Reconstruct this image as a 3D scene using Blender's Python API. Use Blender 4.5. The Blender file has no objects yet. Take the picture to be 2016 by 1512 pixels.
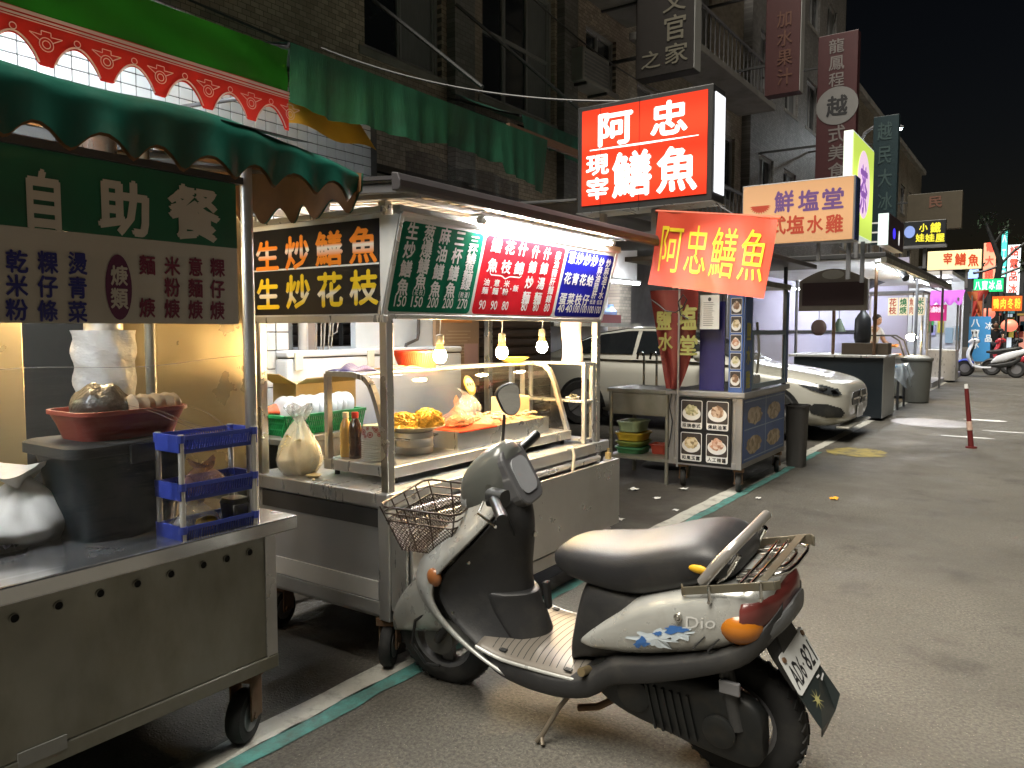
import bpy, bmesh, math, random
from mathutils import Vector, Matrix
random.seed(7)
R = math.radians
SC = bpy.context.scene
COL = SC.collection

# ------------------------------------------------------------------ camera, sky, sun, exposure
F, HZ, VPX, CH = 1523.0, 650.0, 2060.0, 1.36
PITCH = math.atan((756 - HZ) / F)
YAW = math.atan((VPX - 1008) / F * math.cos(PITCH))
cam_d = bpy.data.cameras.new('Camera')
cam_d.sensor_width = 36
cam_d.lens = F / 2016 * 36
cam_d.clip_start = 0.05
cam_d.clip_end = 1500
cam = bpy.data.objects.new('Camera', cam_d)
COL.objects.link(cam)
cam.location = (0, 0, CH)
cam.rotation_euler = (math.pi / 2 - PITCH, 0, YAW)
SC.camera = cam

world = bpy.data.worlds.new('World')
SC.world = world
world.use_nodes = True
wn = world.node_tree
sky = wn.nodes.new('ShaderNodeTexSky')
sky.sky_type = 'NISHITA'
sky.sun_disc = False
sky.sun_elevation = R(-4)
sky.sun_rotation = R(20)
bg = wn.nodes['Background']
wn.links.new(sky.outputs[0], bg.inputs[0])
bg.inputs[1].default_value = 0.004

sun_d = bpy.data.lights.new('Sun', 'SUN')
sun_d.energy = 0.72
sun_d.angle = R(44)
sun_d.color = (1.0, 0.94, 0.82)
sun = bpy.data.objects.new('Sun', sun_d)
COL.objects.link(sun)
sun.rotation_euler = Vector((0.13, 0.42, -0.9)).to_track_quat('-Z', 'Y').to_euler()

SC.view_settings.view_transform = 'Standard'
SC.view_settings.look = 'None'
SC.view_settings.gamma = 1
SC.view_settings.use_curve_mapping = False
SC.view_settings.exposure = 3.65
SC.cycles.use_denoising = True
SC.cycles.max_bounces = 7
SC.cycles.transparent_max_bounces = 16
SC.cycles.sample_clamp_indirect = 4.0
SC.cycles.caustics_reflective = False
SC.cycles.caustics_refractive = False

# pixel of the photograph -> point on a known plane of the street
FWD = Vector((-math.sin(YAW) * math.cos(PITCH), math.cos(YAW) * math.cos(PITCH), -math.sin(PITCH)))
RGT = Vector((math.cos(YAW), math.sin(YAW), 0))
UPV = RGT.cross(FWD)
EYE = Vector((0, 0, CH))
def ray(px, py): return FWD + RGT * ((px - 1008) / F) - UPV * ((py - 756) / F)
def at_x(px, py, x): d = ray(px, py); return EYE + d * (x / d.x)
def at_y(px, py, y): d = ray(px, py); return EYE + d * (y / d.y)
def at_z(px, py, z): d = ray(px, py); return EYE + d * ((z - CH) / d.z)

# ------------------------------------------------------------------ materials
MATS = {}
def mat(name, col, rough=0.5, metal=0.0, var=0.12, scale=6.0, dirt=None, damt=0.4, dscale=2.0, bump=0.0, bscale=60.0,
        spec=0.5, emit=None, es=0.0, trans=0.0, rvar=0.0, coat=0.0, stretch=None, sheen=0.0, runs=None):
    if name in MATS: return MATS[name]
    m = bpy.data.materials.new(name); m.use_nodes = True
    nt = m.node_tree; N = nt.nodes; L = nt.links
    b = N['Principled BSDF']
    tc = N.new('ShaderNodeTexCoord')
    src = tc.outputs['Object']
    if stretch:
        mp = N.new('ShaderNodeMapping'); mp.inputs['Scale'].default_value = stretch
        L.new(src, mp.inputs[0]); src = mp.outputs[0]
    nz = N.new('ShaderNodeTexNoise'); nz.inputs['Scale'].default_value = scale; nz.inputs['Detail'].default_value = 6
    L.new(src, nz.inputs[0])
    mx = N.new('ShaderNodeMix'); mx.data_type = 'RGBA'
    c = Vector(col)
    mx.inputs[6].default_value = (*(c * (1 - var)), 1)
    mx.inputs[7].default_value = (*[min(1, k) for k in c * (1 + var)], 1)
    L.new(nz.outputs[0], mx.inputs[0])
    out = mx.outputs[2]
    if dirt:
        n2 = N.new('ShaderNodeTexNoise'); n2.inputs['Scale'].default_value = dscale; n2.inputs['Detail'].default_value = 8
        n2.inputs['Roughness'].default_value = 0.65
        dsrc = tc.outputs['Object']
        if runs:
            m3 = N.new('ShaderNodeMapping'); m3.inputs['Scale'].default_value = runs; L.new(dsrc, m3.inputs[0]); dsrc = m3.outputs[0]
        L.new(dsrc, n2.inputs[0])
        rp = N.new('ShaderNodeMapRange'); rp.inputs[1].default_value = 0.48; rp.inputs[2].default_value = 0.72
        rp.inputs[4].default_value = damt
        L.new(n2.outputs[0], rp.inputs[0])
        m2 = N.new('ShaderNodeMix'); m2.data_type = 'RGBA'
        L.new(rp.outputs[0], m2.inputs[0]); L.new(out, m2.inputs[6]); m2.inputs[7].default_value = (*dirt, 1)
        out = m2.outputs[2]
    L.new(out, b.inputs['Base Color'])
    b.inputs['Roughness'].default_value = rough
    if rvar:
        n3 = N.new('ShaderNodeTexNoise'); n3.inputs['Scale'].default_value = dscale * 3; n3.inputs['Detail'].default_value = 5
        L.new(src, n3.inputs[0])
        r3 = N.new('ShaderNodeMapRange'); r3.inputs[1].default_value = 0.3; r3.inputs[2].default_value = 0.7
        r3.inputs[3].default_value = max(0.03, rough - rvar); r3.inputs[4].default_value = min(1, rough + rvar)
        L.new(n3.outputs[0], r3.inputs[0]); L.new(r3.outputs[0], b.inputs['Roughness'])
    b.inputs['Metallic'].default_value = metal
    b.inputs['Specular IOR Level'].default_value = spec
    b.inputs['Coat Weight'].default_value = coat
    b.inputs['Coat Roughness'].default_value = 0.08
    b.inputs['Sheen Weight'].default_value = sheen
    if trans: b.inputs['Transmission Weight'].default_value = trans
    if bump:
        nb = N.new('ShaderNodeTexNoise'); nb.inputs['Scale'].default_value = bscale; nb.inputs['Detail'].default_value = 4
        L.new(src, nb.inputs[0])
        bp = N.new('ShaderNodeBump'); bp.inputs['Strength'].default_value = bump; bp.inputs['Distance'].default_value = 0.01
        L.new(nb.outputs[0], bp.inputs['Height']); L.new(bp.outputs[0], b.inputs['Normal'])
    if emit:
        b.inputs['Emission Color'].default_value = (*emit, 1); b.inputs['Emission Strength'].default_value = es
    MATS[name] = m
    return m
def film(name, tint=(1, 1, 1), rough=0.08, haze=0.0, fres=1.45, hazecol=(0.8, 0.8, 0.8), bump=0.0, bscale=8, crease=None, glow=0.5):
    """thin glass or clear plastic: what lies behind plus a Fresnel mirror and a little milky scatter"""
    if name in MATS: return MATS[name]
    m = bpy.data.materials.new(name); m.use_nodes = True
    nt = m.node_tree; N = nt.nodes; L = nt.links
    N.remove(N['Principled BSDF'])
    t = N.new('ShaderNodeBsdfTransparent'); t.inputs[0].default_value = (*tint, 1)
    g = N.new('ShaderNodeBsdfGlossy'); g.inputs['Roughness'].default_value = rough
    f = N.new('ShaderNodeFresnel')
    ge = N.new('ShaderNodeNewGeometry'); mi = N.new('ShaderNodeMapRange'); mi.inputs[3].default_value = fres; mi.inputs[4].default_value = 1 / fres
    L.new(ge.outputs['Backfacing'], mi.inputs[0]); L.new(mi.outputs[0], f.inputs[0])
    mx = N.new('ShaderNodeMixShader')
    L.new(f.outputs[0], mx.inputs[0])
    base = t.outputs[0]
    tc = N.new('ShaderNodeTexCoord')
    if haze:
        d = N.new('ShaderNodeBsdfDiffuse'); d.inputs[0].default_value = (*hazecol, 1)
        tr = N.new('ShaderNodeBsdfTranslucent'); tr.inputs[0].default_value = (*hazecol, 1)
        md = N.new('ShaderNodeMixShader'); md.inputs[0].default_value = glow
        L.new(d.outputs[0], md.inputs[1]); L.new(tr.outputs[0], md.inputs[2])
        nz = N.new('ShaderNodeTexNoise'); nz.inputs['Scale'].default_value = 5; nz.inputs['Detail'].default_value = 5
        L.new(tc.outputs['Object'], nz.inputs[0])
        mr = N.new('ShaderNodeMapRange'); mr.inputs[1].default_value = 0.3; mr.inputs[2].default_value = 0.75
        mr.inputs[3].default_value = haze * 0.5; mr.inputs[4].default_value = min(1, haze * 1.5)
        L.new(nz.outputs[0], mr.inputs[0])
        mh = N.new('ShaderNodeMixShader'); L.new(mr.outputs[0], mh.inputs[0])
        L.new(base, mh.inputs[1]); L.new(md.outputs[0], mh.inputs[2]); base = mh.outputs[0]
    if bump:
        nb = N.new('ShaderNodeTexNoise'); nb.inputs['Scale'].default_value = bscale; nb.inputs['Detail'].default_value = 3
        mp = N.new('ShaderNodeMapping'); L.new(tc.outputs['Object'], mp.inputs[0]); L.new(mp.outputs[0], nb.inputs[0])
        if crease: mp.inputs['Rotation'].default_value = crease[0]; mp.inputs['Scale'].default_value = crease[1]
        bp = N.new('ShaderNodeBump'); bp.inputs['Strength'].default_value = bump; bp.inputs['Distance'].default_value = 0.02
        L.new(nb.outputs[0], bp.inputs['Height']); L.new(bp.outputs[0], g.inputs['Normal']); L.new(bp.outputs[0], f.inputs['Normal'])
    L.new(base, mx.inputs[1]); L.new(g.outputs[0], mx.inputs[2])
    L.new(mx.outputs[0], N['Material Output'].inputs[0])
    MATS[name] = m
    return m
def lamp(name, col, strength):
    return mat(name, col, 0.4, var=0.0, emit=col, es=strength)

STEEL = mat('brushed_steel', (0.52, 0.515, 0.50), 0.34, 0.72, 0.08, 5, dirt=(0.36, 0.34, 0.30), damt=0.5, rvar=0.10, stretch=(6, 1, 1), bump=0.02, bscale=40)
STEELD = mat('dull_dirty_steel', (0.27, 0.265, 0.225), 0.46, 0.6, 0.25, 2.2, dirt=(0.15, 0.135, 0.085), damt=0.7, dscale=2.6, rvar=0.14, bump=0.16, bscale=5, runs=(1, 1, 0.4))
CHROME = mat('chrome', (0.62, 0.61, 0.58), 0.14, 1.0, 0.05, dirt=(0.25, 0.15, 0.08), damt=0.5, dscale=20)
DARKM = mat('dark_painted_metal', (0.045, 0.045, 0.045), 0.5, 0.3, 0.2)
GREYM = mat('grey_painted_metal', (0.20, 0.20, 0.21), 0.45, 0.3, 0.15, dirt=(0.08, 0.07, 0.06))
RUBBER = mat('tyre_rubber', (0.018, 0.018, 0.018), 0.8, 0, 0.3, 20, dirt=(0.06, 0.055, 0.045), dscale=12)
BLACK = mat('black_plastic', (0.017, 0.018, 0.019), 0.42, 0, 0.25, 8, dirt=(0.05, 0.048, 0.042), damt=0.5, dscale=9)
WHITE = mat('white_paint', (0.74, 0.74, 0.73), 0.45, 0, 0.05, dirt=(0.45, 0.43, 0.38), damt=0.5)
WHITEP = mat('white_plastic', (0.72, 0.72, 0.70), 0.35, 0, 0.05)
GLASS = film('clear_glass', (0.96, 0.97, 0.96), 0.03, haze=0.012)
RUST = mat('rusted_steel', (0.16, 0.09, 0.05), 0.75, 0.4, 0.35, 14, dirt=(0.30, 0.24, 0.16), dscale=11)

# ------------------------------------------------------------------ mesh builder
class MB:
    def __init__(s): s.v = []; s.f = []
    def add(s, vs, fs):
        o = len(s.v); s.v += [Vector(p) for p in vs]; s.f += [[i + o for i in f] for f in fs]; return s
    def bx(s, a, b):
        x0, y0, z0 = [min(a[i], b[i]) for i in range(3)]; x1, y1, z1 = [max(a[i], b[i]) for i in range(3)]
        return s.add([(x0, y0, z0), (x1, y0, z0), (x1, y1, z0), (x0, y1, z0), (x0, y0, z1), (x1, y0, z1), (x1, y1, z1), (x0, y1, z1)],
                     [(0, 3, 2, 1), (4, 5, 6, 7), (0, 1, 5, 4), (1, 2, 6, 5), (2, 3, 7, 6), (3, 0, 4, 7)])
    def bar(s, p, q, w, h=None, up=(0, 0, 1)):
        p, q = Vector(p), Vector(q); h = h or w; d = (q - p).normalized(); u = Vector(up)
        if abs(d.dot(u)) > 0.98: u = Vector((1, 0, 0))
        r = d.cross(u).normalized(); u = r.cross(d)
        vs = [c + r * (sx * w / 2) + u * (sy * h / 2) for c in (p, q) for sx, sy in ((-1, -1), (1, -1), (1, 1), (-1, 1))]
        return s.add(vs, [(3, 2, 1, 0), (4, 5, 6, 7), (0, 1, 5, 4), (1, 2, 6, 5), (2, 3, 7, 6), (3, 0, 4, 7)])
    def quad(s, a, b, c, d): return s.add([a, b, c, d], [(0, 1, 2, 3)])
    def cyl(s, p, q, r, r2=None, n=16, cap=True):
        p, q = Vector(p), Vector(q); r2 = r if r2 is None else r2; d = (q - p).normalized()
        u = Vector((0, 0, 1)) if abs(d.z) < 0.95 else Vector((1, 0, 0)); a = d.cross(u).normalized(); b = d.cross(a)
        vs = []
        for c, rr in ((p, r), (q, r2)):
            vs += [c + (a * math.cos(2 * math.pi * i / n) + b * math.sin(2 * math.pi * i / n)) * rr for i in range(n)]
        fs = [(i, (i + 1) % n, n + (i + 1) % n, n + i) for i in range(n)]
        if cap: fs += [tuple(range(n))[::-1], tuple(range(n, 2 * n))]
        return s.add(vs, fs)
    def tube(s, pts, r, n=8, closed=False):
        pts = [Vector(p) for p in pts]; m = len(pts); rings = []
        prev = None
        for i, p in enumerate(pts):
            a = pts[(i - 1) % m] if (closed or i > 0) else p; b = pts[(i + 1) % m] if (closed or i < m - 1) else p
            d = (b - a).normalized()
            if prev is None:
                u = Vector((0, 0, 1)) if abs(d.z) < 0.9 else Vector((1, 0, 0)); x = d.cross(u).normalized()
            else: x = (prev - d * prev.dot(d)).normalized()
            prev = x; y = d.cross(x)
            rr = r[i] if isinstance(r, (list, tuple)) else r
            rings.append([p + (x * math.cos(2 * math.pi * k / n) + y * math.sin(2 * math.pi * k / n)) * rr for k in range(n)])
        return s.loft(rings, cap=not closed, wrap=closed)
    def loft(s, rings, cap=True, wrap=False, closed=True):
        o = len(s.v); n = len(rings[0]); m = len(rings)
        for r in rings: s.v += [Vector(p) for p in r]
        for i in range(m if wrap else m - 1):
            j = (i + 1) % m
            for k in range(n if closed else n - 1):
                l = (k + 1) % n
                s.f.append([o + i * n + k, o + i * n + l, o + j * n + l, o + j * n + k])
        if cap and closed:
            s.f.append([o + k for k in range(n)][::-1]); s.f.append([o + (m - 1) * n + k for k in range(n)])
        return s
    def lathe(s, prof, c=(0, 0, 0), n=20, cap=False, axis='z'):
        rings = []
        for r, z in prof:
            ring = []
            for k in range(n):
                a = 2 * math.pi * k / n; p = (r * math.cos(a), r * math.sin(a), z)
                if axis == 'y': p = (p[0], p[2], -p[1])
                if axis == 'x': p = (p[2], p[0], p[1])
                ring.append((c[0] + p[0], c[1] + p[1], c[2] + p[2]))
            rings.append(ring)
        return s.loft(rings, cap=cap)
    def ball(s, c, r, n=12, m=8, e=1.0):
        r = (r, r, r) if not isinstance(r, (tuple, list)) else r
        rings = []
        for i in range(1, m):
            t = math.pi * i / m
            rings.append([(c[0] + r[0] * math.sin(t) * math.cos(2 * math.pi * k / n), c[1] + r[1] * math.sin(t) * math.sin(2 * math.pi * k / n), c[2] - r[2] * math.cos(t)) for k in range(n)])
        return s.loft(rings, cap=True)
    def prism(s, poly, fr, depth):
        """2-D outline in the frame (origin, U, V) pushed back along the normal U x V"""
        O, U, V = [Vector(k) for k in fr]; Nn = U.cross(V).normalized() * depth; n = len(poly)
        a = [O + U * p[0] + V * p[1] for p in poly]; b = [p - Nn for p in a]
        fs = [tuple(range(n)), tuple(range(n, 2 * n))[::-1]] + [(i, n + i, n + (i + 1) % n, (i + 1) % n) for i in range(n)]
        return s.add(a + b, fs)
    def grid(s, fn, nu, nv):
        o = len(s.v)
        for i in range(nu + 1):
            for j in range(nv + 1): s.v.append(Vector(fn(i / nu, j / nv)))
        for i in range(nu):
            for j in range(nv):
                a = o + i * (nv + 1) + j; s.f.append([a, a + nv + 1, a + nv + 2, a + 1])
        return s
    def xf(s, M): s.v = [M @ p for p in s.v]; return s
    def build(s, name, material, parent=None, smooth=False, bevel=0.0, solid=0.0, sub=0, angle=40, local=False, kind=None, seg=2):
        me = bpy.data.meshes.new(name)
        off = Vector((0, 0, 0)) if (local or parent is None) else OFF.get(parent.name, Vector((0, 0, 0)))
        me.from_pydata([p - off for p in s.v], [], s.f)
        me.update()
        bm = bmesh.new(); bm.from_mesh(me); bmesh.ops.recalc_face_normals(bm, faces=bm.faces); bm.to_mesh(me); bm.free()
        me.materials.append(material)
        o = bpy.data.objects.new(name, me); COL.objects.link(o)
        if parent: o.parent = parent
        OFF[o.name] = off
        if smooth:
            for p in me.polygons: p.use_smooth = True
            if angle < 180:
                for e in [0]: me.set_sharp_from_angle(angle=R(angle))
        if solid:
            md = o.modifiers.new('s', 'SOLIDIFY'); md.thickness = solid; md.offset = 0
        if bevel:
            md = o.modifiers.new('b', 'BEVEL'); md.width = bevel; md.segments = seg; md.limit_method = 'ANGLE'; md.angle_limit = R(35); md.harden_normals = False
        if sub:
            md = o.modifiers.new('u', 'SUBSURF'); md.levels = sub; md.render_levels = sub
        if kind: o['kind'] = kind
        return o
OFF = {}
def tag(o, label, cat, group=None):
    o['label'] = label; o['category'] = cat
    if group: o['group'] = group
    return o
def thing(name, label, cat, loc=(0, 0, 0), group=None, rotz=0):
    o = bpy.data.objects.new(name, None); COL.objects.link(o)
    o.location = loc; o.rotation_euler = (0, 0, rotz); o.empty_display_size = 0.1
    OFF[o.name] = Vector(loc)
    return tag(o, label, cat, group)
def solo(o, label, cat, group=None, base=None):
    """a thing that is one mesh: move its origin to its base"""
    me = o.data; vs = [v.co.copy() for v in me.vertices]
    c = Vector((sum(v.x for v in vs) / len(vs), sum(v.y for v in vs) / len(vs), min(v.z for v in vs)))
    me.transform(Matrix.Translation(-c)); o.location = c; OFF[o.name] = c
    return tag(o, label, cat, group)
def copy_tree(o, parent=None):
    c = o.copy(); COL.objects.link(c)
    if parent: c.parent = parent
    OFF[c.name] = OFF.get(o.name, Vector())
    for ch in list(o.children): copy_tree(ch, c)
    return c
def struct(o): o['kind'] = 'structure'; return o
def sell(a, b, e=0.7, n=16, x=0.0, cy=0.0, cz=0.0):
    """superellipse ring in the plane across x"""
    r = []
    for k in range(n):
        t = 2 * math.pi * k / n; c, q = math.cos(t), math.sin(t)
        r.append((x, cy + a * math.copysign(abs(c) ** e, c), cz + b * math.copysign(abs(q) ** e, q)))
    return r
def secs(S, e=0.62, n=24): return [sell(hw, (zt_ - zb2) / 2, e, n, x, 0, (zt_ + zb2) / 2) for x, zb2, zt_, hw in S]
def smooth_secs(S, k=3):
    out = []
    for i in range(len(S) - 1):
        for j in range(k):
            t = j / k
            p0_, p1_, p2_, p3_ = S[max(0, i - 1)], S[i], S[i + 1], S[min(len(S) - 1, i + 2)]
            out.append(tuple(0.5 * (2 * p1_[q] + (p2_[q] - p0_[q]) * t + (2 * p0_[q] - 5 * p1_[q] + 4 * p2_[q] - p3_[q]) * t * t + (3 * p1_[q] - p0_[q] - 3 * p2_[q] + p3_[q]) * t ** 3) for q in range(4)))
    return out + [S[-1]]
def rrect(w, h, r, n=5):
    p = []
    for cx, cy, a in ((w / 2 - r, h / 2 - r, 0), (-w / 2 + r, h / 2 - r, 90), (-w / 2 + r, -h / 2 + r, 180), (w / 2 - r, -h / 2 + r, 270)):
        p += [(cx + r * math.cos(R(a + 90 * i / n)), cy + r * math.sin(R(a + 90 * i / n))) for i in range(n + 1)]
    return p
def wob(x, y, z, f=1.0, a=1.0):
    return a * (math.sin(x * f * 3.1 + z * 1.7 * f) + math.sin(y * f * 4.3 + 1.3 + x * f) + math.sin(z * f * 5.2 + 2.1 + y * 1.9 * f)) / 3

# ------------------------------------------------------------------ lettering
GL = {}
def load_glyphs(chars):
    todo = []
    for ch, bold in chars:
        cu = bpy.data.curves.new('g', 'FONT'); cu.body = ch; cu.size = 1; cu.resolution_u = 2
        o = bpy.data.objects.new('g', cu); COL.objects.link(o); todo.append((ch, bold, o))
    bpy.context.view_layer.update()
    dg = bpy.context.evaluated_depsgraph_get()
    for ch, bold, o in todo:
        me = bpy.data.meshes.new_from_object(o.evaluated_get(dg))
        GL[(ch, bold)] = ([(v.co.x, v.co.y) for v in me.vertices], [tuple(p.vertices) for p in me.polygons])
        bpy.data.meshes.remove(me)
    for ch, bold, o in todo:
        cu = o.data; bpy.data.objects.remove(o); bpy.data.curves.remove(cu)
B1, B2 = 0.012, 0.028
CJK = ('自助餐乾米粉粿仔條燙青菜焿類麵意生炒鱔魚花枝葱爆麻油三杯線附湯什錦飯豬肝蔥蛋蛤下水低酒阿忠現宰鮮塩堂式雞'
       '招牌泰傳統蔥和風玉露人工辣醬鹽小鐵娃屋龍鳳程越美食又官家之加果汁民大市鴨肉冬焢冰品滷味電話串燒茶八寶')
LAT = ['150', '200', '270', '90', '80', '40', '100', '(', ')', 'Dio', 'AD6', '821', '·', '，', '{']
load_glyphs([(c, b) for c in sorted(set(CJK)) for b in (B2,)] + [(c, 0.0) for c in LAT])
_v = GL[('餐', B2)][0]
EMX = (min(p[0] for p in _v), max(p[0] for p in _v)); EMY = (min(p[1] for p in _v), max(p[1] for p in _v))
ECX, ECY = sum(EMX) / 2, sum(EMY) / 2
ES = max(EMX[1] - EMX[0], EMY[1] - EMY[0]) * 1.02
class Letters:
    """flat print: characters set out on a sign's plane (origin, U right, V up)"""
    def __init__(s, O, U, V, lift=0.003):
        s.O, s.U, s.V = Vector(O), Vector(U).normalized(), Vector(V).normalized()
        s.N = s.U.cross(s.V).normalized(); s.O = s.O + s.N * lift; s.b = MB(); s.cut = []
    def pt(s, u, v, k=0): return s.O + s.U * u + s.V * v + s.N * k
    def ch(s, c, u, v, w, h, bold=B2):
        if c in LAT:
            vs, fs = GL[(c, 0.0)]; bold = B1
            x0, x1 = min(p[0] for p in vs), max(p[0] for p in vs); y0, y1 = min(p[1] for p in vs), max(p[1] for p in vs)
            cx, cy, sx, sy = (x0 + x1) / 2, (y0 + y1) / 2, w / (x1 - x0), h / (y1 - y0)
        else:
            vs, fs = GL[(c, B2)]; cx, cy, sx, sy = ECX, ECY, w / ES, h / ES
        s.cut.append((len(s.b.v), len(s.b.f)))
        # heavier strokes: the glyph laid four times, each a hair apart
        for k, (dx, dy) in enumerate(((-bold, 0), (bold, 0), (0, -bold), (0, bold))):
            s.b.add([s.pt(u + (p[0] - cx + dx) * sx, v + (p[1] - cy + dy) * sy, 0.00015 * k) for p in vs], fs)
        return s
    def col(s, txt, u, v0, v1, w, h, bold=B2):
        n = len(txt)
        for i, c in enumerate(txt):
            if c != ' ': s.ch(c, u, v0 + (v1 - v0) * (i / (n - 1) if n > 1 else 0), w, h, bold)
        return s
    def row(s, txt, u0, u1, v, w, h, bold=B2, dv=0):
        n = len(txt)
        for i, c in enumerate(txt): s.ch(c, u0 + (u1 - u0) * (i / (n - 1) if n > 1 else 0), v + dv * i, w, h, bold)
        return s
    def poly(s, pts):
        o = len(s.b.v); s.b.v += [s.pt(*p) for p in pts]; s.b.f.append([o + i for i in range(len(pts))]); return s
    def build(s, material, parent, name='lettering', **k):
        if name == 'lettering' and 0 < len(s.cut) <= 12 and s.cut[0] == (0, 0):
            ends = s.cut[1:] + [(len(s.b.v), len(s.b.f))]
            for (v0, f0), (v1, f1) in zip(s.cut, ends):
                b = MB(); b.v = s.b.v[v0:v1]; b.f = [[i - v0 for i in f] for f in s.b.f[f0:f1]]; o = b.build('character', material, parent, **k)
            return o
        return s.b.build(name, material, parent, **k)
def ell(cx, cy, a, b, n=28): return [(cx + a * math.cos(2 * math.pi * i / n), cy + b * math.sin(2 * math.pi * i / n)) for i in range(n)]
# ================================================================== ground
def asphalt():
    m = bpy.data.materials.new('asphalt'); m.use_nodes = True
    nt = m.node_tree; N = nt.nodes; L = nt.links; b = N['Principled BSDF']
    tc = N.new('ShaderNodeTexCoord'); co = tc.outputs['Object']
    def noise(sc, det=6, rgh=0.6):
        n = N.new('ShaderNodeTexNoise'); n.inputs['Scale'].default_value = sc; n.inputs['Detail'].default_value = det
        n.inputs['Roughness'].default_value = rgh; L.new(co, n.inputs[0]); return n.outputs[0]
    def rng(v, a, c, lo, hi):
        r = N.new('ShaderNodeMapRange'); r.inputs[1].default_value = a; r.inputs[2].default_value = c
        r.inputs[3].default_value = lo; r.inputs[4].default_value = hi; L.new(v, r.inputs[0]); return r.outputs[0]
    def mixc(f, a, c):
        x = N.new('ShaderNodeMix'); x.data_type = 'RGBA'; L.new(f, x.inputs[0])
        for k, q in ((6, a), (7, c)):
            if isinstance(q, tuple): x.inputs[k].default_value = (*q, 1)
            else: L.new(q, x.inputs[k])
        return x.outputs[2]
    base = mixc(rng(noise(72, 6, 0.7), 0.38, 0.62, 0, 1), (0.052, 0.048, 0.041), (0.146, 0.135, 0.113))
    big = mixc(rng(noise(0.7, 8, 0.62), 0.36, 0.66, 0, 0.75), base, (0.066, 0.060, 0.050))
    vo = N.new('ShaderNodeTexVoronoi'); vo.inputs['Scale'].default_value = 85; L.new(co, vo.inputs[0])
    speck = mixc(rng(vo.outputs['Distance'], 0.10, 0.2, 1, 0), big, (0.28, 0.25, 0.205))
    sel = N.new('ShaderNodeMath'); sel.operation = 'GREATER_THAN'; sel.inputs[1].default_value = 0.72
    L.new(vo.outputs['Color'], sel.inputs[0])
    fin = N.new('ShaderNodeMix'); fin.data_type = 'RGBA'; L.new(sel.outputs[0], fin.inputs[0]); L.new(big, fin.inputs[6]); L.new(speck, fin.inputs[7])
    stain = mixc(rng(noise(1.9, 8, 0.72), 0.55, 0.69, 0, 0.8), fin.outputs[2], (0.040, 0.035, 0.030))
    # the strip where the stalls stand is oily and darker, beyond the painted line
    sp = N.new('ShaderNodeSeparateXYZ'); L.new(co, sp.inputs[0])
    ad = N.new('ShaderNodeMath'); ad.operation = 'ADD'; L.new(sp.outputs[0], ad.inputs[0]); L.new(rng(noise(3), 0.3, 0.7, -0.35, 0.35), ad.inputs[1])
    oil = mixc(rng(ad.outputs[0], -2.5, -2.0, 0.72, 0), stain, (0.040, 0.034, 0.029))
    L.new(oil, b.inputs['Base Color'])
    L.new(rng(noise(1.6, 5), 0.35, 0.65, 0.50, 0.80), b.inputs['Roughness'])
    bp = N.new('ShaderNodeBump'); bp.inputs['Strength'].default_value = 0.5; bp.inputs['Distance'].default_value = 0.006
    mm = N.new('ShaderNodeMath'); mm.operation = 'ADD'; L.new(noise(85, 4), mm.inputs[0]); L.new(rng(vo.outputs['Distance'], 0, 0.4, 0.8, 0), mm.inputs[1])
    L.new(mm.outputs[0], bp.inputs['Height']); L.new(bp.outputs[0], b.inputs['Normal'])
    return m
ASPH = asphalt()
struct(MB().grid(lambda u, v: (-60 + 120 * u, -25 + 345 * v, 0), 2, 4).build('road', ASPH))
def worn_paint_or_light(name, col, lo=0.42, hi=0.62, under=(0.06, 0.056, 0.05), sc=9):
    m = bpy.data.materials.new(name); m.use_nodes = True
    nt = m.node_tree; N = nt.nodes; L = nt.links; b = N['Principled BSDF']
    tc = N.new('ShaderNodeTexCoord')
    n = N.new('ShaderNodeTexNoise'); n.inputs['Scale'].default_value = sc; n.inputs['Detail'].default_value = 9; n.inputs['Roughness'].default_value = 0.72
    L.new(tc.outputs['Object'], n.inputs[0])
    r = N.new('ShaderNodeMapRange'); r.inputs[1].default_value = lo; r.inputs[2].default_value = hi; L.new(n.outputs[0], r.inputs[0])
    x = N.new('ShaderNodeMix'); x.data_type = 'RGBA'; L.new(r.outputs[0], x.inputs[0]); x.inputs[6].default_value = (*col, 1); x.inputs[7].default_value = (*under, 1)
    L.new(x.outputs[2], b.inputs['Base Color']); b.inputs['Roughness'].default_value = 0.75
    bp = N.new('ShaderNodeBump'); bp.inputs['Strength'].default_value = 0.5; bp.inputs['Distance'].default_value = 0.005
    n2 = N.new('ShaderNodeTexNoise'); n2.inputs['Scale'].default_value = 90; L.new(tc.outputs['Object'], n2.inputs[0])
    L.new(n2.outputs[0], bp.inputs['Height']); L.new(bp.outputs[0], b.inputs['Normal'])
    return m
PW = worn_paint_or_light('worn_white_line_paint', (0.46, 0.45, 0.40), 0.50, 0.82)
PT = worn_paint_or_light('worn_teal_line_paint', (0.075, 0.25, 0.225), 0.40, 0.72, (0.075, 0.085, 0.075))
PY = worn_paint_or_light('worn_yellow_paint', (0.30, 0.24, 0.07), 0.45, 0.66, sc=6)
PF = worn_paint_or_light('white_light_patch', (0.62, 0.62, 0.60), 0.5, 0.8, sc=5)  # white for patches of projected light, put into a road colour
def strip(name, x0, x1, y0, y1, z, m, ja=0.008, seed=1):
    rn = random.Random(seed); n = int((y1 - y0) / 0.12); b = MB(); o = []
    for i in range(n + 1):
        y = y0 + (y1 - y0) * i / n
        o.append((x0 + rn.uniform(-ja, ja), x1 + rn.uniform(-ja, ja), y))
    b.v = [Vector((a, y, z)) for a, c, y in o] + [Vector((c, y, z)) for a, c, y in o]
    b.f = [[i, n + 1 + i, n + 2 + i, i + 1] for i in range(n)]
    return struct(b.build(name, m))
strip('white_road_line', -2.185, -2.075, -3, 60, 0.004, PW)
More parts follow.
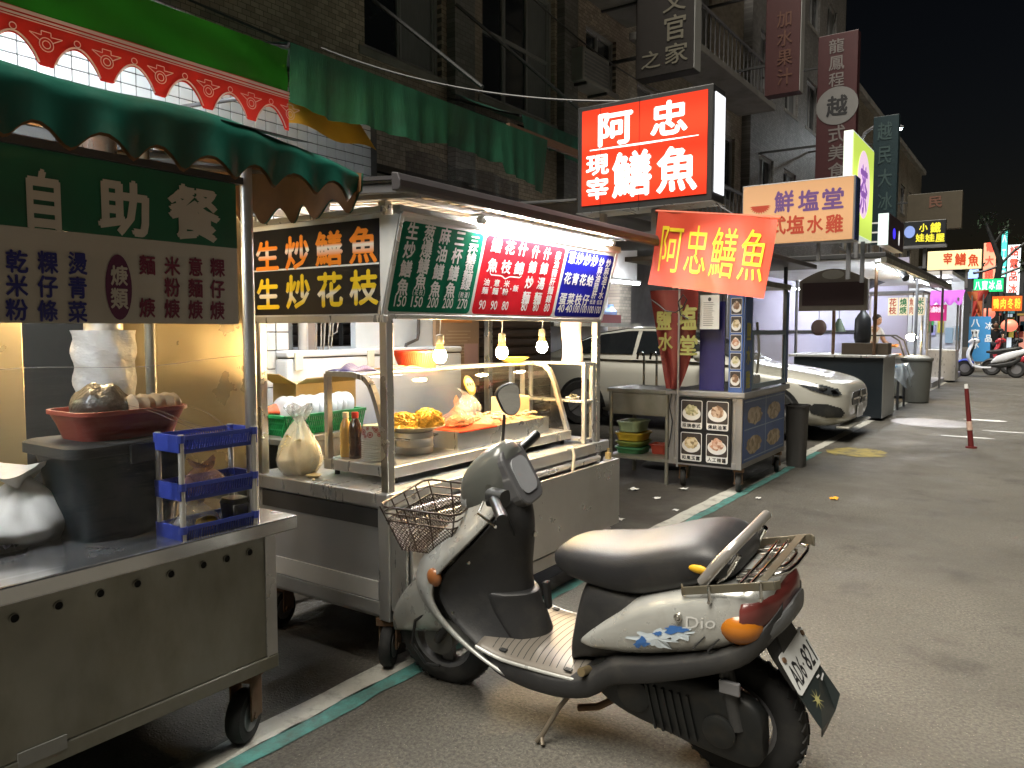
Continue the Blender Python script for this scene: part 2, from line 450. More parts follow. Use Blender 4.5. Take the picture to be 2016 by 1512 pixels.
strip('teal_road_line', -2.072, -2.005, -3, 9.0, 0.004, PT, 0.012, 5)
def blot(name, m, c, a, b_, seed, z=0.004, n=26, jag=0.35):
    rn = random.Random(seed)
    pts = [(c[0] + a * math.cos(2 * math.pi * i / n) * rn.uniform(1 - jag, 1), c[1] + b_ * math.sin(2 * math.pi * i / n) * rn.uniform(1 - jag, 1), z) for i in range(n)]
    return struct(MB().add(pts, [tuple(range(n))]).build(name, m))
c = at_z(1690, 891, 0); blot('yellow_road_paint', PY, c, 0.36, 0.45, 3)
c = at_z(1905, 861, 0); blot('road_light_patch', PF, c, 0.33, 0.06, 4, 0.004, 20, 0.15)  # bright streaks of light on the road, drawn as flat white marks
c = at_z(1985, 851, 0); blot('road_light_patch', PF, c, 0.35, 0.05, 8, 0.004, 20, 0.2)
c = at_z(1940, 828, 0); blot('road_light_patch', PF, c, 0.32, 0.12, 9, 0.004, 20, 0.2)
# litter: small scraps lying about
for i, (px, py, s, col, nm) in enumerate([(1247, 963, 0.035, 0, 'crumpled white paper scrap near the blue photo cart'), (1293, 980, 0.025, 0, 'small white paper scrap on the road strip beside the steel stall'),
        (1642, 981, 0.03, 1, 'tiny orange wrapper lying on the open road'), (1464, 1038, 0.022, 0, 'tiny white scrap on the asphalt behind the scooter seat'),
        (1331, 1003, 0.02, 0, 'tiny pale scrap lying just inside the painted line'), (1221, 1021, 0.022, 0, 'tiny white scrap beside the scooter seat front'),
        (1493, 980, 0.02, 0, 'pale tissue scrap on the asphalt right of the painted line'), (1345, 962, 0.03, 0, 'flat white scrap in front of the photo cart casters')]):
    q = at_z(px, py, 0.01); rn = random.Random(i)
    b = MB().grid(lambda u, v: (q.x + (u - .5) * s * 2 + rn.uniform(-.2, .2) * s, q.y + (v - .5) * s * 2.4 + rn.uniform(-.2, .2) * s, 0.004 + rn.uniform(0, .5) * s), 4, 4)
    solo(b.build('paper_scrap', mat('scrap_white', (0.7, 0.69, 0.66), 0.7) if not col else mat('scrap_orange', (0.75, 0.35, 0.03), 0.6), None, solid=0.001), nm, 'litter', 'paper scraps')

# ================================================================== buildings
def tile_mat(name, col, tw, th, grout, gw=0.06, rough=0.6, var=0.25, axis='yz', bump=0.4):
    m = bpy.data.materials.new(name); m.use_nodes = True
    nt = m.node_tree; N = nt.nodes; L = nt.links; b = N['Principled BSDF']
    tc = N.new('ShaderNodeTexCoord'); sp = N.new('ShaderNodeSeparateXYZ'); cb = N.new('ShaderNodeCombineXYZ'); L.new(tc.outputs['Object'], sp.inputs[0])
    L.new(sp.outputs[{'y': 1, 'x': 0}[axis[0]]], cb.inputs[0]); L.new(sp.outputs[2], cb.inputs[1])
    br = N.new('ShaderNodeTexBrick'); L.new(cb.outputs[0], br.inputs[0])
    br.inputs['Scale'].default_value = 1; br.inputs['Brick Width'].default_value = tw; br.inputs['Row Height'].default_value = th
    br.inputs['Mortar Size'].default_value = th * gw; br.inputs['Bias'].default_value = 0
    br.inputs['Color1'].default_value = (*[k * (1 - var) for k in col], 1); br.inputs['Color2'].default_value = (*[min(1, k * (1 + var)) for k in col], 1)
    br.inputs['Mortar'].default_value = (*grout, 1)
    nz = N.new('ShaderNodeTexNoise'); nz.inputs['Scale'].default_value = 0.9; nz.inputs['Detail'].default_value = 9; L.new(tc.outputs['Object'], nz.inputs[0])
    mr = N.new('ShaderNodeMapRange'); mr.inputs[1].default_value = 0.4; mr.inputs[2].default_value = 0.7; mr.inputs[4].default_value = 0.55; L.new(nz.outputs[0], mr.inputs[0])
    mx = N.new('ShaderNodeMix'); mx.data_type = 'RGBA'; L.new(mr.outputs[0], mx.inputs[0]); L.new(br.outputs[0], mx.inputs[6]); mx.inputs[7].default_value = (*[k * 0.45 for k in col], 1)
    L.new(mx.outputs[2], b.inputs['Base Color']); b.inputs['Roughness'].default_value = rough
    bp = N.new('ShaderNodeBump'); bp.inputs['Strength'].default_value = bump; bp.inputs['Distance'].default_value = 0.01; bp.invert = True
    L.new(br.outputs[1], bp.inputs['Height']); L.new(bp.outputs[0], b.inputs['Normal'])
    return m
T_BRN = tile_mat('brown_mosaic_tile', (0.40, 0.33, 0.26), 0.10, 0.055, (0.10, 0.09, 0.08))
T_GRY = tile_mat('grey_mosaic_tile', (0.20, 0.19, 0.18), 0.11, 0.06, (0.10, 0.09, 0.08))
T_BEI = tile_mat('beige_mosaic_tile', (0.33, 0.29, 0.23), 0.12, 0.06, (0.14, 0.13, 0.11))
CONC = mat('stained_concrete', (0.24, 0.23, 0.21), 0.8, 0, 0.2, 3, dirt=(0.08, 0.075, 0.07), damt=0.7, dscale=1.2, bump=0.2)
WFRM = mat('aluminium_window_frame', (0.42, 0.42, 0.42), 0.4, 0.6)
PANE = mat('dark_window_pane', (0.020, 0.023, 0.027), 0.12, 0, 0.3, 2, spec=0.6)
CURT = mat('pale_curtain_behind_pane', (0.16, 0.165, 0.17), 0.6, 0, 0.3, 7, stretch=(1, 6, 0.5))
FX = -6.5
def window(par, y0, y1, z0, z1, x, cols, rows, curt=(), sill=True):
    w = MB(); t = 0.05
    w.bx((x - 0.06, y0, z0), (x + 0.03, y0 + t, z1)).bx((x - 0.06, y1 - t, z0), (x + 0.03, y1, z1))
    w.bx((x - 0.06, y0 + t, z0), (x + 0.03, y1 - t, z0 + t)).bx((x - 0.06, y0 + t, z1 - t), (x + 0.03, y1 - t, z1))
    f = w.build('window', WFRM, par, bevel=0.006)
    for i in range(cols):
        for j in range(rows):
            a, b_ = y0 + t + (y1 - y0 - 2 * t) * i / cols, y0 + t + (y1 - y0 - 2 * t) * (i + 1) / cols
            c_, d_ = z0 + t + (z1 - z0 - 2 * t) * j / rows, z0 + t + (z1 - z0 - 2 * t) * (j + 1) / rows
            dx = 0.012 * (i % 2)
            MB().bx((x - 0.05 + dx, a + 0.002, c_ + 0.002), (x - 0.035 + dx, b_ - 0.002, d_ - 0.002)).build('pane', CURT if (i, j) in curt or i in curt else PANE, f)
            m_ = MB()
            m_.bx((x - 0.034 + dx, a, c_), (x - 0.004 + dx, a + 0.028, d_)).bx((x - 0.034 + dx, b_ - 0.028, c_), (x - 0.004 + dx, b_, d_))
            m_.bx((x - 0.034 + dx, a + 0.028, c_), (x - 0.004 + dx, b_ - 0.028, c_ + 0.028)).bx((x - 0.034 + dx, a + 0.028, d_ - 0.028), (x - 0.004 + dx, b_ - 0.028, d_))
            m_.build('sash', WFRM, f)
    if sill: MB().bx((x - 0.02, y0 - 0.1, z0 - 0.1), (x + 0.12, y1 + 0.1, z0 - 0.002)).build('sill', CONC, f, bevel=0.01)
def wall_with_holes(y0, y1, z0, z1, x, holes, th=0.3):
    b = MB(); ys = sorted({y0, y1, *[h[0] for h in holes], *[h[1] for h in holes]}); zs = sorted({z0, z1, *[h[2] for h in holes], *[h[3] for h in holes]})
    for i in range(len(ys) - 1):
        for j in range(len(zs) - 1):
            cy, cz = (ys[i] + ys[i + 1]) / 2, (zs[j] + zs[j + 1]) / 2
            if any(h[0] < cy < h[1] and h[2] < cz < h[3] for h in holes): continue
            b.bx((x - th, ys[i], zs[j]), (x, ys[i + 1], zs[j + 1]))
    return b
def building(label, y0, y1, x, h, tile, wins, ground_h=3.3, name='apartment_building', depth=9):
    t = thing(name, label, 'building', (x, (y0 + y1) / 2, 0), 'apartment blocks along the street')
    holes = [w[:4] for w in wins]
    wall_with_holes(y0, y1, ground_h, h, x, holes).build('wall', tile, t)
    MB().bx((x - depth, y0 + 0.02, ground_h), (x - 0.5, y1 - 0.02, h - 0.05)).build('core', mat('dark_interior', (0.012, 0.012, 0.013), 0.9), t)
    MB().bx((x - depth, y0, h), (x + 0.25, y1, h + 0.25)).build('roof', CONC, t)
    for w in wins: window(t, *w[:4], x - 0.1, w[4], w[5], w[6] if len(w) > 6 else ())
    return t
z0 = at_x(715, 90, FX).z
bA = building('brown tiled apartment block above the green awnings, with two big windows', -6, 13.2, FX, 15.5, T_BRN,
    [(at_x(718, 90, FX).y, at_x(870, 150, FX).y, z0, z0 + 1.9, 2, 1, (1,)), (at_x(950, 200, FX).y, at_x(1092, 180, FX).y, z0, z0 + 1.9, 3, 2, (2,)),
     (2.4, 4.6, z0, z0 + 1.9, 3, 1, (0,)), (6.4, 8.3, z0 + 3.3, z0 + 5.0, 2, 1), (9, 10.8, z0 + 3.3, z0 + 5.0, 2, 1), (-2, 0.5, z0, z0 + 1.9, 2, 1), (11.6, 12.7, z0 + 1.0, z0 + 1.9, 2, 1), (11.4, 12.8, z0 + 3.3, z0 + 5, 2, 1)])
# pilasters and canopy slab of the first block
for ya in (at_x(872, 150, FX).y + 0.08, at_x(1093, 180, FX).y + 0.05):
    MB().bx((FX + 0.002, ya, 3.3), (FX + 0.14, ya + 0.42, 15.4)).build('pilaster', T_GRY, bA)
MB().bx((FX + 0.003, -6, z0 + 2.25), (FX + 0.75, 13.1, z0 + 2.4)).build('ledge', CONC, bA, bevel=0.02)
bB = building('beige block with balconies behind the hanging shop signs', 13.3, 20.2, FX - 0.2, 15, T_BEI,
    [(14, 15.5, 4.6, 6.2, 2, 1, (0,)), (16.4, 17.9, 4.6, 6.2, 2, 1), (14, 15.5, 7.8, 9.4, 2, 1), (16.4, 17.9, 7.8, 9.4, 2, 1, (1,)), (18.4, 19.7, 4.6, 6.2, 2, 1), (14, 15.5, 11, 12.6, 2, 1), (16.4, 17.9, 11, 12.6, 2, 1)])
for zb in (3.5, 6.8, 10.0):
    MB().bx((FX - 0.19, 13.6, zb), (FX + 0.75, 19.9, zb + 0.14)).build('balcony_slab', CONC, bB, bevel=0.01)
    rl = MB()
    for i in range(25): rl.bar((FX + 0.70, 13.65 + i * 0.26, zb + 0.14), (FX + 0.70, 13.65 + i * 0.26, zb + 0.9), 0.02)
    rl.bar((FX + 0.70, 13.6, zb + 0.92), (FX + 0.70, 19.9, zb + 0.92), 0.05); rl.build('railing', GREYM, bB)
bC = building('grey block farther down the street behind the red hanging signs', 20.3, 31, FX, 14.5, T_GRY,
    [(21 + 2.4 * i, 22.4 + 2.4 * i, zz, zz + 1.5, 2, 1, (i % 2,)) for i in range(4) for zz in (4.6, 7.8, 11)])
bD = building('dark low block near the street end behind the night market lights', 31.1, 55, FX - 0.3, 11, T_BEI,
    [(32 + 3 * i, 33.6 + 3 * i, zz, zz + 1.5, 2, 1) for i in range(7) for zz in (4.6, 7.8)])
MB_dark = mat('distant_dark_facade', (0.022, 0.024, 0.027), 0.8, 0, 0.3, 2)
bE = thing('apartment_building', 'dark far block closing the end of the street', 'building', (2, 75, 0), 'apartment blocks along the street')
MB().bx((-9, 72, 0), (12, 80, 6.4)).build('wall', MB_dark, bE)
for i in range(6):
    for k in range(1): MB().bx((-8 + 3.2 * i, 71.93, 3.6 + 3 * k), (-6.4 + 3.2 * i, 71.99, 5.0 + 3 * k)).build('window', PANE, bE)
MB().bx((-9.2, 71.7, 6.4), (12.2, 80.2, 6.6)).build('roof', MB_dark, bE)
# ground floors: party walls and back wall of the arcade shops
gw = thing('arcade_wall', 'dim ground floor back wall behind the stalls and the car', 'wall', (-8.2, 20, 0))
MB().bx((-8.4, -6, 0), (-8.2, 55, 3.29)).build('wall', mat('dim_plaster', (0.20, 0.19, 0.18), 0.8, 0, 0.2, dirt=(0.10, 0.09, 0.08)), gw)
MB().bx((-8.2, -6, 3.15), (FX - 0.32, 55, 3.28)).build('ceiling', CONC, gw)
for i, y in enumerate((0.4, 2.2, 8.3, 13.2, 18, 22.6, 27.4, 33, 40)):
    col_ = thing('arcade_column', ['concrete column left of the tiled one behind the buffet stall', 'tiled column in the arcade behind the buffet stall', 'tiled column behind the fried eel stall sink', 'tiled arcade column just past the parked car',
        'tiled arcade column behind the dark counter stall', 'tiled arcade column behind the purple awning', 'tiled arcade column near the far scooters', 'tiled arcade column past the far scooters', 'tiled arcade column at the street end'][i], 'column', (FX - 0.3, y, 0), 'arcade columns')
    MB().bx((FX - 0.55, y - 0.25, 0.25), (FX - 0.02, y + 0.25, 3.14)).build('shaft', T_BEI, col_)
    MB().bx((FX - 0.58, y - 0.28, 0), (FX + 0.01, y + 0.28, 0.25)).build('plinth', CONC, col_)

# ================================================================== awnings on the facade
GRN = mat('dark_green_tarp', (0.016, 0.085, 0.056), 0.5, 0, 0.3, 3, dirt=(0.03, 0.045, 0.035), damt=0.6, dscale=2.5, bump=0.25, bscale=14, stretch=(1, 3, 1))
GRN2 = mat('mid_green_tarp', (0.028, 0.14, 0.075), 0.5, 0, 0.3, 4, dirt=(0.03, 0.06, 0.04), damt=0.6, dscale=2.5, bump=0.3, bscale=12, stretch=(1, 4, 1))
BGRN = mat('bright_green_vinyl', (0.022, 0.20, 0.012), 0.4, 0, 0.2, 3, bump=0.1, bscale=10)
BRED = mat('red_vinyl', (0.55, 0.028, 0.02), 0.4, 0, 0.12, 5)
PRNT = mat('pale_print', (0.62, 0.44, 0.40), 0.5, 0, 0.05)
BROWN = mat('brown_tarp_underside', (0.16, 0.075, 0.025), 0.6, 0, 0.35, 3, dirt=(0.07, 0.035, 0.015), damt=0.7, dscale=4)
XA = -4.0
yR = at_x(568, 190, XA).y
zv0, zv1 = 2.63, 2.86            # valance bottom tip and top
ztop = at_x(568, 100, -4.5).z
aw = thing('shop_awning', 'bright green vinyl awning with red scalloped printed border', 'awning', (XA, 1.5, zv0))
zmid = at_x(568, 100, XA).z
MB().grid(lambda u, v: (XA + 0.010 * math.sin(u * 41 + v * 3) * math.sin(v * 3.1) + (0.006 * math.sin(u * 300 + v * 9) if u > 0.93 else 0), -1.6 + (yR + 1.6) * u, zv1 + (zmid - zv1) * v), 120, 8).build('front_panel', BGRN, aw, smooth=True)
MB().grid(lambda u, v: (XA - 0.5 * v, -1.6 + (yR + 1.6) * u, zmid + 0.002 + (ztop - zmid) * v), 40, 4).build('canopy', BGRN, aw, smooth=True)
# red scalloped border: arches of 0.31 m
sw = 0.29
def val(u, v):
    y = -1.6 + (yR + 1.6) * u; ph = ((yR - y) / sw) % 1.0
    bot = zv0 - 0.01 + 0.115 * max(0, math.sin(math.pi * min(1, max(0, (ph - 0.12) / 0.76)))) ** 0.8
    return (XA + 0.004 + 0.006 * math.sin(y * 9), y, zv1 - (zv1 - bot) * v)
MB().grid(val, 420, 5).build('scalloped_border', BRED, aw)
pl = Letters((XA + 0.013, 0, 0), (0, 1, 0), (0, 0, 1), 0.0)
for zz, hh in ((zv1 - 0.006, 0.016), (zv1 - 0.030, 0.010), (zv1 - 0.046, 0.005)):
    pl.poly([(-1.6, zz - hh), (yR, zz - hh), (yR, zz), (-1.6, zz)])
def ring(u, v, r, w=0.004, n=18):
    for i in range(n):
        a, b_ = 2 * math.pi * i / n, 2 * math.pi * (i + 1) / n
        pl.poly([(u + r * math.cos(a), v + r * math.sin(a)), (u + r * math.cos(b_), v + r * math.sin(b_)), (u + (r - w) * math.cos(b_), v + (r - w) * math.sin(b_)), (u + (r - w) * math.cos(a), v + (r - w) * math.sin(a))])
def line2(a, b_, w=0.004):
    d = Vector((b_[0] - a[0], b_[1] - a[1])).normalized(); n_ = Vector((-d.y, d.x)) * w / 2
    pl.poly([(a[0] + n_.x, a[1] + n_.y), (a[0] - n_.x, a[1] - n_.y), (b_[0] - n_.x, b_[1] - n_.y), (b_[0] + n_.x, b_[1] + n_.y)])
k = 0
while yR - k * sw > 0.6:
    u = yR - k * sw; v = zv0 + 0.10
    ring(u, v - 0.01, 0.034); ring(u, v - 0.01, 0.02); ring(u - sw / 2, v + 0.035, 0.017)
    for sx in (-1, 1):
        line2((u + sx * 0.03, v + 0.005), (u + sx * 0.075, v + 0.032)); line2((u + sx * 0.075, v + 0.032), (u + sx * 0.022, v + 0.03)); line2((u + sx * 0.022, v + 0.03), (u + sx * 0.022, v + 0.05))
    line2((u - 0.022, v + 0.05), (u + 0.022, v + 0.05))
    # pale piping along each arch
    pa = []
    for i in range(13):
        ph = 0.12 + 0.76 * i / 12; pa.append((u - ph * sw, zv0 + 0.115 * math.sin(math.pi * (ph - 0.12) / 0.76) ** 0.8 if 0 < i < 12 else zv0))
    for i in range(12): line2(pa[i], pa[i + 1], 0.009)
    k += 1
pl.build(PRNT, aw, 'printed_ornament')
fr = MB().tube([(XA - 0.03, -1.6, zv1), (XA - 0.03, yR - 0.01, zv1)], 0.015); fr.tube([(XA - 0.03, yR - 0.01, zv1), (FX - 0.02, yR - 0.01, zv1 + 0.2)], 0.015); fr.tube([(XA - 0.03, 0.3, zv1), (FX - 0.02, 0.3, zv1 + 0.2)], 0.015)
fr.build('frame', GREYM, aw, smooth=True)
MB().grid(lambda u, v: (XA - 0.5 - (abs(FX) - 4.52) * v, -1.6 + (yR + 1.6) * u, ztop + 0.32 * v), 4, 4).build('rear_canopy', GRN, aw)

# lit white tiled shop wall behind the bright green awning, tile by tile
WT = mat('glazed_white_tile', (0.74, 0.75, 0.76), 0.22, 0, 0.04)
tw_ = thing('tiled_shop_wall', 'lit white tiled shop wall seen through the red scallops', 'wall', (-5.6, 3.3, 0))
MB().bx((-5.75, 1.2, 0), (-5.612, 5.75, 3.5)).build('backing', mat('dark_grout', (0.10, 0.10, 0.10), 0.8), tw_)
tm = None
for i in range(31):
    for j in range(9):
        y, z = 2.15 + i * 0.115, 2.76 + j * 0.088
        if tm is None:
            tm = MB().bx((-5.612, -0.0535, -0.040), (-5.598, 0.0535, 0.040)).build('tile', WT, tw_, bevel=0.003, seg=1); tm.location = (0, y - 3.3, z)
            tm.data.transform(Matrix.Translation((0, 3.3, 0)));
        else:
            o = tm.copy(); COL.objects.link(o); o.location = (0, y - 3.3, z)
tu = thing('fluorescent_tube', 'bright tube lighting the white tiled shop wall', 'lamp', (-4.75, 2.4, 3.28))
MB().cyl((-4.75, 1.6, 3.30), (-4.75, 3.15, 3.30), 0.016, n=10).build('tube', lamp('shop_tube', (0.9, 0.95, 1.0), 11), tu, smooth=True)
MB().bx((-4.78, 1.55, 3.317), (-4.72, 3.2, 3.335)).build('fitting', WHITE, tu)

def green_awning(label, x, y0, y1, zb, zt, xw, zw, m, mv, notch=None, rods=()):
    t = thing('shop_awning', label, 'awning', (x, (y0 + y1) / 2, zb), 'dark green shop awnings')
    n = int((y1 - y0) / 0.05)
    def vfn(u, v):
        y = y0 + (y1 - y0) * u; fold = 0.020 * math.sin(y * 13) + 0.014 * math.sin(y * 31 + 1) + 0.03 * math.sin(y * 4.1)
        sag = 0.035 * math.sin(y * 2.3 + 0.6) + 0.02 * math.sin(y * 5.9)
        b_ = zb + sag - (0.10 if notch and y > notch else 0)
        return (x + fold * v * 1.3, y, zt - (zt - b_) * v)
    MB().grid(vfn, n, 7).build('valance', mv, t, smooth=True, angle=180)
    MB().grid(lambda u, v: (x + (xw - x) * v, y0 + (y1 - y0) * u, zt + (zw - zt) * v + 0.03 * math.sin(u * 25) * math.sin(v * 3.1) - 0.05 * math.sin(v * 3.1)), n, 6).build('canopy', m, t, smooth=True, angle=180)
    f = MB()
    f.tube([(x - 0.02, y0, zt - 0.01), (x - 0.02, y1, zt - 0.01)], 0.016)
    for y in (y0 + 0.05, (y0 + y1) / 2, y1 - 0.05): f.tube([(x - 0.02, y, zt - 0.01), (xw, y, zw - 0.1)], 0.014)
    f.build('frame', DARKM, t, smooth=True)
    for a, b_ in rods: MB().tube([a, b_], 0.022).build('tie_rod', BLACK, t, smooth=True)
    return t
green_awning('long green tarp awning with a hanging folded valance above the eel stall', -4.5, at_x(572, 95, -4.5).y, at_x(1078, 330, -4.5).y, 2.99, 3.40, FX + 0.02, 4.0, GRN, GRN2, at_x(985, 300, -4.5).y,
    [(at_x(735, 0, FX + 0.3), at_x(950, 172, -4.7)), (at_x(897, 8, FX + 0.3), at_x(1146, 220, -5.2))])
green_awning('short dark green awning with a wooden batten left of the red lightbox', -5.3, 7.9, 11.2, 3.62, 3.95, FX + 0.02, 4.45, GRN, GRN, None)
tag(MB().bar(at_x(1000, 250, -5.0), at_x(1140, 305, -5.0), 0.05, 0.09).build('wooden_batten', mat('old_wood', (0.20, 0.10, 0.06), 0.7, 0, 0.3, stretch=(8, 1, 8)), None), 'old brown wooden batten under the short green awning', 'batten')
MB_y = MB().grid(lambda u, v: (-4.8 - 0.25 * v, at_x(566, 230, -4.8).y + 0.95 * u, 2.93 + 0.32 * v - 0.04 * u + 0.025 * math.sin(u * 9)), 14, 4)  # yellow sheet: the awning underside's warm light is put into its colour
tag(MB_y.build('lit_yellow_tarp', mat('lit_yellow_tarp', (0.62, 0.33, 0.03), 0.5, 0, 0.15, 6, bump=0.2, bscale=6), None, smooth=True), 'yellow tarp under the green awning, warm light put into its colour', 'tarp')
tag(MB().grid(lambda u, v: (-4.0 + 0.03 * math.sin(u * 9) + 0.008 * math.sin(u * 37), 4.4 + 1.5 * u, 2.2 + 0.5 * v + 0.02 * math.sin(u * 12)), 40, 4).build('plastic_sheet', film('grey_plastic_sheet', (0.6, 0.6, 0.62), 0.25, haze=0.25, hazecol=(0.06, 0.06, 0.07), bump=0.3), None, smooth=True), 'hanging grey clear plastic sheet above the steel stall roof', 'plastic sheet')
# loose cables strung along the facade and over the stalls
for i, (a, b_, sag, lab) in enumerate((((FX + 0.2, 2.5, 4.35), (FX + 0.3, 13.0, 4.5), 0.25, 'thin black cable sagging along the brown facade under the windows'), ((FX + 0.25, 7.2, 6.6), (FX + 0.2, 16.5, 6.2), 0.5, 'black cable looping past the dark hanging sign'),
        ((FX + 0.3, 12.0, 5.2), (FX + 0.3, 26.0, 5.0), 0.45, 'long black cable drooping between the hanging signs'), ((-4.45, 4.0, 3.42), (-1.95, 4.36, 2.72), 0.12, 'black cable running from the green awning down to the red lightbox'))):
    a, b_ = Vector(a), Vector(b_)
    tag(MB().tube([a.lerp(b_, k / 20) - Vector((0, 0, sag * 4 * (k / 20) * (1 - k / 20))) for k in range(21)], 0.012 if i < 3 else 0.007, 6).build('overhead_cable', BLACK, None, smooth=True), lab, 'cable', 'loose cables')
q = at_z(1312, 917, 0.0)
solo(MB().lathe([(0, 0.035), (0.16, 0.035), (0.20, 0.03), (0.24, 0.012), (0.25, 0.0)], (q.x, q.y, 0), 30).build('rubber_base', mat('black_rubber_base', (0.012, 0.012, 0.012), 0.5), None, smooth=True), 'round black rubber flag base on the ground left of the photo cart', 'base')
# ================================================================== shared pieces
def on(L, c, x0, y0, x1, y1, bold=B2):
    """set one character into the rectangle it has in the photograph, on the sign's own plane"""
    ax, val_ = L.plane
    g = (lambda p, q: at_x(p, q, val_)) if ax == 'x' else (lambda p, q: at_y(p, q, val_))
    mx, my = (x0 + x1) / 2, (y0 + y1) / 2
    a, b_, t, d = g(x0, my), g(x1, my), g(mx, y0), g(mx, y1)
    i = 1 if ax == 'x' else 0
    return L.ch(c, (a[i] + b_[i]) / 2, (t.z + d.z) / 2, abs(b_[i] - a[i]), abs(t.z - d.z), bold)
def LX(X, lift=0.003): l = Letters((X, 0, 0), (0, 1, 0), (0, 0, 1), lift); l.plane = ('x', X); return l
def LY(Y, lift=0.003): l = Letters((0, Y, 0), (1, 0, 0), (0, 0, 1), lift); l.plane = ('y', Y); return l
def caster(par, x, y, r=0.085, top=0.26, rot=0.0, w=0.045):
    c, s = math.cos(rot), math.sin(rot)
    M = Matrix.Translation((x, y, 0)) @ Matrix.Rotation(rot, 4, 'Z')
    prof = [(r * 0.55, -w / 2), (r * 0.9, -w / 2), (r, -w * 0.25), (r, w * 0.25), (r * 0.9, w / 2), (r * 0.55, w / 2)]
    ca = MB().lathe(prof, (0, 0, r), 24, axis='x').xf(M).build('caster', RUBBER, par, smooth=True)
    MB().cyl((-w / 2 - 0.002, 0, r), (w / 2 + 0.002, 0, r), r * 0.56, n=20).xf(M).build('hub', GREYM, ca, smooth=True)
    f = MB().bx((-w / 2 - 0.014, -0.02, r - 0.012), (-w / 2 - 0.008, 0.05, top - 0.03)).bx((w / 2 + 0.008, -0.02, r - 0.012), (w / 2 + 0.014, 0.05, top - 0.03)).bx((-0.045, -0.03, top - 0.03), (0.045, 0.06, top))
    f.cyl((-w / 2 - 0.02, 0, r), (w / 2 + 0.02, 0, r), 0.010, n=10)
    f.xf(M).build('fork', RUST, ca)
def bag_mesh(c, r, h, seed, neck=0.35, n=28, m=18, rag=0.16):
    """a knotted plastic bag: bulging below, gathered at the neck, creased"""
    rn = random.Random(seed); rings = []
    ph = [rn.uniform(0, 6.28) for _ in range(6)]
    for i in range(m + 1):
        t = i / m
        if t < 0.25: rad = 0.66 + 0.34 * math.sin(math.pi / 2 * t / 0.25)
        elif t < 0.72: rad = 1 - (1 - neck * 0.8) * ((t - 0.25) / 0.47) ** 1.25
        elif t < 0.80: rad = neck * (0.8 - 0.4 * (t - 0.72) / 0.08)
        else: rad = neck * (0.4 + 1.1 * (t - 0.80) / 0.20)
        ring = []
        for k in range(n):
            a = 2 * math.pi * k / n
            w = 1 + rag * (0.5 * math.sin(a * 3 + ph[0] + t * 2) + 0.35 * math.sin(a * 5 + ph[1] - t * 5) + 0.3 * math.sin(a * 9 + ph[2]) * t + 0.22 * math.sin(a * 13 + ph[3] + 7 * t))
            ring.append((c[0] + r[0] * rad * w * math.cos(a), c[1] + r[1] * rad * w * math.sin(a), c[2] + h * t + 0.02 * math.sin(a * 2 + ph[4]) * t))
        rings.append(ring)
    return MB().loft(rings, cap=True)
POLY = film('thin_polythene_bag', (0.97, 0.97, 0.96), 0.16, haze=0.26, hazecol=(0.92, 0.93, 0.95), bump=1.0, bscale=22)
CLEAR = film('clear_plastic_film', (0.97, 0.97, 0.97), 0.09, haze=0.045, hazecol=(0.62, 0.64, 0.66), glow=0.0, bump=0.6, bscale=3, crease=((0.7, 0, 0), (1, 1, 9)))

# ================================================================== STALL 1: buffet stall, near left
S1 = thing('buffet_stall', 'steel buffet food stall with green scalloped awning and white menu sign', 'stall', (-2.5, 0.7, 0))
YE, YS, X1 = 1.665, -0.5, -2.075
MB().bx((-2.95, YS, 0.285), (X1, 1.625, 0.694)).build('cabinet', STEELD, S1, bevel=0.004)
MB().bx((-2.99, YS - 0.03, 0.694), (-2.045, 1.70, 0.742)).build('counter_top', mat('polished_counter', (0.56, 0.565, 0.57), 0.2, 0.85, 0.06, 4, dirt=(0.36, 0.35, 0.33), damt=0.4, rvar=0.1), S1, bevel=0.006)
MB().bx((-2.95, YS, 0.24), (X1 + 0.006, 1.63, 0.284)).build('base_rail', STEELD, S1, bevel=0.003)
MB().bx((X1 + 0.001, 1.585, 0.286), (X1 + 0.005, 1.627, 0.69)).build('edge_strip', STEEL, S1)
HOLE = mat('hole_dark', (0.004, 0.004, 0.004), 0.9)
for px, py in ((28, 1217), (115, 1192), (197, 1168), (270, 1149), (336, 1130), (400, 1112), (446, 1100), (491, 1087)):
    p = at_x(px, py, X1); MB().lathe([(0.0105, 0.001), (0.0125, 0.002), (0.0125, 0.0035), (0.0105, 0.004)], (X1, p.y, p.z), 18, axis='x').build('vent_rim', STEELD, S1)
    MB().cyl((X1 + 0.0002, p.y, p.z), (X1 + 0.0015, p.y, p.z), 0.0105, n=18).build('vent_hole', HOLE, S1)
p = at_x(80, 1480, X1); q = at_x(128, 1452, X1)
MB().bx((X1 + 0.001, at_x(33, 1490, X1).y, 0.268), (X1 + 0.0075, at_x(130, 1460, X1).y, 0.305)).build('tape_patch', mat('grey_tape', (0.28, 0.28, 0.26), 0.6, dirt=(0.15, 0.15, 0.13)), S1)
caster(S1, -2.14, 1.54, 0.088, 0.24, 0.45, 0.05)
caster(S1, -2.80, 1.50, 0.088, 0.24, 0.2, 0.05); caster(S1, -2.14, -0.3, 0.088, 0.24, 0.3, 0.05); caster(S1, -2.80, -0.3, 0.088, 0.24, 0.1, 0.05)
for x, y in ((-2.085, 1.555), (-2.90, 1.555), (-2.90, -0.35), (-2.085, -0.35)):
    MB().cyl((x, y, 0.742), (x, y, 1.92 if x > -2.5 else 2.0), 0.019, n=14).build('post', STEEL, S1, smooth=True)
p = at_x(296, 700, -2.5)
MB().cyl((-2.5, p.y, 0.742), (-2.5, p.y, 1.96), 0.017, n=12).build('post', STEELD, S1, smooth=True)
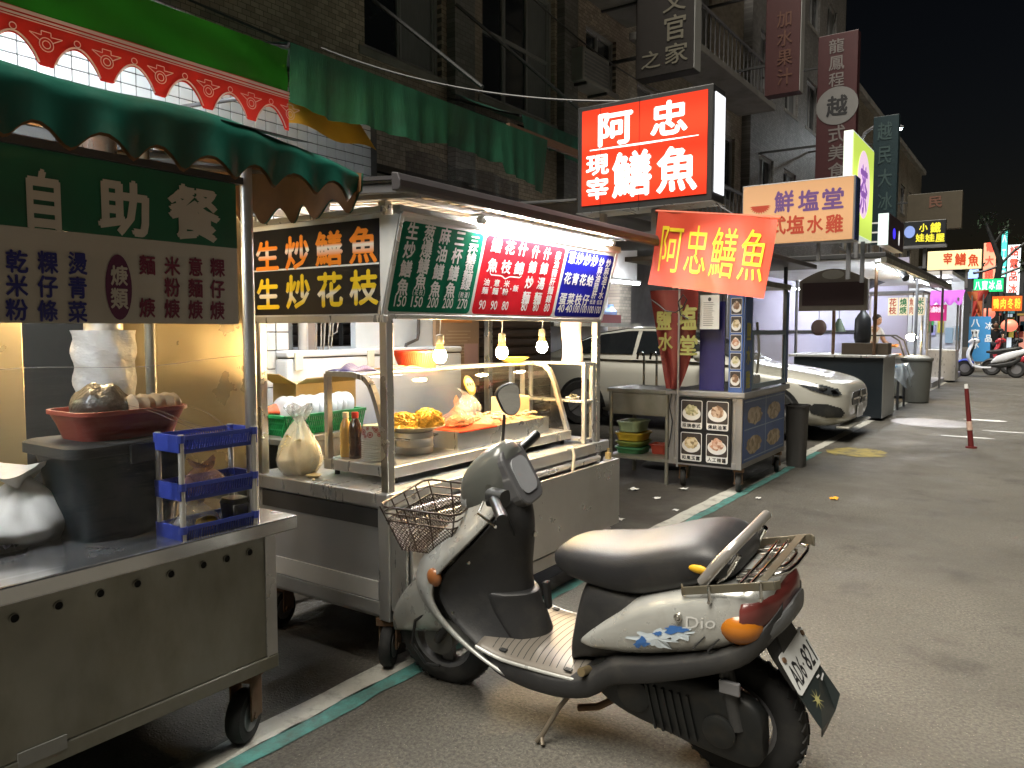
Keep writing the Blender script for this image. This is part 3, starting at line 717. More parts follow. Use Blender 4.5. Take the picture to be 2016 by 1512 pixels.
# sign board
XS = -2.062; yA, yB = -0.25, at_x(467, 500, XS).y; zT, zM, zB = 1.805, at_x(466, 489, XS).z, 1.378
SG = mat('sign_green', (0.010, 0.105, 0.048), 0.5, 0, 0.2, 4, dirt=(0.02, 0.07, 0.035), damt=0.6, dscale=5); SWH = mat('sign_offwhite', (0.52, 0.47, 0.41), 0.5, 0, 0.06, 3, dirt=(0.40, 0.35, 0.28), damt=0.5)
sg = MB().bx((XS - 0.02, yA, zM), (XS, yB, zT)).build('sign_board', SG, S1)
MB().bx((XS - 0.02, yA, zB), (XS, yB, zM - 0.0005)).build('lower_panel', SWH, sg)
MB().bx((XS - 0.03, yA, zT + 0.001), (XS + 0.012, yB + 0.02, zT + 0.022)).build('top_rail', DARKM, sg)
l = LX(XS)
for c, bx_ in (('自', (42, 336, 126, 452)), ('助', (194, 356, 294, 462)), ('餐', (332, 368, 430, 472))): on(l, c, *bx_, 0.036)
l.build(mat('sign_letter_white', (0.55, 0.49, 0.42), 0.5), sg)
l = LX(XS)
for txt, cx, w in (('乾米粉', 32, 43), ('粿仔條', 93, 39), ('燙青菜', 152, 37)):
    for i, c in enumerate(txt): on(l, c, cx - w / 2, 491 + i * 48 + cx * 0.04, cx + w / 2, 536 + i * 47 + cx * 0.03)
l.build(mat('sign_letter_blue', (0.018, 0.018, 0.17), 0.5), sg)
l = LX(XS)
for txt, cx, w in (('麵 焿', 289, 31), ('米粉焿', 338, 30), ('意麵焿', 384, 28), ('粿仔焿', 427, 28)):
    for i, c in enumerate(txt):
        if c != ' ': on(l, c, cx - w / 2, 503 + i * 42 + (cx - 289) * 0.045, cx + w / 2, 541 + i * 42 + (cx - 289) * 0.03)
l.build(mat('sign_letter_maroon', (0.16, 0.012, 0.04), 0.5), sg)
l = LX(XS, 0.002); a, b_, t_, d_ = at_x(207, 566, XS), at_x(259, 566, XS), at_x(233, 501, XS), at_x(233, 630, XS)
l.poly(ell((a.y + b_.y) / 2, (t_.z + d_.z) / 2, (b_.y - a.y) / 2, (t_.z - d_.z) / 2)); l.build(mat('sign_plum', (0.10, 0.010, 0.055), 0.5), sg, 'oval')
l = LX(XS, 0.004)
on(l, '焿', 217, 523, 250, 562); on(l, '類', 217, 567, 250, 608); l.build(MATS['sign_letter_white'], sg)
# scalloped awning
XF = -1.93; yW = (at_x(688, 380, XF).y - at_x(140, 287, XF).y) / 6; yT = at_x(688, 380, XF).y; yEnd = at_x(713, 340, XF).y; zV = 1.90
GT = mat('teal_green_tarp', (0.010, 0.095, 0.068), 0.42, 0, 0.45, 4, dirt=(0.035, 0.05, 0.025), damt=0.6, dscale=3.5, bump=0.35, bscale=10)
def scal(y): return zV - 0.055 - 0.05 * (0.5 + 0.5 * math.cos(2 * math.pi * (y - yT) / yW))
def aw_fn(off):
    def fn(u, v):
        y = -0.6 + (yEnd + 0.6) * u
        if v < 0.45:
            q = v / 0.45; x = -2.98 + (XF - 0.03 + 2.98) * q
            dr = 0.075 * max(0, (u - 0.80) / 0.20) ** 1.5; z = 2.10 - (0.135 + dr) * q - 0.035 * math.sin(q * math.pi * 0.95) * (1 + 0.3 * math.sin(y * 7)) + 0.008 * math.sin(y * 23 + q * 5)
        else:
            q = (v - 0.45) / 0.55; x = XF - 0.03 + 0.03 * math.sin(min(1, q * 3) * math.pi / 2) + q * (0.014 * math.sin(y * 2 * math.pi / yW + 0.8) + 0.01 * math.sin(y * 19))
            zt9 = 1.965 - 0.075 * max(0, (u - 0.80) / 0.20) ** 1.5; z = zt9 - (zt9 - scal(y)) * q + 0.006 * math.sin(y * 11) * (1 - q)
        return (x - off * 1.0, y, z - off * 0.8)
    return fn
ca = MB().grid(aw_fn(0), 150, 22).build('awning', GT, S1, smooth=True, angle=180)
MB().grid(aw_fn(0.008), 150, 22).build('awning_lining', BROWN, ca, smooth=True, angle=180)
def end_fn(off):
    def fn(u, v):
        x = XF + 0.005 + (-2.98 - XF) * u; top = 1.90 + 0.15 * u - 0.01
        bot = 1.80 + 0.03 * math.cos(2 * math.pi * (x - XF) / 0.145) - 0.02 * math.sin(u * 5)
        return (x, yEnd - off + 0.012 * math.sin(x * 21) * v, top - (top - bot) * v)
    return fn
MB().grid(end_fn(0), 70, 6).build('end_valance', GT, ca, smooth=True, angle=180)
MB().grid(end_fn(0.008), 70, 6).build('end_lining', BROWN, ca, smooth=True, angle=180)
f = MB()
for x, z in ((-2.085, 1.93), (-2.90, 2.01)): f.cyl((x, YS, z), (x, yEnd - 0.03, z), 0.014, n=8)
for y in (-0.35, 0.25, 0.9, 1.555, yEnd - 0.035): f.cyl((-2.92, y, 2.02), (XF - 0.04, y, 1.885), 0.012, n=8)
f.cyl((XF - 0.04, YS, 1.885), (XF - 0.04, yEnd - 0.03, 1.885), 0.012, n=8); f.build('awning_frame', DARKM, S1, smooth=True)
# black patch of tape on the awning top edge
MB().grid(lambda u, v: (XF - 0.10 + 0.09 * v, at_x(440, 230, XF).y + 0.33 * u, 1.972 - 0.02 * v), 6, 3).build('black_patch', BLACK, ca, solid=0.002)
# back panels, the lamp's warm yellow put into the steel colour
YEL = mat('lamp_yellow_steel_panel', (0.52, 0.42, 0.24), 0.32, 0.6, 0.06, 2, rvar=0.08)
xb = -2.93
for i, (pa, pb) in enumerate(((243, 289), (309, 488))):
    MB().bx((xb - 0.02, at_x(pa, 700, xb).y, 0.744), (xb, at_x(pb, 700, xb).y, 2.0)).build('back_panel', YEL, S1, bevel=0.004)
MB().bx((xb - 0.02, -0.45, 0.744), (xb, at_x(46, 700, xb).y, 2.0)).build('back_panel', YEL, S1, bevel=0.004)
# clear film stretched across the opening
yM = p.y
def filmfn(u, v):
    y = -0.4 + (1.54 + 0.4) * u; top = at_x(0, 752, -2.12).z * (1 - u) + at_x(480, 705, -2.10).z * u + 0.008 * math.sin(y * 9)
    return (-2.105 - 0.012 * math.sin(y * 6) * v - 0.006 * math.sin(y * 17 + v * 9), y, 0.744 + (top - 0.744) * v)
MB().grid(filmfn, 60, 16).build('plastic_screen', CLEAR, S1, smooth=True, angle=180)
CRS = film('highlight_film', (1, 1, 1), 0.12, haze=0.28, hazecol=(0.8, 0.8, 0.82), glow=0.3)  # whitish tubes: highlights along the film's creases and hem, put in as geometry
for k, (za_, ya2, zb2_) in enumerate(((1.02, 1.20, 1.14), (1.0, 1.12, 1.165), (1.03, 1.32, 1.15))):
    MB().tube([(-2.092, 1.535 + (ya2 - 1.535) * t_, za_ + (zb2_ - za_) * t_ + 0.006 * math.sin(t_ * 9 + k)) for t_ in [i / 10 for i in range(11)]], [0.0003 + 0.0010 * math.sin(3.14 * i / 10) for i in range(11)], 6).build('crease_highlight', CRS, S1, smooth=True)
MB().tube([Vector(filmfn(i / 30, 1.0)) for i in range(31)], 0.0013, 6).build('film_hem_highlight', CRS, S1, smooth=True)
# lamp behind the sign
b1 = thing('light_bulb', 'warm bulb hanging behind the green and white buffet sign', 'lamp', (-2.80, 1.33, 1.60))
MB().ball((-2.80, 1.33, 1.60), 0.032, 14, 10).build('globe', lamp('warm_bulb_inner', (1.0, 0.70, 0.34), 46), b1, smooth=True)
MB().cyl((-2.80, 1.33, 1.632), (-2.80, 1.33, 1.69), 0.016, n=12).build('socket', BLACK, b1); MB().cyl((-2.80, 1.33, 1.69), (-2.80, 1.33, 2.03), 0.004, n=6).build('cord', BLACK, b1)

b1 = thing('fluorescent_tube', 'added white tube lamp hidden behind the buffet sign, lighting the counter', 'lamp', (-2.32, 0.35, 1.80))  # added tube, out of view, to bring white light into the stall
MB().cyl((-2.32, -0.15, 1.80), (-2.32, 0.85, 1.80), 0.013, n=10).build('tube', lamp('buffet_tube', (0.86, 0.93, 1.0), 15), b1, smooth=True); MB().bx((-2.34, -0.2, 1.815), (-2.30, 0.9, 1.835)).build('fitting', WHITE, b1)
for y_ in (-0.15, 0.85): MB().cyl((-2.32, y_, 1.835), (-2.32, y_, 2.0), 0.004, n=6).build('hanger', GREYM, b1)
# --- things on the buffet counter
ZC = 0.742
def tub(name, m, c, a, b_, h, par=None, taper=0.86, rim=0.02, wall=0.006, n=5):
    """tapered rounded-rectangle tub with a rolled rim: c = centre of its base"""
    def rr(w, d, z, r): return [(c[0] + p_[0], c[1] + p_[1], z) for p_ in rrect(w, d, r, n)]
    z = c[2]; k = min(a, b_) * 0.25
    rings = [rr(a * taper, b_ * taper, z, k), rr(a * (taper + 1) / 2, b_ * (taper + 1) / 2, z + h / 2, k), rr(a, b_, z + h - rim, k), rr(a + rim, b_ + rim, z + h - rim, k), rr(a + rim, b_ + rim, z + h, k), rr(a - wall, b_ - wall, z + h, k), rr(a * taper - wall, b_ * taper - wall, z + wall, k)]
    return MB().loft(rings, cap=True).build(name, m, par, smooth=True, angle=35)
xk = -2.36
y0_, y1_ = at_x(132, 900, xk + 0.1).y, at_x(372, 900, xk + 0.1).y
bn = thing('storage_bin', 'dark plastic storage bin on the buffet counter under the red basin', 'bin', (xk, (y0_ + y1_) / 2, ZC))
hb = at_x(200, 880, xk).z - ZC
BIN = mat('dark_teal_plastic', (0.007, 0.015, 0.017), 0.4, 0, 0.3, 4, spec=0.2, dirt=(0.04, 0.035, 0.05), damt=0.5, dscale=6)
tub('body', BIN, (xk, (y0_ + y1_) / 2, ZC), 0.30, y1_ - y0_, hb, bn, 0.80, 0.012)
MB().loft([[(xk + a_[0], (y0_ + y1_) / 2 + a_[1], z_) for a_ in rrect(0.33 * s_, (y1_ - y0_ + 0.04) * s_, 0.05)] for z_, s_ in ((ZC + hb - 0.005, 1), (ZC + hb + 0.024, 1), (ZC + hb + 0.03, 0.95))]).build('lid', mat('grey_bin_lid', (0.022, 0.024, 0.025), 0.5, 0, 0.2), bn, smooth=True, angle=35)
MB().bx((xk + 0.166, (y0_ + y1_) / 2 - 0.045, ZC + hb - 0.035), (xk + 0.175, (y0_ + y1_) / 2 + 0.035, ZC + hb + 0.022)).build('latch', BLACK, bn, bevel=0.003)
zl = ZC + hb + 0.031
y0_, y1_ = at_x(150, 810, xk + 0.1).y, at_x(374, 810, xk + 0.1).y; yc = (y0_ + y1_) / 2
RBAS = mat('brick_red_plastic', (0.26, 0.035, 0.022), 0.4, 0, 0.12, dirt=(0.3, 0.08, 0.06))
solo(tub('basin', RBAS, (xk, yc, zl), 0.24, y1_ - y0_ - 0.01, 0.088, None, 0.84, 0.012), 'brick red plastic basin on the dark storage bin', 'basin')
o = MB().ball((xk - 0.02, yc - 0.045, zl + 0.085), (0.09, 0.085, 0.075), 24, 14)
o.v = [v_ + Vector((0, 0, 0.012 * math.sin(v_.y * 90) * math.sin(v_.x * 60))) for v_ in o.v]
solo(o.build('dried_fish_bag', mat('dark_mottled_food', (0.06, 0.05, 0.038), 0.35, 0, 0.6, 35, bump=0.6, bscale=70, coat=0.6), None, smooth=True), 'dark mottled bagged food heaped at the left of the red basin', 'food bag')
o = MB().loft([sell(0.045, 0.036, 0.9, 18, 0, 0, 0) for _ in (0, 1)]); o = MB()
rings = []
for i in range(15):
    t = i / 14; rr_ = 0.040 * (1 + 0.10 * math.sin(i * 1.9)) * (0.55 if i in (0, 14) else 1)
    rings.append([(xk + 0.05 + rr_ * math.cos(a_), yc - 0.0 + 0.165 * t, zl + 0.092 + rr_ * 0.8 * math.sin(a_) * (1 + 0.08 * math.sin(a_ * 5 + i))) for a_ in [2 * math.pi * k_ / 20 for k_ in range(20)]])
o.loft(rings)
solo(o.build('noodle_pack', mat('tan_noodle_pack', (0.44, 0.34, 0.22), 0.3, 0, 0.35, 25, stretch=(1, 0.2, 3), coat=0.7), None, smooth=True), 'plastic wrapped tan noodle pack lying in the red basin', 'food pack')

# blue three-tier rack
BLU = mat('blue_plastic', (0.045, 0.075, 0.42), 0.4, 0, 0.12, dirt=(0.05, 0.06, 0.2))
RPOST = mat('rack_post_white', (0.56, 0.54, 0.48), 0.4)
rk = thing('blue_rack', 'three tier blue plastic rack with white posts on the buffet counter', 'rack', (-2.12, 1.43, ZC))
xr1, xr0 = -2.066, -2.185; ya, yb = 1.295, at_x(500, 900, xr1).y
zr = at_x(365, 855, xr1).z
for (x, y) in ((xr1, ya), (xr0, ya + 0.0), (xr1, yb), (xr0, yb)):
    MB().cyl((x, y, ZC), (x, y, zr), 0.0085, n=12).build('post', RPOST, rk, smooth=True)
def rack_tier(z, par):
    t = MB(); d = 0.042
    for x in (xr1 + 0.004, xr0 - 0.004):
        t.bar((x, ya, z), (x, yb, z), 0.006, 0.012)
        t.bar((x - 0.01 * (1 if x > -2.1 else -1), ya, z - d), (x - 0.01 * (1 if x > -2.1 else -1), yb, z - d), 0.005, 0.012)
        n = 30
        for i in range(n + 1):
            y = ya + (yb - ya) * i / n
            t.bar((x, y, z), (x - 0.01 * (1 if x > -2.1 else -1), y, z - d), 0.004)
    for y in (ya - 0.006, yb + 0.006):
        t.bx((xr0 - 0.006, y - 0.004, z - d), (xr1 + 0.006, y + 0.004, z + 0.008))
    t.bx((xr0 + 0.006, ya, z - d - 0.004), (xr1 - 0.006, yb, z - d))
    for (x, y) in ((xr1, ya), (xr0, ya), (xr1, yb), (xr0, yb)): t.cyl((x, y, z - 0.014), (x, y, z + 0.008), 0.0125, n=12)
    t.build('tier', BLU, par)
hz = [at_x(365, 862, xr1).z, at_x(370, 956, xr1).z, at_x(372, 1040, xr1).z]
for z in hz: rack_tier(z, rk)
solo(bag_mesh((-2.125, 1.37, hz[2] - 0.035), (0.05, 0.085), 0.115, 3, 0.3).build('food_bag', POLY, None, smooth=True), 'crinkled clear bag on the lowest tier of the blue rack', 'bag')
solo(MB().ball((-2.108, 1.40, hz[2] - 0.008), (0.026, 0.036, 0.022), 18, 12).build('orange_fruit', mat('orange_yellow_food', (0.75, 0.42, 0.02), 0.4, 0, 0.1), None, smooth=True), 'yellow food lump inside the bag on the lowest rack tier', 'food')
solo(bag_mesh((-2.125, 1.40, hz[1] - 0.035), (0.045, 0.075), 0.085, 5, 0.4).build('food_bag', film('warm_clear_bag', (0.98, 0.9, 0.85), 0.12, haze=0.35, hazecol=(0.75, 0.5, 0.42), bump=1.0, bscale=20), None, smooth=True), 'pinkish plastic bag on the middle tier of the blue rack', 'bag')
solo(MB().loft([[(-2.125 + p_[0], 1.515 + p_[1], z_) for p_ in rrect(0.085 * s_, 0.07 * s_, 0.02)] for z_, s_ in ((hz[2] - 0.036, 0.85), (hz[2] + 0.03, 1), (hz[2] + 0.034, 1.05), (hz[2] + 0.05, 0.9))]).build('food_box', mat('grey_lunchbox', (0.17, 0.17, 0.15), 0.3, 0, 0.1, coat=0.5), None, smooth=True, angle=35), 'small grey lidded box at the right of the lowest rack tier', 'box')
# exhaust duct wrapped in white cloth
xd = -2.72; yd = at_x(205, 680, xd).y
du = thing('exhaust_duct', 'steel exhaust pipe wrapped in white plastic behind the buffet counter', 'duct', (xd, yd, ZC))
MB().cyl((xd, yd, 1.30), (xd, yd, 2.02), 0.062, n=28).build('pipe', STEEL, du, smooth=True)
rings = []
for i in range(40):
    t = i / 39; z = ZC + (1.36 - ZC) * t
    rings.append([(xd + (0.075 + 0.02 * t + 0.006 * math.sin(z * 70 + a_ * 3) + 0.005 * math.sin(a_ * 9 + z * 31)) * math.cos(a_), yd + (0.085 + 0.02 * t + 0.006 * math.sin(z * 63 + a_ * 2)) * math.sin(a_), z) for a_ in [2 * math.pi * k_ / 40 for k_ in range(40)]])
MB().loft(rings).build('white_wrap', mat('white_wrap', (0.66, 0.65, 0.63), 0.45, 0, 0.1, bump=0.7, bscale=28, stretch=(1, 1, 2)), du, smooth=True)
# steaming tub of white cloth, tray with ladle at the left edge
solo(bag_mesh((-2.45, at_x(40, 930, -2.45).y, ZC), (0.13, 0.15), 0.22, 9, 0.38, rag=0.16, n=48, m=36).build('white_cloth_bundle', mat('white_cloth', (0.66, 0.63, 0.58), 0.7, 0, 0.06, bump=0.3, bscale=30, sheen=0.3), None, smooth=True), 'white cloth bundle behind the film at the left picture edge', 'cloth')
tr = thing('serving_tray', 'round steel tray with dark contents at the left end of the buffet counter', 'tray', (*at_z(-8, 1085, ZC).to_2d(), ZC))
p = at_z(-8, 1085, ZC)
MB().lathe([(0.0, 0.002), (0.075, 0.002), (0.09, 0.012), (0.093, 0.012), (0.078, 0.0), (0, 0)], (p.x, p.y, ZC), 36).build('dish', CHROME, tr, smooth=True)
b = MB().grid(lambda u, v: (p.x + 0.06 * (u - .5) * 2, p.y + 0.06 * (v - .5) * 2, ZC + 0.012 + 0.02 * abs(wob(u * 9, v * 9, 1, 1.5))), 14, 14); b.build('dark_food', mat('dark_food', (0.03, 0.025, 0.03), 0.3, 0, 0.4, 30), tr, smooth=True)
# ================================================================== STALL 2: fried eel stall
S2 = thing('eel_stall', 'stainless steel fried eel stall with glass showcase and lit menu boards', 'stall', (-2.5, 3.1, 0))
ZD = 0.715; YL, YR2, XFr, XBk = 2.2, 3.97, -2.12, -2.92
def zy(py, px=737): return at_y(px, py, YL).z
MB().bx((XBk - 0.03, YL - 0.012, 0.655), (-2.10, 4.06, ZD)).build('counter_top', STEEL, S2, bevel=0.006)
cb = MB().bx((XBk, YL + 0.012, 0.20), (-2.16, 3.95, 0.654)).build('cabinet', mat('steel_side_panel', (0.40, 0.40, 0.40), 0.42, 0.45, 0.1, 4, rvar=0.08, dirt=(0.28, 0.27, 0.25)), S2, bevel=0.003)
MB().bx((XBk + 0.03, YL + 0.004, zy(1038)), (-2.17, YL + 0.0115, zy(1003))).build('recess_shade_strip', mat('recess_shade_strip', (0.05, 0.048, 0.046), 0.6), cb)  # flat dark strip, the recess's shade put into its colour
MB().bx((XBk + 0.01, YL + 0.002, zy(1180)), (-2.17, YL + 0.0112, zy(1144))).build('bright_band', mat('polished_steel', (0.75, 0.74, 0.72), 0.4, 0.4, 0.05), cb)
MB().bx((XBk, YL - 0.002, 0.215), (-2.10, YL + 0.011, zy(1181) - 0.001)).build('base_panel', MATS['steel_side_panel'], S2, bevel=0.003)
for x, y in ((-2.13, YL + 0.015), (-2.13, 3.93)):
    MB().bx((x - 0.03, y - 0.022, 0.2), (x + 0.03, y + 0.022, 0.654)).build('corner_post', STEEL, S2, bevel=0.004)
# fold-down front trough
MB().bx((-2.015, YL + 0.02, 0.245), (-2.0, 4.0, 0.622)).build('front_apron', STEEL, S2, bevel=0.003)
MB().bx((-2.10, YL + 0.004, 0.245), (-2.016, YL + 0.019, 0.622)).build('apron_end', STEEL, S2, bevel=0.003)
MB().bx((-2.10, YL + 0.02, 0.59), (-2.016, 4.0, 0.598)).build('trough_floor', STEEL, S2)
MB().bx((-2.10, 3.985, 0.599), (-2.016, 4.0, 0.622)).build('trough_end', STEEL, S2)
MB().bx((-2.06, YL + 0.05, 0.17), (-2.01, 3.92, 0.235)).build('lower_rail', STEEL, S2, bevel=0.004)
MB().cyl((-2.085, 2.3, 0.63), (-2.085, 3.9, 0.63), 0.017, n=12).build('gas_pipe', STEEL, S2, smooth=True)
MB().tube([(-2.07, 3.52, 0.73), (-2.045, 3.53, 0.74), (-2.035, 3.535, 0.70), (-2.04, 3.53, 0.61)], 0.0085, 8).build('hose', mat('cream_hose', (0.55, 0.50, 0.38), 0.5), S2, smooth=True)
MB().bx((-2.06, 3.93, 0.622), (-2.03, 3.955, 0.66)).cyl((-2.045, 3.942, 0.66), (-2.045, 3.942, 0.685), 0.008, n=8).build('valve', mat('brass', (0.55, 0.42, 0.2), 0.35, 1.0), S2, bevel=0.002)
caster(S2, -2.145, 2.235, 0.088, 0.205, 0.5); caster(S2, -2.85, 2.26, 0.088, 0.205, 0.2); caster(S2, -2.145, 3.86, 0.088, 0.205, 0.9); caster(S2, -2.85, 3.86, 0.088, 0.205, 0.1)
# uprights
PST = mat('post_steel', (0.50, 0.49, 0.47), 0.28, 1.0, 0.06, 3, rvar=0.06)
for x, y in ((XFr - 0.012, YL + 0.025), (XFr - 0.012, 3.945), (XBk + 0.02, YL + 0.02), (XBk + 0.02, 3.945)):
    MB().bx((x - 0.02, y - 0.02, ZD), (x + 0.02, y + 0.02, 1.86)).build('post', PST, S2, bevel=0.004)
# tilted menu board along the street side
ML, MH = 1.775, math.hypot(0.10, 0.385)
MO = Vector((-2.115, YL - 0.005, 1.415)); MV = Vector((0.10, 0, 0.385)).normalized(); MU = Vector((0, 1, 0)); MN = MU.cross(MV)
mb = MB().prism([(0, 0), (ML, 0), (ML, MH), (0, MH)], (MO, MU, MV), 0.03).build('menu_board', mat('menu_white', (0.70, 0.71, 0.70), 0.35), S2)
fr = MB()
for a, b_ in (((0, 0), (ML, 0)), ((0, MH), (ML, MH)), ((0, 0), (0, MH)), ((ML, 0), (ML, MH))):
    P = lambda q: MO + MU * q[0] + MV * q[1] - MN * 0.012
    fr.bar(P(a), P(b_), 0.02, 0.034, up=MN)
fr.build('board_frame', STEEL, mb, bevel=0.003)
def um(px, py=515): return at_x(px, py, -2.065).y - MO.y
G0, G1, R0, R1, Bl0, Bl1 = um(776), um(938), um(943), um(1100), um(1105), ML - 0.02
def panel(u0, u1, m):
    l = Letters(MO, MU, MV, 0.0012); cx, w = (u0 + u1) / 2, u1 - u0
    l.poly([(cx + p_[0], MH / 2 - 0.004 + p_[1]) for p_ in rrect(w, MH - 0.045, 0.022)]); l.build(m, mb, 'colour_panel')
panel(G0, G1, mat('menu_green', (0.004, 0.14, 0.075), 0.55, var=0.03, spec=0.06)); panel(R0, R1, mat('menu_red', (0.52, 0.012, 0.022), 0.55, var=0.03, spec=0.06)); panel(Bl0, Bl1, mat('menu_blue', (0.010, 0.012, 0.27), 0.55, var=0.03, spec=0.06))
l = Letters(MO, MU, MV, 0.0026)
vt, vb, vp = MH - 0.060, 0.118, 0.062
wg = (G1 - G0) / 5.3
for i, (t_, n_, pr) in enumerate((('生炒鱔魚', '', '150'), ('葱爆鱔魚', '花枝', '150'), ('麻油鱔魚', '', '200'), ('三杯鱔魚', '', '200'), ('三杯鱔魚麵線', '附湯', '270'))):
    u = G0 + wg * (i + 0.68)
    v1_ = vb + (0.028 if n_ else 0)
    l.col(t_, u, vt, v1_, wg * 0.66, 0.066 if len(t_) == 4 else 0.045)
    if n_:
        l.row(n_, u - 0.014, u + 0.014, vb - 0.017, 0.022, 0.026, B1); l.ch('(', u - 0.033, vb - 0.017, 0.006, 0.03); l.ch(')', u + 0.033, vb - 0.017, 0.006, 0.03)
    l.ch(pr, u, vp, wg * 0.68, 0.044)
wr = (R1 - R0) / 6.4
for i, t_ in enumerate(('鱔魚', '花枝', '什錦')): l.col(t_, R0 + wr * (i + 0.8), vt - 0.005, vt - 0.095, wr * 0.72, 0.062)
b0 = vt - 0.14; uu = [R0 + wr * 0.7 + wr * 2.4 * i / 20 for i in range(21)]
for i in range(20):
    f_ = lambda k_: b0 + 0.010 * (1 if k_ in (0, 20) else 0) - 0.012 * math.exp(-((k_ - 10) / 1.6) ** 2)
    l.poly([(uu[i], f_(i)), (uu[i + 1], f_(i + 1)), (uu[i + 1], f_(i + 1) + 0.005), (uu[i], f_(i) + 0.005)])
for i, t_ in enumerate(('油麵', '意麵', '米粉')):
    l.col(t_, R0 + wr * (0.62 + 0.74 * i), b0 - 0.032, b0 - 0.070, wr * 0.42, 0.032); l.poly(ell(R0 + wr * (1.0 + 0.74 * i), b0 - 0.055, 0.004, 0.004, 8))
l.ch('飯', R0 + wr * 2.86, b0 - 0.05, wr * 0.42, 0.032)
for i, pr in enumerate(('90', '90', '80')): l.ch(pr, R0 + wr * (0.62 + 0.85 * i), vp, wr * 0.46, 0.042)
for i, t_ in enumerate(('什錦炒麵', '什錦湯麵', '麻油豬肝麵線')):
    u = R0 + wr * (3.85 + 0.98 * i); l.col(t_, u, vt - 0.008, vb - 0.01, wr * (0.62 if i < 2 else 0.46), 0.060 if i < 2 else 0.042); l.ch(pr := '80', u, vp, wr * 0.46, 0.042)
wb = (Bl1 - Bl0) / 6.3
for i, (t_, pr) in enumerate((('蔥花蛋', '40'), ('炒青菜', '40'), ('炒花枝', '100'), ('炒蛤仔', '100'), ('炒麻油豬肝', '100'), ('炒麻油下水', '100'))):
    u = Bl0 + wb * (i + 0.65); l.col(t_, u, vt - 0.008, vb - (0.004 if i < 4 else -0.03), wb * (0.86 if i < 4 else 0.66), 0.062 if i < 4 else 0.046)
    if i > 3: l.row('低酒', u - wb * 0.2, u + wb * 0.2, vb - 0.012, wb * 0.36, 0.026, B1)
    l.ch(pr, u, vp, wb * 0.8, 0.042)
l.build(mat('menu_letter_white', (0.74, 0.75, 0.74), 0.4), mb)
# white wedge closing the tilted board's end, black side board
MB().prism([(-2.118, 1.415), (-2.018, 1.795), (-2.118, 1.80)], ((0, YL - 0.006, 0), (1, 0, 0), (0, 0, 1)), -0.012).build('wedge_panel', MATS['menu_white'], S2)
sx0, sx1 = at_y(499, 540, YL - 0.01).x, at_y(749, 540, YL - 0.01).x; sz0, sz1 = 1.425, 1.79
sb = MB().bx((sx0 - 0.01, YL - 0.012, sz0 - 0.005), (-2.119, YL - 0.002, sz1 + 0.02)).build('side_sign', MATS['menu_white'], S2)
MB().bx((sx0 - 0.03, YL - 0.024, sz0 - 0.035), (-2.10, YL + 0.0, sz0 - 0.006)).bx((sx0 - 0.03, YL - 0.024, sz1 + 0.021), (-2.10, YL + 0.0, sz1 + 0.045)).build('sign_rail', STEEL, sb, bevel=0.003)
MB().bx((sx0, YL - 0.0145, sz0), (sx1, YL - 0.0125, sz1)).build('black_panel', mat('sign_black', (0.008, 0.008, 0.010), 0.3), sb)
l = LY(YL - 0.015, 0.001); zz = at_y(625, 527, YL).z
l.poly([(sx0, zz - 0.0035), (sx1, zz - 0.0035), (sx1, zz + 0.0035), (sx0, zz + 0.0035)]); l.build(MATS['menu_letter_white'], sb, 'divider')
def two_tone(name, col, z0_, z1_):
    """sign ink that fades to white across the middle of each character, as printed"""
    m = bpy.data.materials.new(name); m.use_nodes = True; nt = m.node_tree; N = nt.nodes; L = nt.links; b = N['Principled BSDF']
    tc = N.new('ShaderNodeTexCoord'); sp = N.new('ShaderNodeSeparateXYZ'); L.new(tc.outputs['Object'], sp.inputs[0])
    r = N.new('ShaderNodeMapRange'); r.inputs[1].default_value = z0_; r.inputs[2].default_value = z1_; L.new(sp.outputs[2], r.inputs[0])
    cr = N.new('ShaderNodeValToRGB'); e = cr.color_ramp.elements; e[0].color = (*col, 1); e[0].position = 0.25; e[1].color = (0.8, 0.74, 0.66, 1); e[1].position = 0.45
    n1 = e.new(0.52); n1.color = (*col, 1); L.new(r.outputs[0], cr.inputs[0]); L.new(cr.outputs[0], b.inputs['Base Color']); b.inputs['Roughness'].default_value = 0.4
    return m
l = LY(YL - 0.015, 0.001)
for c, bx_ in (('生', (504, 475, 549, 534)), ('炒', (562, 464, 609, 530)), ('鱔', (622, 455, 674, 523)), ('魚', (688, 446, 742, 518))): on(l, c, *bx_)
l.build(two_tone('orange_sign_ink', (0.82, 0.24, 0.02), zz, sz1), sb)
l = LY(YL - 0.015, 0.001)
for c, bx_ in (('生', (506, 549, 550, 610)), ('炒', (564, 541, 611, 607)), ('花', (625, 536, 675, 604)), ('枝', (690, 531, 744, 600))): on(l, c, *bx_)
l.build(two_tone('yellow_sign_ink', (0.80, 0.56, 0.02), sz0, zz), sb)
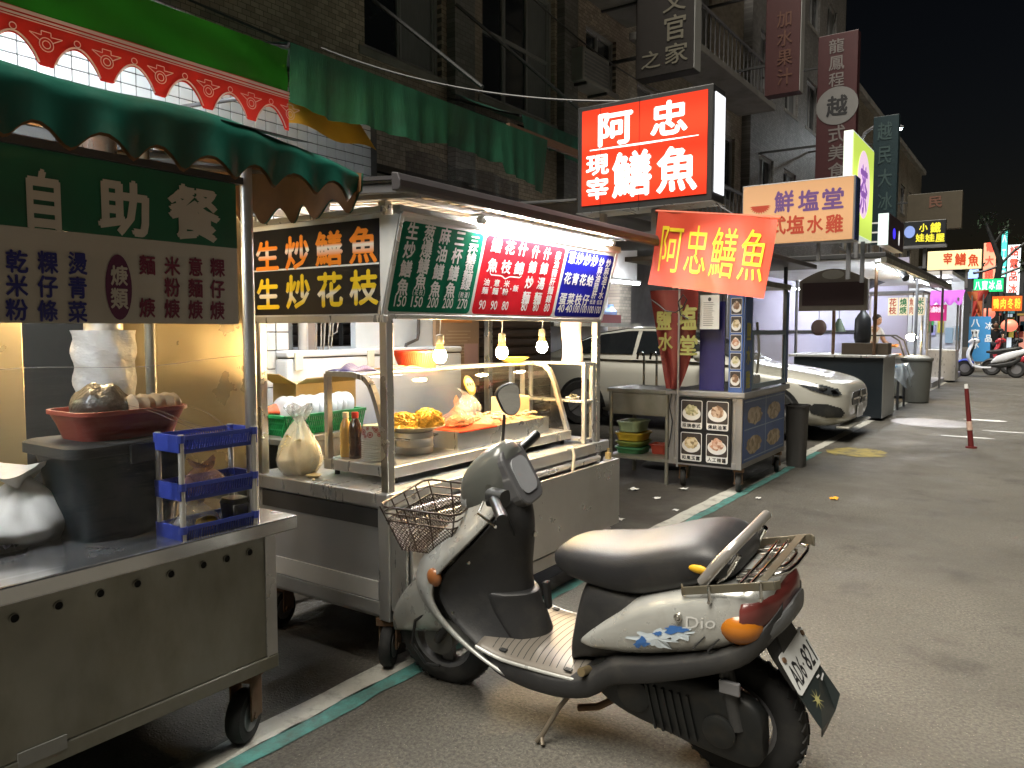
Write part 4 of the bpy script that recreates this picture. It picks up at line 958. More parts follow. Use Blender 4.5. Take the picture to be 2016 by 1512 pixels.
# roof
RF = mat('roof_dark_sheet', (0.075, 0.07, 0.075), 0.5, 0.2, 0.2, 3, dirt=(0.15, 0.13, 0.12))
RFU = mat('roof_pale_underside', (0.50, 0.46, 0.42), 0.6, 0, 0.15, 3, dirt=(0.28, 0.24, 0.2), damt=0.6)
xe, y0r, y1r = -1.93, at_x(778, 380, -1.93).y, at_x(1283, 468, -1.93).y
rf = MB().bx((-3.12, y0r, 1.985), (xe - 0.01, y1r, 1.999)); rf.v = [v_ + Vector((0, 0, -0.09 * (v_.x + 3.12) / 1.2)) for v_ in rf.v]
rf = rf.build('roof_sheet', RF, S2)
bt = MB()
for i in range(26):
    yy = y0r + 0.04 + (y1r - y0r - 0.08) * i / 25; bt.bx((-3.1, yy - 0.012, 1.972), (xe - 0.03, yy + 0.012, 1.985))
bt.v = [v_ + Vector((0, 0, -0.09 * (v_.x + 3.12) / 1.2 - 0.001)) for v_ in bt.v]; bt.build('roof_rib', RFU, rf)
un = MB().bx((-3.11, y0r + 0.01, 1.978), (xe - 0.02, y1r - 0.01, 1.984)); un.v = [v_ + Vector((0, 0, -0.09 * (v_.x + 3.12) / 1.2)) for v_ in un.v]; un.build('underside', RFU, rf)
prof = [(0, 0.036), (0.03, 0.030), (0.042, 0.005), (0.042, -0.018), (0.036, -0.030), (0.0, -0.030)]
MB().loft([[(xe + p_[0], y_, 1.872 + p_[1] + 0.012) for p_ in prof] for y_ in (y0r - 0.02, y1r + 0.02)]).build('gutter', RF, rf, bevel=0.004)
MB().bx((xe - 0.14, YL, 1.80), (xe - 0.10, 4.05, 1.835)).build('light_rail', STEEL, S2, bevel=0.003)
f = MB()
for y in (YL + 0.02, 3.945): f.bar((-3.08, y, 1.93), (xe - 0.02, y, 1.875), 0.03, 0.04)
for x in (XBk + 0.02, XFr - 0.02): f.bar((x, YL, 1.89), (x, 4.0, 1.89), 0.03)
f.bar((-3.08, y0r + 0.03, 1.955), (xe - 0.01, y0r + 0.03, 1.87), 0.03, 0.035); f.bar((-2.45, YL, 1.82), (-2.45, YL + 0.02, 1.95), 0.03)
f.build('roof_frame', GREYM, S2, bevel=0.003)
# bright tube over the menu
a, b_ = at_x(948, 434, -1.985), at_x(1204, 478, -1.985)
tb = thing('fluorescent_tube', 'bright white tube lamp over the green red and blue menu board', 'lamp', (a + b_) / 2)
MB().cyl(a, b_, 0.0135, n=14).build('tube', lamp('menu_tube', (1.0, 0.97, 0.90), 36), tb, smooth=True)
for q in (a, b_): MB().cyl(q - Vector((0, 0.018, 0)), q + Vector((0, 0.018, 0)), 0.017, n=12).build('end_cap', WHITE, tb)
MB().bx((a.x - 0.05, a.y - 0.02, a.z + 0.016), (a.x + 0.016, b_.y + 0.02, a.z + 0.028)).build('fitting', WHITE, tb, bevel=0.003)
# three bulbs
for i, (px, py) in enumerate(((866, 700), (988, 693), (1067, 682))):
    q = at_x(px, py, -2.34)
    bl = thing('light_bulb', ['glowing warm bulb nearest the corner post, over the showcase', 'glowing warm bulb in the middle of the three over the showcase', 'glowing warm bulb farthest right and highest over the showcase'][i], 'lamp', q, 'warm bulbs over the showcase')
    MB().lathe([(0.0, -0.036), (0.014, -0.034), (0.027, -0.022), (0.032, -0.004), (0.030, 0.010), (0.023, 0.026)], q, 18, cap=True).build('globe', lamp('warm_bulb', (1.0, 0.68, 0.30), 62), bl, smooth=True)
    MB().lathe([(0.023, 0.026), (0.018, 0.042), (0.016, 0.055)], q, 16, cap=True).build('neck', lamp('bulb_neck_glow', (1.0, 0.52, 0.12), 0.14), bl, smooth=True)
    MB().lathe([(0.017, 0.055), (0.020, 0.060), (0.018, 0.095), (0.008, 0.10)], q, 16, cap=True).build('socket', mat('bakelite', (0.25, 0.22, 0.18), 0.5), bl, smooth=True)
    MB().tube([(q.x, q.y, q.z + 0.10), (q.x + 0.004, q.y, q.z + 0.14), (q.x, q.y, 1.885)], 0.0025, 6).build('cord', WHITEP, bl)

# --- showcase
SH = thing('glass_showcase', 'curved glass food showcase in a steel frame on the eel stall counter', 'showcase', (-2.4, 3.08, ZD))
pr_ = [(-2.62, 0.79), (-2.62, 1.168), (-2.45, 1.168)]
cur = [(-2.45, 1.168), (-2.39, 1.157), (-2.355, 1.128), (-2.335, 1.09), (-2.315, 1.04), (-2.235, 0.79)]
ys0, ys1 = 2.36, 3.80
for y in (ys0, ys1):
    g = MB()
    for (a, b_) in zip(pr_ + cur[1:], pr_[1:] + cur[1:]):
        if a != b_: g.bar((a[0], y, a[1]), (b_[0], y, b_[1]), 0.022, 0.028, up=(0, 1, 0))
    g.build('end_frame', STEEL, SH)
MB().bx((-2.64, ys0 - 0.014, 0.742), (-2.215, ys1 + 0.014, 0.79)).build('base_tray', STEEL, SH, bevel=0.004)
MB().bx((-2.62, ys0, 1.160), (-2.45, ys1, 1.174)).build('top_shelf', STEEL, SH, bevel=0.003)
MB().bar((-2.62, ys0, 0.79), (-2.62, ys0, 1.168), 0.02).bar((-2.62, ys1, 0.79), (-2.62, ys1, 1.168), 0.02).build('rear_upright', STEEL, SH)
for x, y in ((-2.60, ys0 + 0.03), (-2.25, ys0 + 0.03), (-2.60, ys1 - 0.03), (-2.25, ys1 - 0.03)): MB().cyl((x, y, ZD), (x, y, 0.742), 0.012, n=10).build('foot', BLACK, SH)
b = MB().loft([[(p_[0] + 0.004, y_, p_[1]) for p_ in cur] for y_ in (ys0 + 0.012, ys1 - 0.012)], closed=False, cap=False); b.build('front_glass', GLASS, SH, smooth=True, angle=60)
for y in (ys0 + 0.004, ys1 - 0.004):
    poly = [(p_[0], p_[1]) for p_ in pr_ + cur[1:]]
    MB().add([(p_[0], y, p_[1]) for p_ in poly], [tuple(range(len(poly)))]).build('end_glass', GLASS, SH)
q = at_x(923, 757, -2.33)
l = Letters((-2.335, q.y, 1.085), (0, 1, 0), Vector((-0.4, 0, 1)), 0.012); l.poly(ell(0, 0, 0.042, 0.050)); st = l.build(mat('yellow_sticker', (0.75, 0.55, 0.10), 0.5), SH, 'round_sticker')
l = Letters((-2.335, q.y, 1.085), (0, 1, 0), Vector((-0.4, 0, 1)), 0.014); l.poly(ell(0, 0.002, 0.034, 0.036)); l.build(mat('sticker_white', (0.75, 0.72, 0.6), 0.5), st, 'sticker_centre')
l = Letters((-2.335, q.y, 1.085), (0, 1, 0), Vector((-0.4, 0, 1)), 0.016); l.row('鮮美味', -0.02, 0.02, 0.004, 0.015, 0.017) if ('味', B2) in GL else None; l.build(mat('sticker_ink', (0.10, 0.14, 0.08), 0.5), st)
# small glass cupboard at the right end
cu_ = thing('glass_cupboard', 'small two shelf glass cupboard at the right end of the eel stall', 'cupboard', (-2.3, 3.89, ZD))
for x in (-2.56, -2.14):
    for y in (3.825, 3.915): MB().bx((x - 0.011, y - 0.011, ZD), (x + 0.011, y + 0.011, 1.165)).build('upright', STEEL, cu_, bevel=0.002)
for z in (0.735, 0.955, 1.170): MB().bx((-2.57, 3.815, z - 0.006), (-2.13, 3.925, z + 0.006)).build('shelf', STEEL, cu_, bevel=0.002)
MB().bx((-2.135, 3.83, 0.742), (-2.132, 3.91, 1.163)).build('pane', GLASS, cu_)
pt = thing('plate', 'white plate of dark chopped food on the glass cupboard shelf', 'plate', (-2.24, 3.87, 0.961))
MB().lathe([(0, 0.001), (0.03, 0.001), (0.042, 0.012), (0.044, 0.013), (0.031, 0), (0, 0)], (-2.24, 3.87, 0.962), 24).build('dish', WHITEP, pt, smooth=True)
b = MB(); rn = random.Random(2)
for i in range(26): 
    a_, r_ = rn.uniform(0, 6.28), rn.uniform(0, 0.026); b.ball((-2.24 + r_ * math.cos(a_), 3.87 + r_ * math.sin(a_), 0.975 + rn.uniform(0, 0.014)), (0.007, 0.01, 0.005), 6, 4)
b.build('chopped_food', mat('dark_greens', (0.05, 0.05, 0.03), 0.4, 0, 0.6, 60), pt)

# --- food in the showcase
q = Vector((-2.42, 2.70, 0.79))
pot = thing('steel_pot', 'short steel pot in the showcase carrying a plate of yellow noodles', 'pot', q)
MB().lathe([(0, 0), (0.088, 0), (0.092, 0.006), (0.092, 0.03), (0.094, 0.033), (0.092, 0.036), (0.092, 0.07), (0.094, 0.073), (0.092, 0.076), (0.092, 0.098), (0.098, 0.102), (0.088, 0.10), (0.086, 0.01), (0, 0.008)], q, 40).build('body', STEEL, pot, smooth=True)
for s in (-1, 1): MB().tube([(q.x + 0.05, q.y + s * 0.083, 0.86), (q.x + 0.052, q.y + s * 0.112, 0.865), (q.x, q.y + s * 0.118, 0.865), (q.x - 0.05, q.y + s * 0.083, 0.86)], 0.005, 8).build('handle', CHROME, pot, smooth=True)
np_ = thing('noodle_plate', 'wide cream plate heaped with two mounds of yellow noodles', 'plate', (q.x, q.y, 0.892))
MB().lathe([(0, 0), (0.08, 0), (0.145, 0.022), (0.148, 0.026), (0.144, 0.027), (0.08, 0.006), (0, 0.005)], (q.x, q.y, 0.892), 44).build('dish', mat('cream_melamine', (0.70, 0.62, 0.45), 0.35), np_, smooth=True)
def noodles(name, c, r, n, m, seed, par, th=0.0036):
    rn = random.Random(seed); b = MB()
    core = MB().ball(c, (r[0] * 0.74, r[1] * 0.74, r[2] * 0.74), 14, 9)
    b.v, b.f = core.v, core.f
    for i in range(n):
        a0, el0 = rn.uniform(0, 6.28), rn.uniform(-0.2, 1.5); pts = []; lift = rn.uniform(0.86, 1.12)
        da, de = rn.uniform(-0.34, 0.34), rn.uniform(-0.22, 0.22); w = rn.uniform(1.5, 3.0)
        for k_ in range(10):
            a_, e_ = a0 + da * k_ + 0.22 * math.sin(k_ * w), el0 + de * k_ + 0.2 * math.cos(k_ * w + i); s_ = lift + 0.05 * math.sin(k_ * 1.7 + i)
            pts.append((c[0] + r[0] * s_ * math.cos(e_) * math.cos(a_), c[1] + r[1] * s_ * math.cos(e_) * math.sin(a_), c[2] + r[2] * s_ * max(-0.3, math.sin(e_))))
        b.tube(pts, th, 5)
    return b.build(name, m, par, smooth=True)
ND = mat('yellow_noodle', (0.82, 0.52, 0.085), 0.45, 0, 0.25, 30)
noodles('noodle_mound', (q.x - 0.035, q.y - 0.03, 0.925), (0.08, 0.072, 0.046), 85, ND, 1, np_)
noodles('noodle_mound', (q.x + 0.045, q.y + 0.05, 0.932), (0.072, 0.068, 0.056), 85, ND, 2, np_)
noodles('noodle_layer', (q.x - 0.04, q.y - 0.06, 0.908), (0.09, 0.07, 0.018), 40, ND, 3, np_)
tr2 = thing('food_tray', 'deep steel tray of chopped meat and squid in the showcase', 'tray', (-2.42, 3.25, 0.79))
yt0, yt1, xt0, xt1, zt = 2.86, 3.68, -2.58, -2.285, 0.875
g = MB().bx((xt0, yt0, 0.79), (xt1, yt1, 0.80)).bx((xt1 - 0.006, yt0, 0.80), (xt1, yt1, zt)).bx((xt0, yt0, 0.80), (xt0 + 0.006, yt1, zt)).bx((xt0 + 0.006, yt0, 0.80), (xt1 - 0.006, yt0 + 0.006, zt)).bx((xt0 + 0.006, yt1 - 0.006, 0.80), (xt1 - 0.006, yt1, zt))
g.build('tray', STEEL, tr2)
MB().grid(lambda u, v: (xt0 + 0.006 + (xt1 - xt0 - 0.012) * v, yt0 + 0.3 + 0.5 * u, 0.872 + 0.03 * math.sin(u * 3.1) * math.sin(v * 3) + 0.008 * wob(u * 30, v * 20, 3)), 40, 20).build('chopped_meat', mat('chopped_pale_meat', (0.62, 0.40, 0.27), 0.35, 0, 0.45, 55, bump=0.8, bscale=50), tr2, smooth=True)
b = MB(); rn = random.Random(4)
for i in range(110): b.ball((rn.uniform(xt0 + 0.02, xt1 - 0.02), rn.uniform(yt0 + 0.32, yt1 - 0.03), 0.892 + rn.uniform(0, 0.018)), (rn.uniform(0.008, 0.016), rn.uniform(0.008, 0.018), 0.007), 7, 5)
b.build('meat_pieces', mat('pink_meat', (0.70, 0.45, 0.33), 0.35, 0, 0.35, 60), tr2, smooth=True, kind='stuff')
b = MB().bx((xt0 + 0.01, yt0 + 0.012, zt - 0.006), (xt1 + 0.012, yt0 + 0.31, zt + 0.004)); solo(b.build('red_tray', mat('orange_red_plastic', (0.75, 0.06, 0.012), 0.4), None, bevel=0.003), 'flat orange red tray lying on the steel food tray', 'tray')
solo(bag_mesh((-2.42, 3.02, zt + 0.005), (0.085, 0.10), 0.135, 11, 0.12).build('food_bag', film('brownish_clear_bag', (0.98, 0.93, 0.88), 0.1, haze=0.30, hazecol=(0.7, 0.42, 0.30), bump=0.9, bscale=24), None, smooth=True), 'clear peaked bag of brown meat on the orange red tray', 'bag')
b = MB(); rn = random.Random(6)
for i in range(60): 
    a_, r_ = rn.uniform(0, 6.28), rn.uniform(0, 0.075); b.ball((-2.42 + r_ * math.cos(a_), 3.02 + r_ * math.sin(a_), zt + 0.012 + rn.uniform(0, 0.05) * (1 - r_ / 0.08)), (0.014, 0.02, 0.009), 7, 5)
solo(b.build('meat_strips', mat('brown_meat', (0.42, 0.19, 0.09), 0.35, 0, 0.5, 50), None, smooth=True), 'brown meat strips inside the peaked clear bag', 'food')
solo(bag_mesh((-2.55, 3.28, 0.905), (0.06, 0.09), 0.13, 15, 0.5).build('food_bag', POLY, None, smooth=True), 'white crumpled bag at the back of the steel food tray', 'bag')
b = MB().bx((-2.57, 3.52, 0.885), (-2.44, 3.72, 0.985)); solo(b.build('paper_box', mat('orange_tinted_card', (0.72, 0.48, 0.30), 0.6, 0, 0.1), None, bevel=0.004), 'pale card box at the right back of the showcase', 'box')
# bottles and bowls at the left end of the showcase
def bottle(x, y, label, body, cap, r=0.027, h=0.2, prof=None):
    t = thing('sauce_bottle', label, 'bottle', (x, y, 0.79), 'sauce bottles in the showcase')
    MB().lathe([(0, 0), (r * 0.9, 0), (r, 0.008), (r, h * 0.25), (r * 0.93, h * 0.30), (r, h * 0.35), (r, h * 0.62), (r * 0.85, h * 0.75), (r * 0.45, h * 0.86), (r * 0.42, h * 0.9)], (x, y, 0.79), 22, cap=True).build('body', body, t, smooth=True)
    MB().lathe([(r * 0.5, h * 0.88), (r * 0.52, h * 0.9), (r * 0.52, h), (r * 0.45, h * 1.01)], (x, y, 0.79), 18, cap=True).build('cap', cap, t, smooth=True)
bottle(-2.585, 2.43, 'yellow sauce bottle with cream cap in the showcase end', mat('mustard_sauce', (0.62, 0.36, 0.09), 0.25, coat=0.6), mat('cream_cap', (0.72, 0.62, 0.42), 0.4))
bottle(-2.52, 2.425, 'dark brown sauce bottle with red cap in the showcase end', mat('soy_sauce', (0.05, 0.014, 0.008), 0.15, coat=0.8), mat('red_cap', (0.65, 0.04, 0.02), 0.35), 0.03, 0.205)
bs = thing('bowl_stack', 'stack of white paper bowls with red rose print', 'bowls', (-2.405, 2.42, 0.79))
BW = mat('white_paper_bowl', (0.74, 0.71, 0.64), 0.5, 0, 0.04)
for i in range(10):
    MB().lathe([(0.049, 0), (0.052, 0.004), (0.052, 0.0062), (0.047, 0.009)], (-2.405, 2.42, 0.79 + i * 0.0095), 26, cap=True).build('bowl_rim', BW, bs, smooth=True)
MB().lathe([(0.05, 0), (0.053, 0.002), (0.0525, 0.006), (0.044, 0.062), (0.0, 0.064)], (-2.405, 2.42, 0.886), 28, cap=True).build('top_bowl', BW, bs, smooth=True, angle=60)
rp = MB()
for i, (a_, z_, r_) in enumerate(((-100, 0.92, 0.013), (-60, 0.91, 0.013), (-75, 0.937, 0.008), (-30, 0.93, 0.011), (-125, 0.935, 0.010), (-45, 0.94, 0.006), (-85, 0.903, 0.008), (-15, 0.91, 0.010))):
    for r0_, r1_ in ((r_, r_ * 0.72), (r_ * 0.5, r_ * 0.15)):
        ring_ = []
        for k_ in range(14):
            for rr_ in (r0_, r1_):
                th_ = 2 * math.pi * k_ / 14; zz_ = z_ + rr_ * math.sin(th_); R_ = 0.0528 - (zz_ - 0.892) * 0.152 + 0.0012; aa = R(a_) + rr_ * math.cos(th_) / R_
                ring_.append((-2.405 + R_ * math.cos(aa), 2.42 + R_ * math.sin(aa), zz_))
        rp.add(ring_, [(2 * k_, 2 * ((k_ + 1) % 14), 2 * ((k_ + 1) % 14) + 1, 2 * k_ + 1) for k_ in range(14)])
rp.build('rose_print', mat('rose_red_print', (0.45, 0.03, 0.03), 0.5), bs)
# --- on top of the showcase
def colander(c, r, h, m, label, name='colander'):
    t = thing(name, label, 'basket', c)
    MB().lathe([(r * 0.72, 0.0), (r * 0.98, h * 0.92), (r, h), (r * 1.04, h), (r * 1.04, h * 0.9), (r * 0.96, h * 0.86)], c, 36).build('rim', m, t, smooth=True)
    b = MB()
    for k_ in range(60):
        a_ = 2 * math.pi * k_ / 60; b.bar((c[0] + r * 0.73 * math.cos(a_), c[1] + r * 0.73 * math.sin(a_), c[2] + 0.002), (c[0] + r * 0.99 * math.cos(a_), c[1] + r * 0.99 * math.sin(a_), c[2] + h * 0.93), 0.006)
    b.build('ribs', m, t); MB().cyl((c[0], c[1], c[2]), (c[0], c[1], c[2] + 0.004), r * 0.74, n=30).build('bottom', m, t)
RCOL = mat('salmon_red_plastic', (0.62, 0.075, 0.035), 0.4, 0, 0.1)
q = at_x(822, 718, -2.56); colander((-2.56, q.y, 1.175), 0.12, 0.085, RCOL, 'red plastic colander on top of the showcase beside the first bulb')
q = at_x(1010, 712, -2.52); solo(MB().lathe([(0, 0), (0.05, 0), (0.09, 0.028), (0.092, 0.03), (0.05, 0.004), (0, 0.004)], (-2.52, q.y, 1.175), 30).build('dish', mat('yellow_melamine', (0.75, 0.55, 0.12), 0.35), None, smooth=True), 'yellow dish on top of the showcase by the middle bulb', 'dish')
q = at_x(690, 735, -2.56)
def cloth(c, a, b_, h, m, label, seed, name='folded_cloth'):
    rn = random.Random(seed); p1, p2 = rn.uniform(0, 6), rn.uniform(0, 6)
    o = MB().grid(lambda u, v: (c[0] + a * (u - .5) * (1 + 0.2 * math.sin(v * 5 + p1)), c[1] + b_ * (v - .5) * (1 + 0.15 * math.sin(u * 7 + p2)), c[2] + 0.003 + h * max(0, math.sin(u * 3.14) * math.sin(v * 3.14)) ** 0.6 * (0.7 + 0.3 * math.sin(u * 9 + v * 7 + p1))), 18, 18)
    solo(o.build(name, m, None, smooth=True, solid=0.004), label, 'cloth')
cloth((-2.56, q.y + 0.02, 1.175), 0.13, 0.17, 0.036, mat('purple_towel', (0.07, 0.045, 0.22), 0.9, 0, 0.2, 60, bump=0.4, bscale=150, sheen=0.4), 'folded purple towel on the left top of the showcase', 3)
q = at_x(790, 722, -2.54); cloth((-2.54, q.y, 1.175), 0.12, 0.22, 0.014, mat('yellowish_cloth', (0.60, 0.35, 0.13), 0.8, 0, 0.3, 30), 'flat yellow and red cloth on the showcase top under the colander', 7)
# --- counter left end: rice bag, small dish
q = at_z(556, 928, ZD)
solo(bag_mesh((-2.74, 2.30, ZD + 0.002), (0.092, 0.105), 0.30, 21, 0.42, rag=0.2, n=52, m=40).build('food_bag', film('rice_bag_film', (0.97, 0.97, 0.95), 0.14, haze=0.42, hazecol=(0.90, 0.89, 0.86), bump=1.0, bscale=26), None, smooth=True), 'tall knotted clear bag of pale noodles on the left counter end', 'bag')
o = bag_mesh((-2.74, 2.30, ZD + 0.004), (0.084, 0.096), 0.30, 21, 0.42, rag=0.2, n=52, m=40); o.v = [Vector((v_.x, v_.y, min(v_.z, ZD + 0.15 + 0.02 * math.sin(v_.y * 40) + 0.01 * math.sin(v_.x * 70)))) for v_ in o.v]
solo(o.build('pale_noodles', mat('pale_noodle_mass', (0.78, 0.66, 0.36), 0.6, 0, 0.1, 40, bump=0.3, bscale=80), None, smooth=True), 'pale yellow noodle mass filling the knotted bag', 'food')
q = at_z(625, 915, ZD); solo(MB().lathe([(0, 0), (0.02, 0), (0.034, 0.012), (0.035, 0.013), (0.02, 0.003), (0, 0.003)], (-2.62, 2.27, ZD), 22).build('saucer', mat('cream_saucer', (0.7, 0.6, 0.35), 0.4), None, smooth=True), 'tiny cream saucer on the counter left of the showcase', 'saucer')
q = at_z(608, 930, ZD); solo(MB().ball((-2.56, 2.215, ZD + 0.006), 0.007, 8, 6).build('food_crumb', mat('cream_crumb', (0.7, 0.6, 0.4), 0.5), None, smooth=True), 'small cream crumb near the counter edge', 'food')
# paper price lists hanging from the right post
pp = thing('price_sheet', 'long pink paper sheet hung from the menu board right end', 'sheet', (-2.24, 3.86, 1.17))
b = MB().grid(lambda u, v: (-2.31 + 0.135 * u, 3.86 + 0.012 * math.sin(v * 5 + u), 1.175 + 0.24 * v), 6, 14); b.build('paper', mat('pink_paper', (0.34, 0.27, 0.28), 0.8, 0, 0.06), pp, smooth=True, solid=0.001)
b = MB(); rn = random.Random(5)
for i in range(11): b.bx((-2.295, 3.842, 1.20 + i * 0.018), (-2.295 + rn.uniform(0.06, 0.105), 3.843, 1.2045 + i * 0.018))
b.build('printed_lines', mat('printed_grey', (0.35, 0.25, 0.27), 0.7), pp)
# ================================================================== behind the eel stall
# green basket of plates on a side table
tb_ = thing('side_table', 'grey steel side table behind the eel stall carrying the green basket', 'table', (-3.2, 2.78, 0))
MB().bx((-3.45, 2.42, 0.80), (-3.02, 3.12, 0.83)).build('top', STEELD, tb_, bevel=0.004)
for x in (-3.42, -3.05):
    for y in (2.46, 3.08): MB().bx((x - 0.02, y - 0.02, 0), (x + 0.02, y + 0.02, 0.80)).build('leg', STEELD, tb_)
MB().bx((-3.04, 2.48, 0.45), (-3.035, 3.06, 0.80)).build('apron', GREYM, tb_)
GB = mat('green_plastic', (0.012, 0.30, 0.085), 0.4, 0, 0.12)
gb = thing('green_basket', 'green plastic crate holding white plates on edge', 'basket', (-3.2, 2.74, 0.83))
xg0, xg1, yg0, yg1, hg = -3.36, -3.06, 2.48, 3.02, 0.10
b = MB()
for x in (xg0, xg1): b.bar((x, yg0, 0.83 + hg), (x, yg1, 0.83 + hg), 0.022, 0.014)
for y in (yg0, yg1): b.bar((xg0, y, 0.83 + hg), (xg1, y, 0.83 + hg), 0.022, 0.014)
b.bx((xg0 + 0.03, yg0 + 0.03, 0.83), (xg1 - 0.03, yg1 - 0.03, 0.836)); b.build('rim_and_floor', GB, gb)
b = MB()
for i in range(41):
    y = yg0 + (yg1 - yg0) * i / 40
    for x, xi in ((xg0, 0.03), (xg1, -0.03)): b.bar((x, y, 0.83 + hg), (x + xi, y, 0.83), 0.006)
for i in range(23):
    x = xg0 + (xg1 - xg0) * i / 22
    for y, yi in ((yg0, 0.03), (yg1, -0.03)): b.bar((x, y, 0.83 + hg), (x, y + yi, 0.83), 0.006)
for k_ in (0.33, 0.66):
    z_ = 0.83 + hg * k_; d_ = 0.03 * (1 - k_)
    b.bar((xg1 - d_, yg0 + d_, z_), (xg1 - d_, yg1 - d_, z_), 0.006).bar((xg0 + d_, yg0 + d_, z_), (xg1 - d_, yg0 + d_, z_), 0.006)
b.build('lattice', GB, gb)
PL = mat('white_porcelain', (0.50, 0.52, 0.54), 0.2, 0, 0.03)
pm = MB().lathe([(0, -0.006), (0.05, -0.006), (0.088, 0.008), (0.09, 0.011), (0.05, -0.002), (0, -0.002)], (0, 0, 0), 26, axis='y')
p0 = None
for i in range(11):
    y = 2.55 + i * 0.042
    if p0 is None:
        p0 = pm.build('plate', PL, None, smooth=True); o = p0
    else: o = p0.copy(); COL.objects.link(o)
    o.location = (-3.20, y, 0.94); o.rotation_euler = (R(-16 - 5 * ((i * 7) % 3)), 0, R(4 * ((i * 5) % 3 - 1)))
    tag(o, '%s white plate from the left standing in the green basket' % ('first second third fourth fifth sixth seventh eighth ninth tenth eleventh twelfth thirteenth fourteenth fifteenth'.split()[i]), 'plate', 'white plates in the green basket')
cloth((-3.25, 2.53, 0.935), 0.14, 0.20, 0.05, mat('orange_bag', (0.75, 0.10, 0.02), 0.5, 0, 0.2), 'orange red plastic bag behind the green basket left end', 5, 'orange_bag')
solo(MB().bx((-3.56, 2.30, 0.83), (-3.46, 2.75, 0.94)).build('yellow_crate', mat('yellow_plastic', (0.65, 0.42, 0.03), 0.4), None, bevel=0.005), 'yellow plastic crate edge behind the orange bag', 'crate')
cx = thing('carton', 'open tan cardboard carton behind the basket of plates', 'carton', (-3.5, 3.05, 0.83))
CARD = mat('tan_cardboard', (0.40, 0.29, 0.13), 0.8, 0, 0.12)
MB().bx((-3.62, 2.85, 0.83), (-3.42, 3.30, 1.06)).build('body', CARD, cx)
MB().add([(-3.42, 2.86, 1.061), (-3.42, 3.29, 1.061), (-3.27, 3.24, 1.11), (-3.27, 2.80, 1.10)], [(0, 1, 2, 3)]).build('flap', CARD, cx, solid=0.004)
MB().add([(-3.62, 2.85, 1.061), (-3.42, 2.85, 1.061), (-3.43, 2.74, 1.12), (-3.61, 2.74, 1.12)], [(0, 1, 2, 3)]).build('flap', CARD, cx, solid=0.004)
bx2 = MB().bx((-3.7, 2.3, 0), (-3.44, 3.35, 0.829)); solo(bx2.build('steel_cabinet', STEELD, None, bevel=0.004), 'low steel cabinet under the carton and crate', 'cabinet')
tu = thing('fluorescent_tube', 'added unseen cool tube lamp under the rear edge of the eel stall roof', 'lamp', (-3.03, 3.1, 1.90))  # added lamp, unseen, to cool the light on the freezer and back panels
MB().cyl((-3.03, 2.55, 1.905), (-3.03, 3.65, 1.905), 0.013, n=10).build('tube', lamp('rear_tube', (0.82, 0.92, 1.0), 15), tu, smooth=True); MB().bx((-3.06, 2.5, 1.92), (-3.0, 3.7, 1.96)).build('fitting', WHITE, tu)
# white chest freezer
fz = thing('chest_freezer', 'large white chest freezer with black lid seam and latches', 'freezer', (-4.15, 3.65, 0))
xz = -3.75; yz0, yz1 = 3.06, 4.75; ztp = at_x(600, 690, xz).z
FW = mat('freezer_white', (0.62, 0.65, 0.70), 0.35, 0, 0.05, 2, dirt=(0.45, 0.46, 0.48))
MB().bx((-4.55, yz0, 0.08), (xz, yz1, ztp - 0.05)).build('body', FW, fz, bevel=0.015)
MB().bx((-4.55, yz0, ztp - 0.042), (xz + 0.006, yz1, ztp)).build('lid', FW, fz, bevel=0.012)
MB().bx((-4.53, yz0 + 0.01, ztp - 0.0495), (xz - 0.008, yz1 - 0.01, ztp - 0.0425)).build('seal', BLACK, fz)
MB().bx((-4.5, yz0 + 0.05, 0), (xz - 0.05, yz1 - 0.05, 0.079)).build('plinth', BLACK, fz)
for py in (585, 727):
    q = at_x(py, 700, xz); MB().bx((xz + 0.007, q.y - 0.03, ztp - 0.12), (xz + 0.022, q.y + 0.03, ztp - 0.01)).build('latch', mat('cream_latch', (0.60, 0.58, 0.50), 0.4), fz, bevel=0.004)
# dark shuttered opening over the freezer, slat by slat
sh = thing('roller_shutter', 'dark brown slatted roller shutter above the white freezer', 'shutter', (-5.2, 4.5, 0))
SLT = mat('brown_slat', (0.060, 0.045, 0.038), 0.55, 0.2, 0.2)
s0 = None
for i in range(17):
    z = 0.9 + i * 0.085
    if s0 is None: s0 = MB().loft([[(x_, y_, z_) for x_, z_ in ((0, 0), (0.02, 0.012), (0.026, 0.04), (0.02, 0.068), (0, 0.08))] for y_ in (-1.25, 1.25)]).build('slat', SLT, sh, local=True); o = s0
    else: o = s0.copy(); COL.objects.link(o)
    o.location = (0.0, 0.0, z)
MB().bx((-5.24, 3.2, 0), (-5.205, 5.8, 2.35)).build('backing', BLACK, sh)
# tiled pillar left of the freezer with cables
tp = thing('tiled_pillar', 'white tiled pillar with hanging cables behind the eel stall post', 'column', (-3.95, 2.95, 0))
yq0, yq1 = at_x(522, 720, -3.85).y, at_x(557, 720, -3.85).y
MB().bx((-4.3, yq0 - 0.15, 0), (-3.862, yq1 + 0.09, 2.2)).build('core', mat('dark_grout', (0.1, 0.1, 0.1), 0.8), tp)
t0 = None
for i in range(2):
    for j in range(14):
        if t0 is None: t0 = MB().bx((0, -0.046, -0.053), (0.012, 0.046, 0.053)).build('tile', mat('offwhite_tile', (0.48, 0.48, 0.47), 0.3, 0, 0.08), tp, local=True, bevel=0.003, seg=1); o = t0
        else: o = t0.copy(); COL.objects.link(o)
        o.location = (0.089, yq0 + 0.035 + 0.098 * i - 2.95, 0.62 + j * 0.112)
pp_ = thing('downpipe', 'grey vertical pipe with looped cables left of the freezer', 'pipe', (-3.8, yq1 + 0.12, 0))
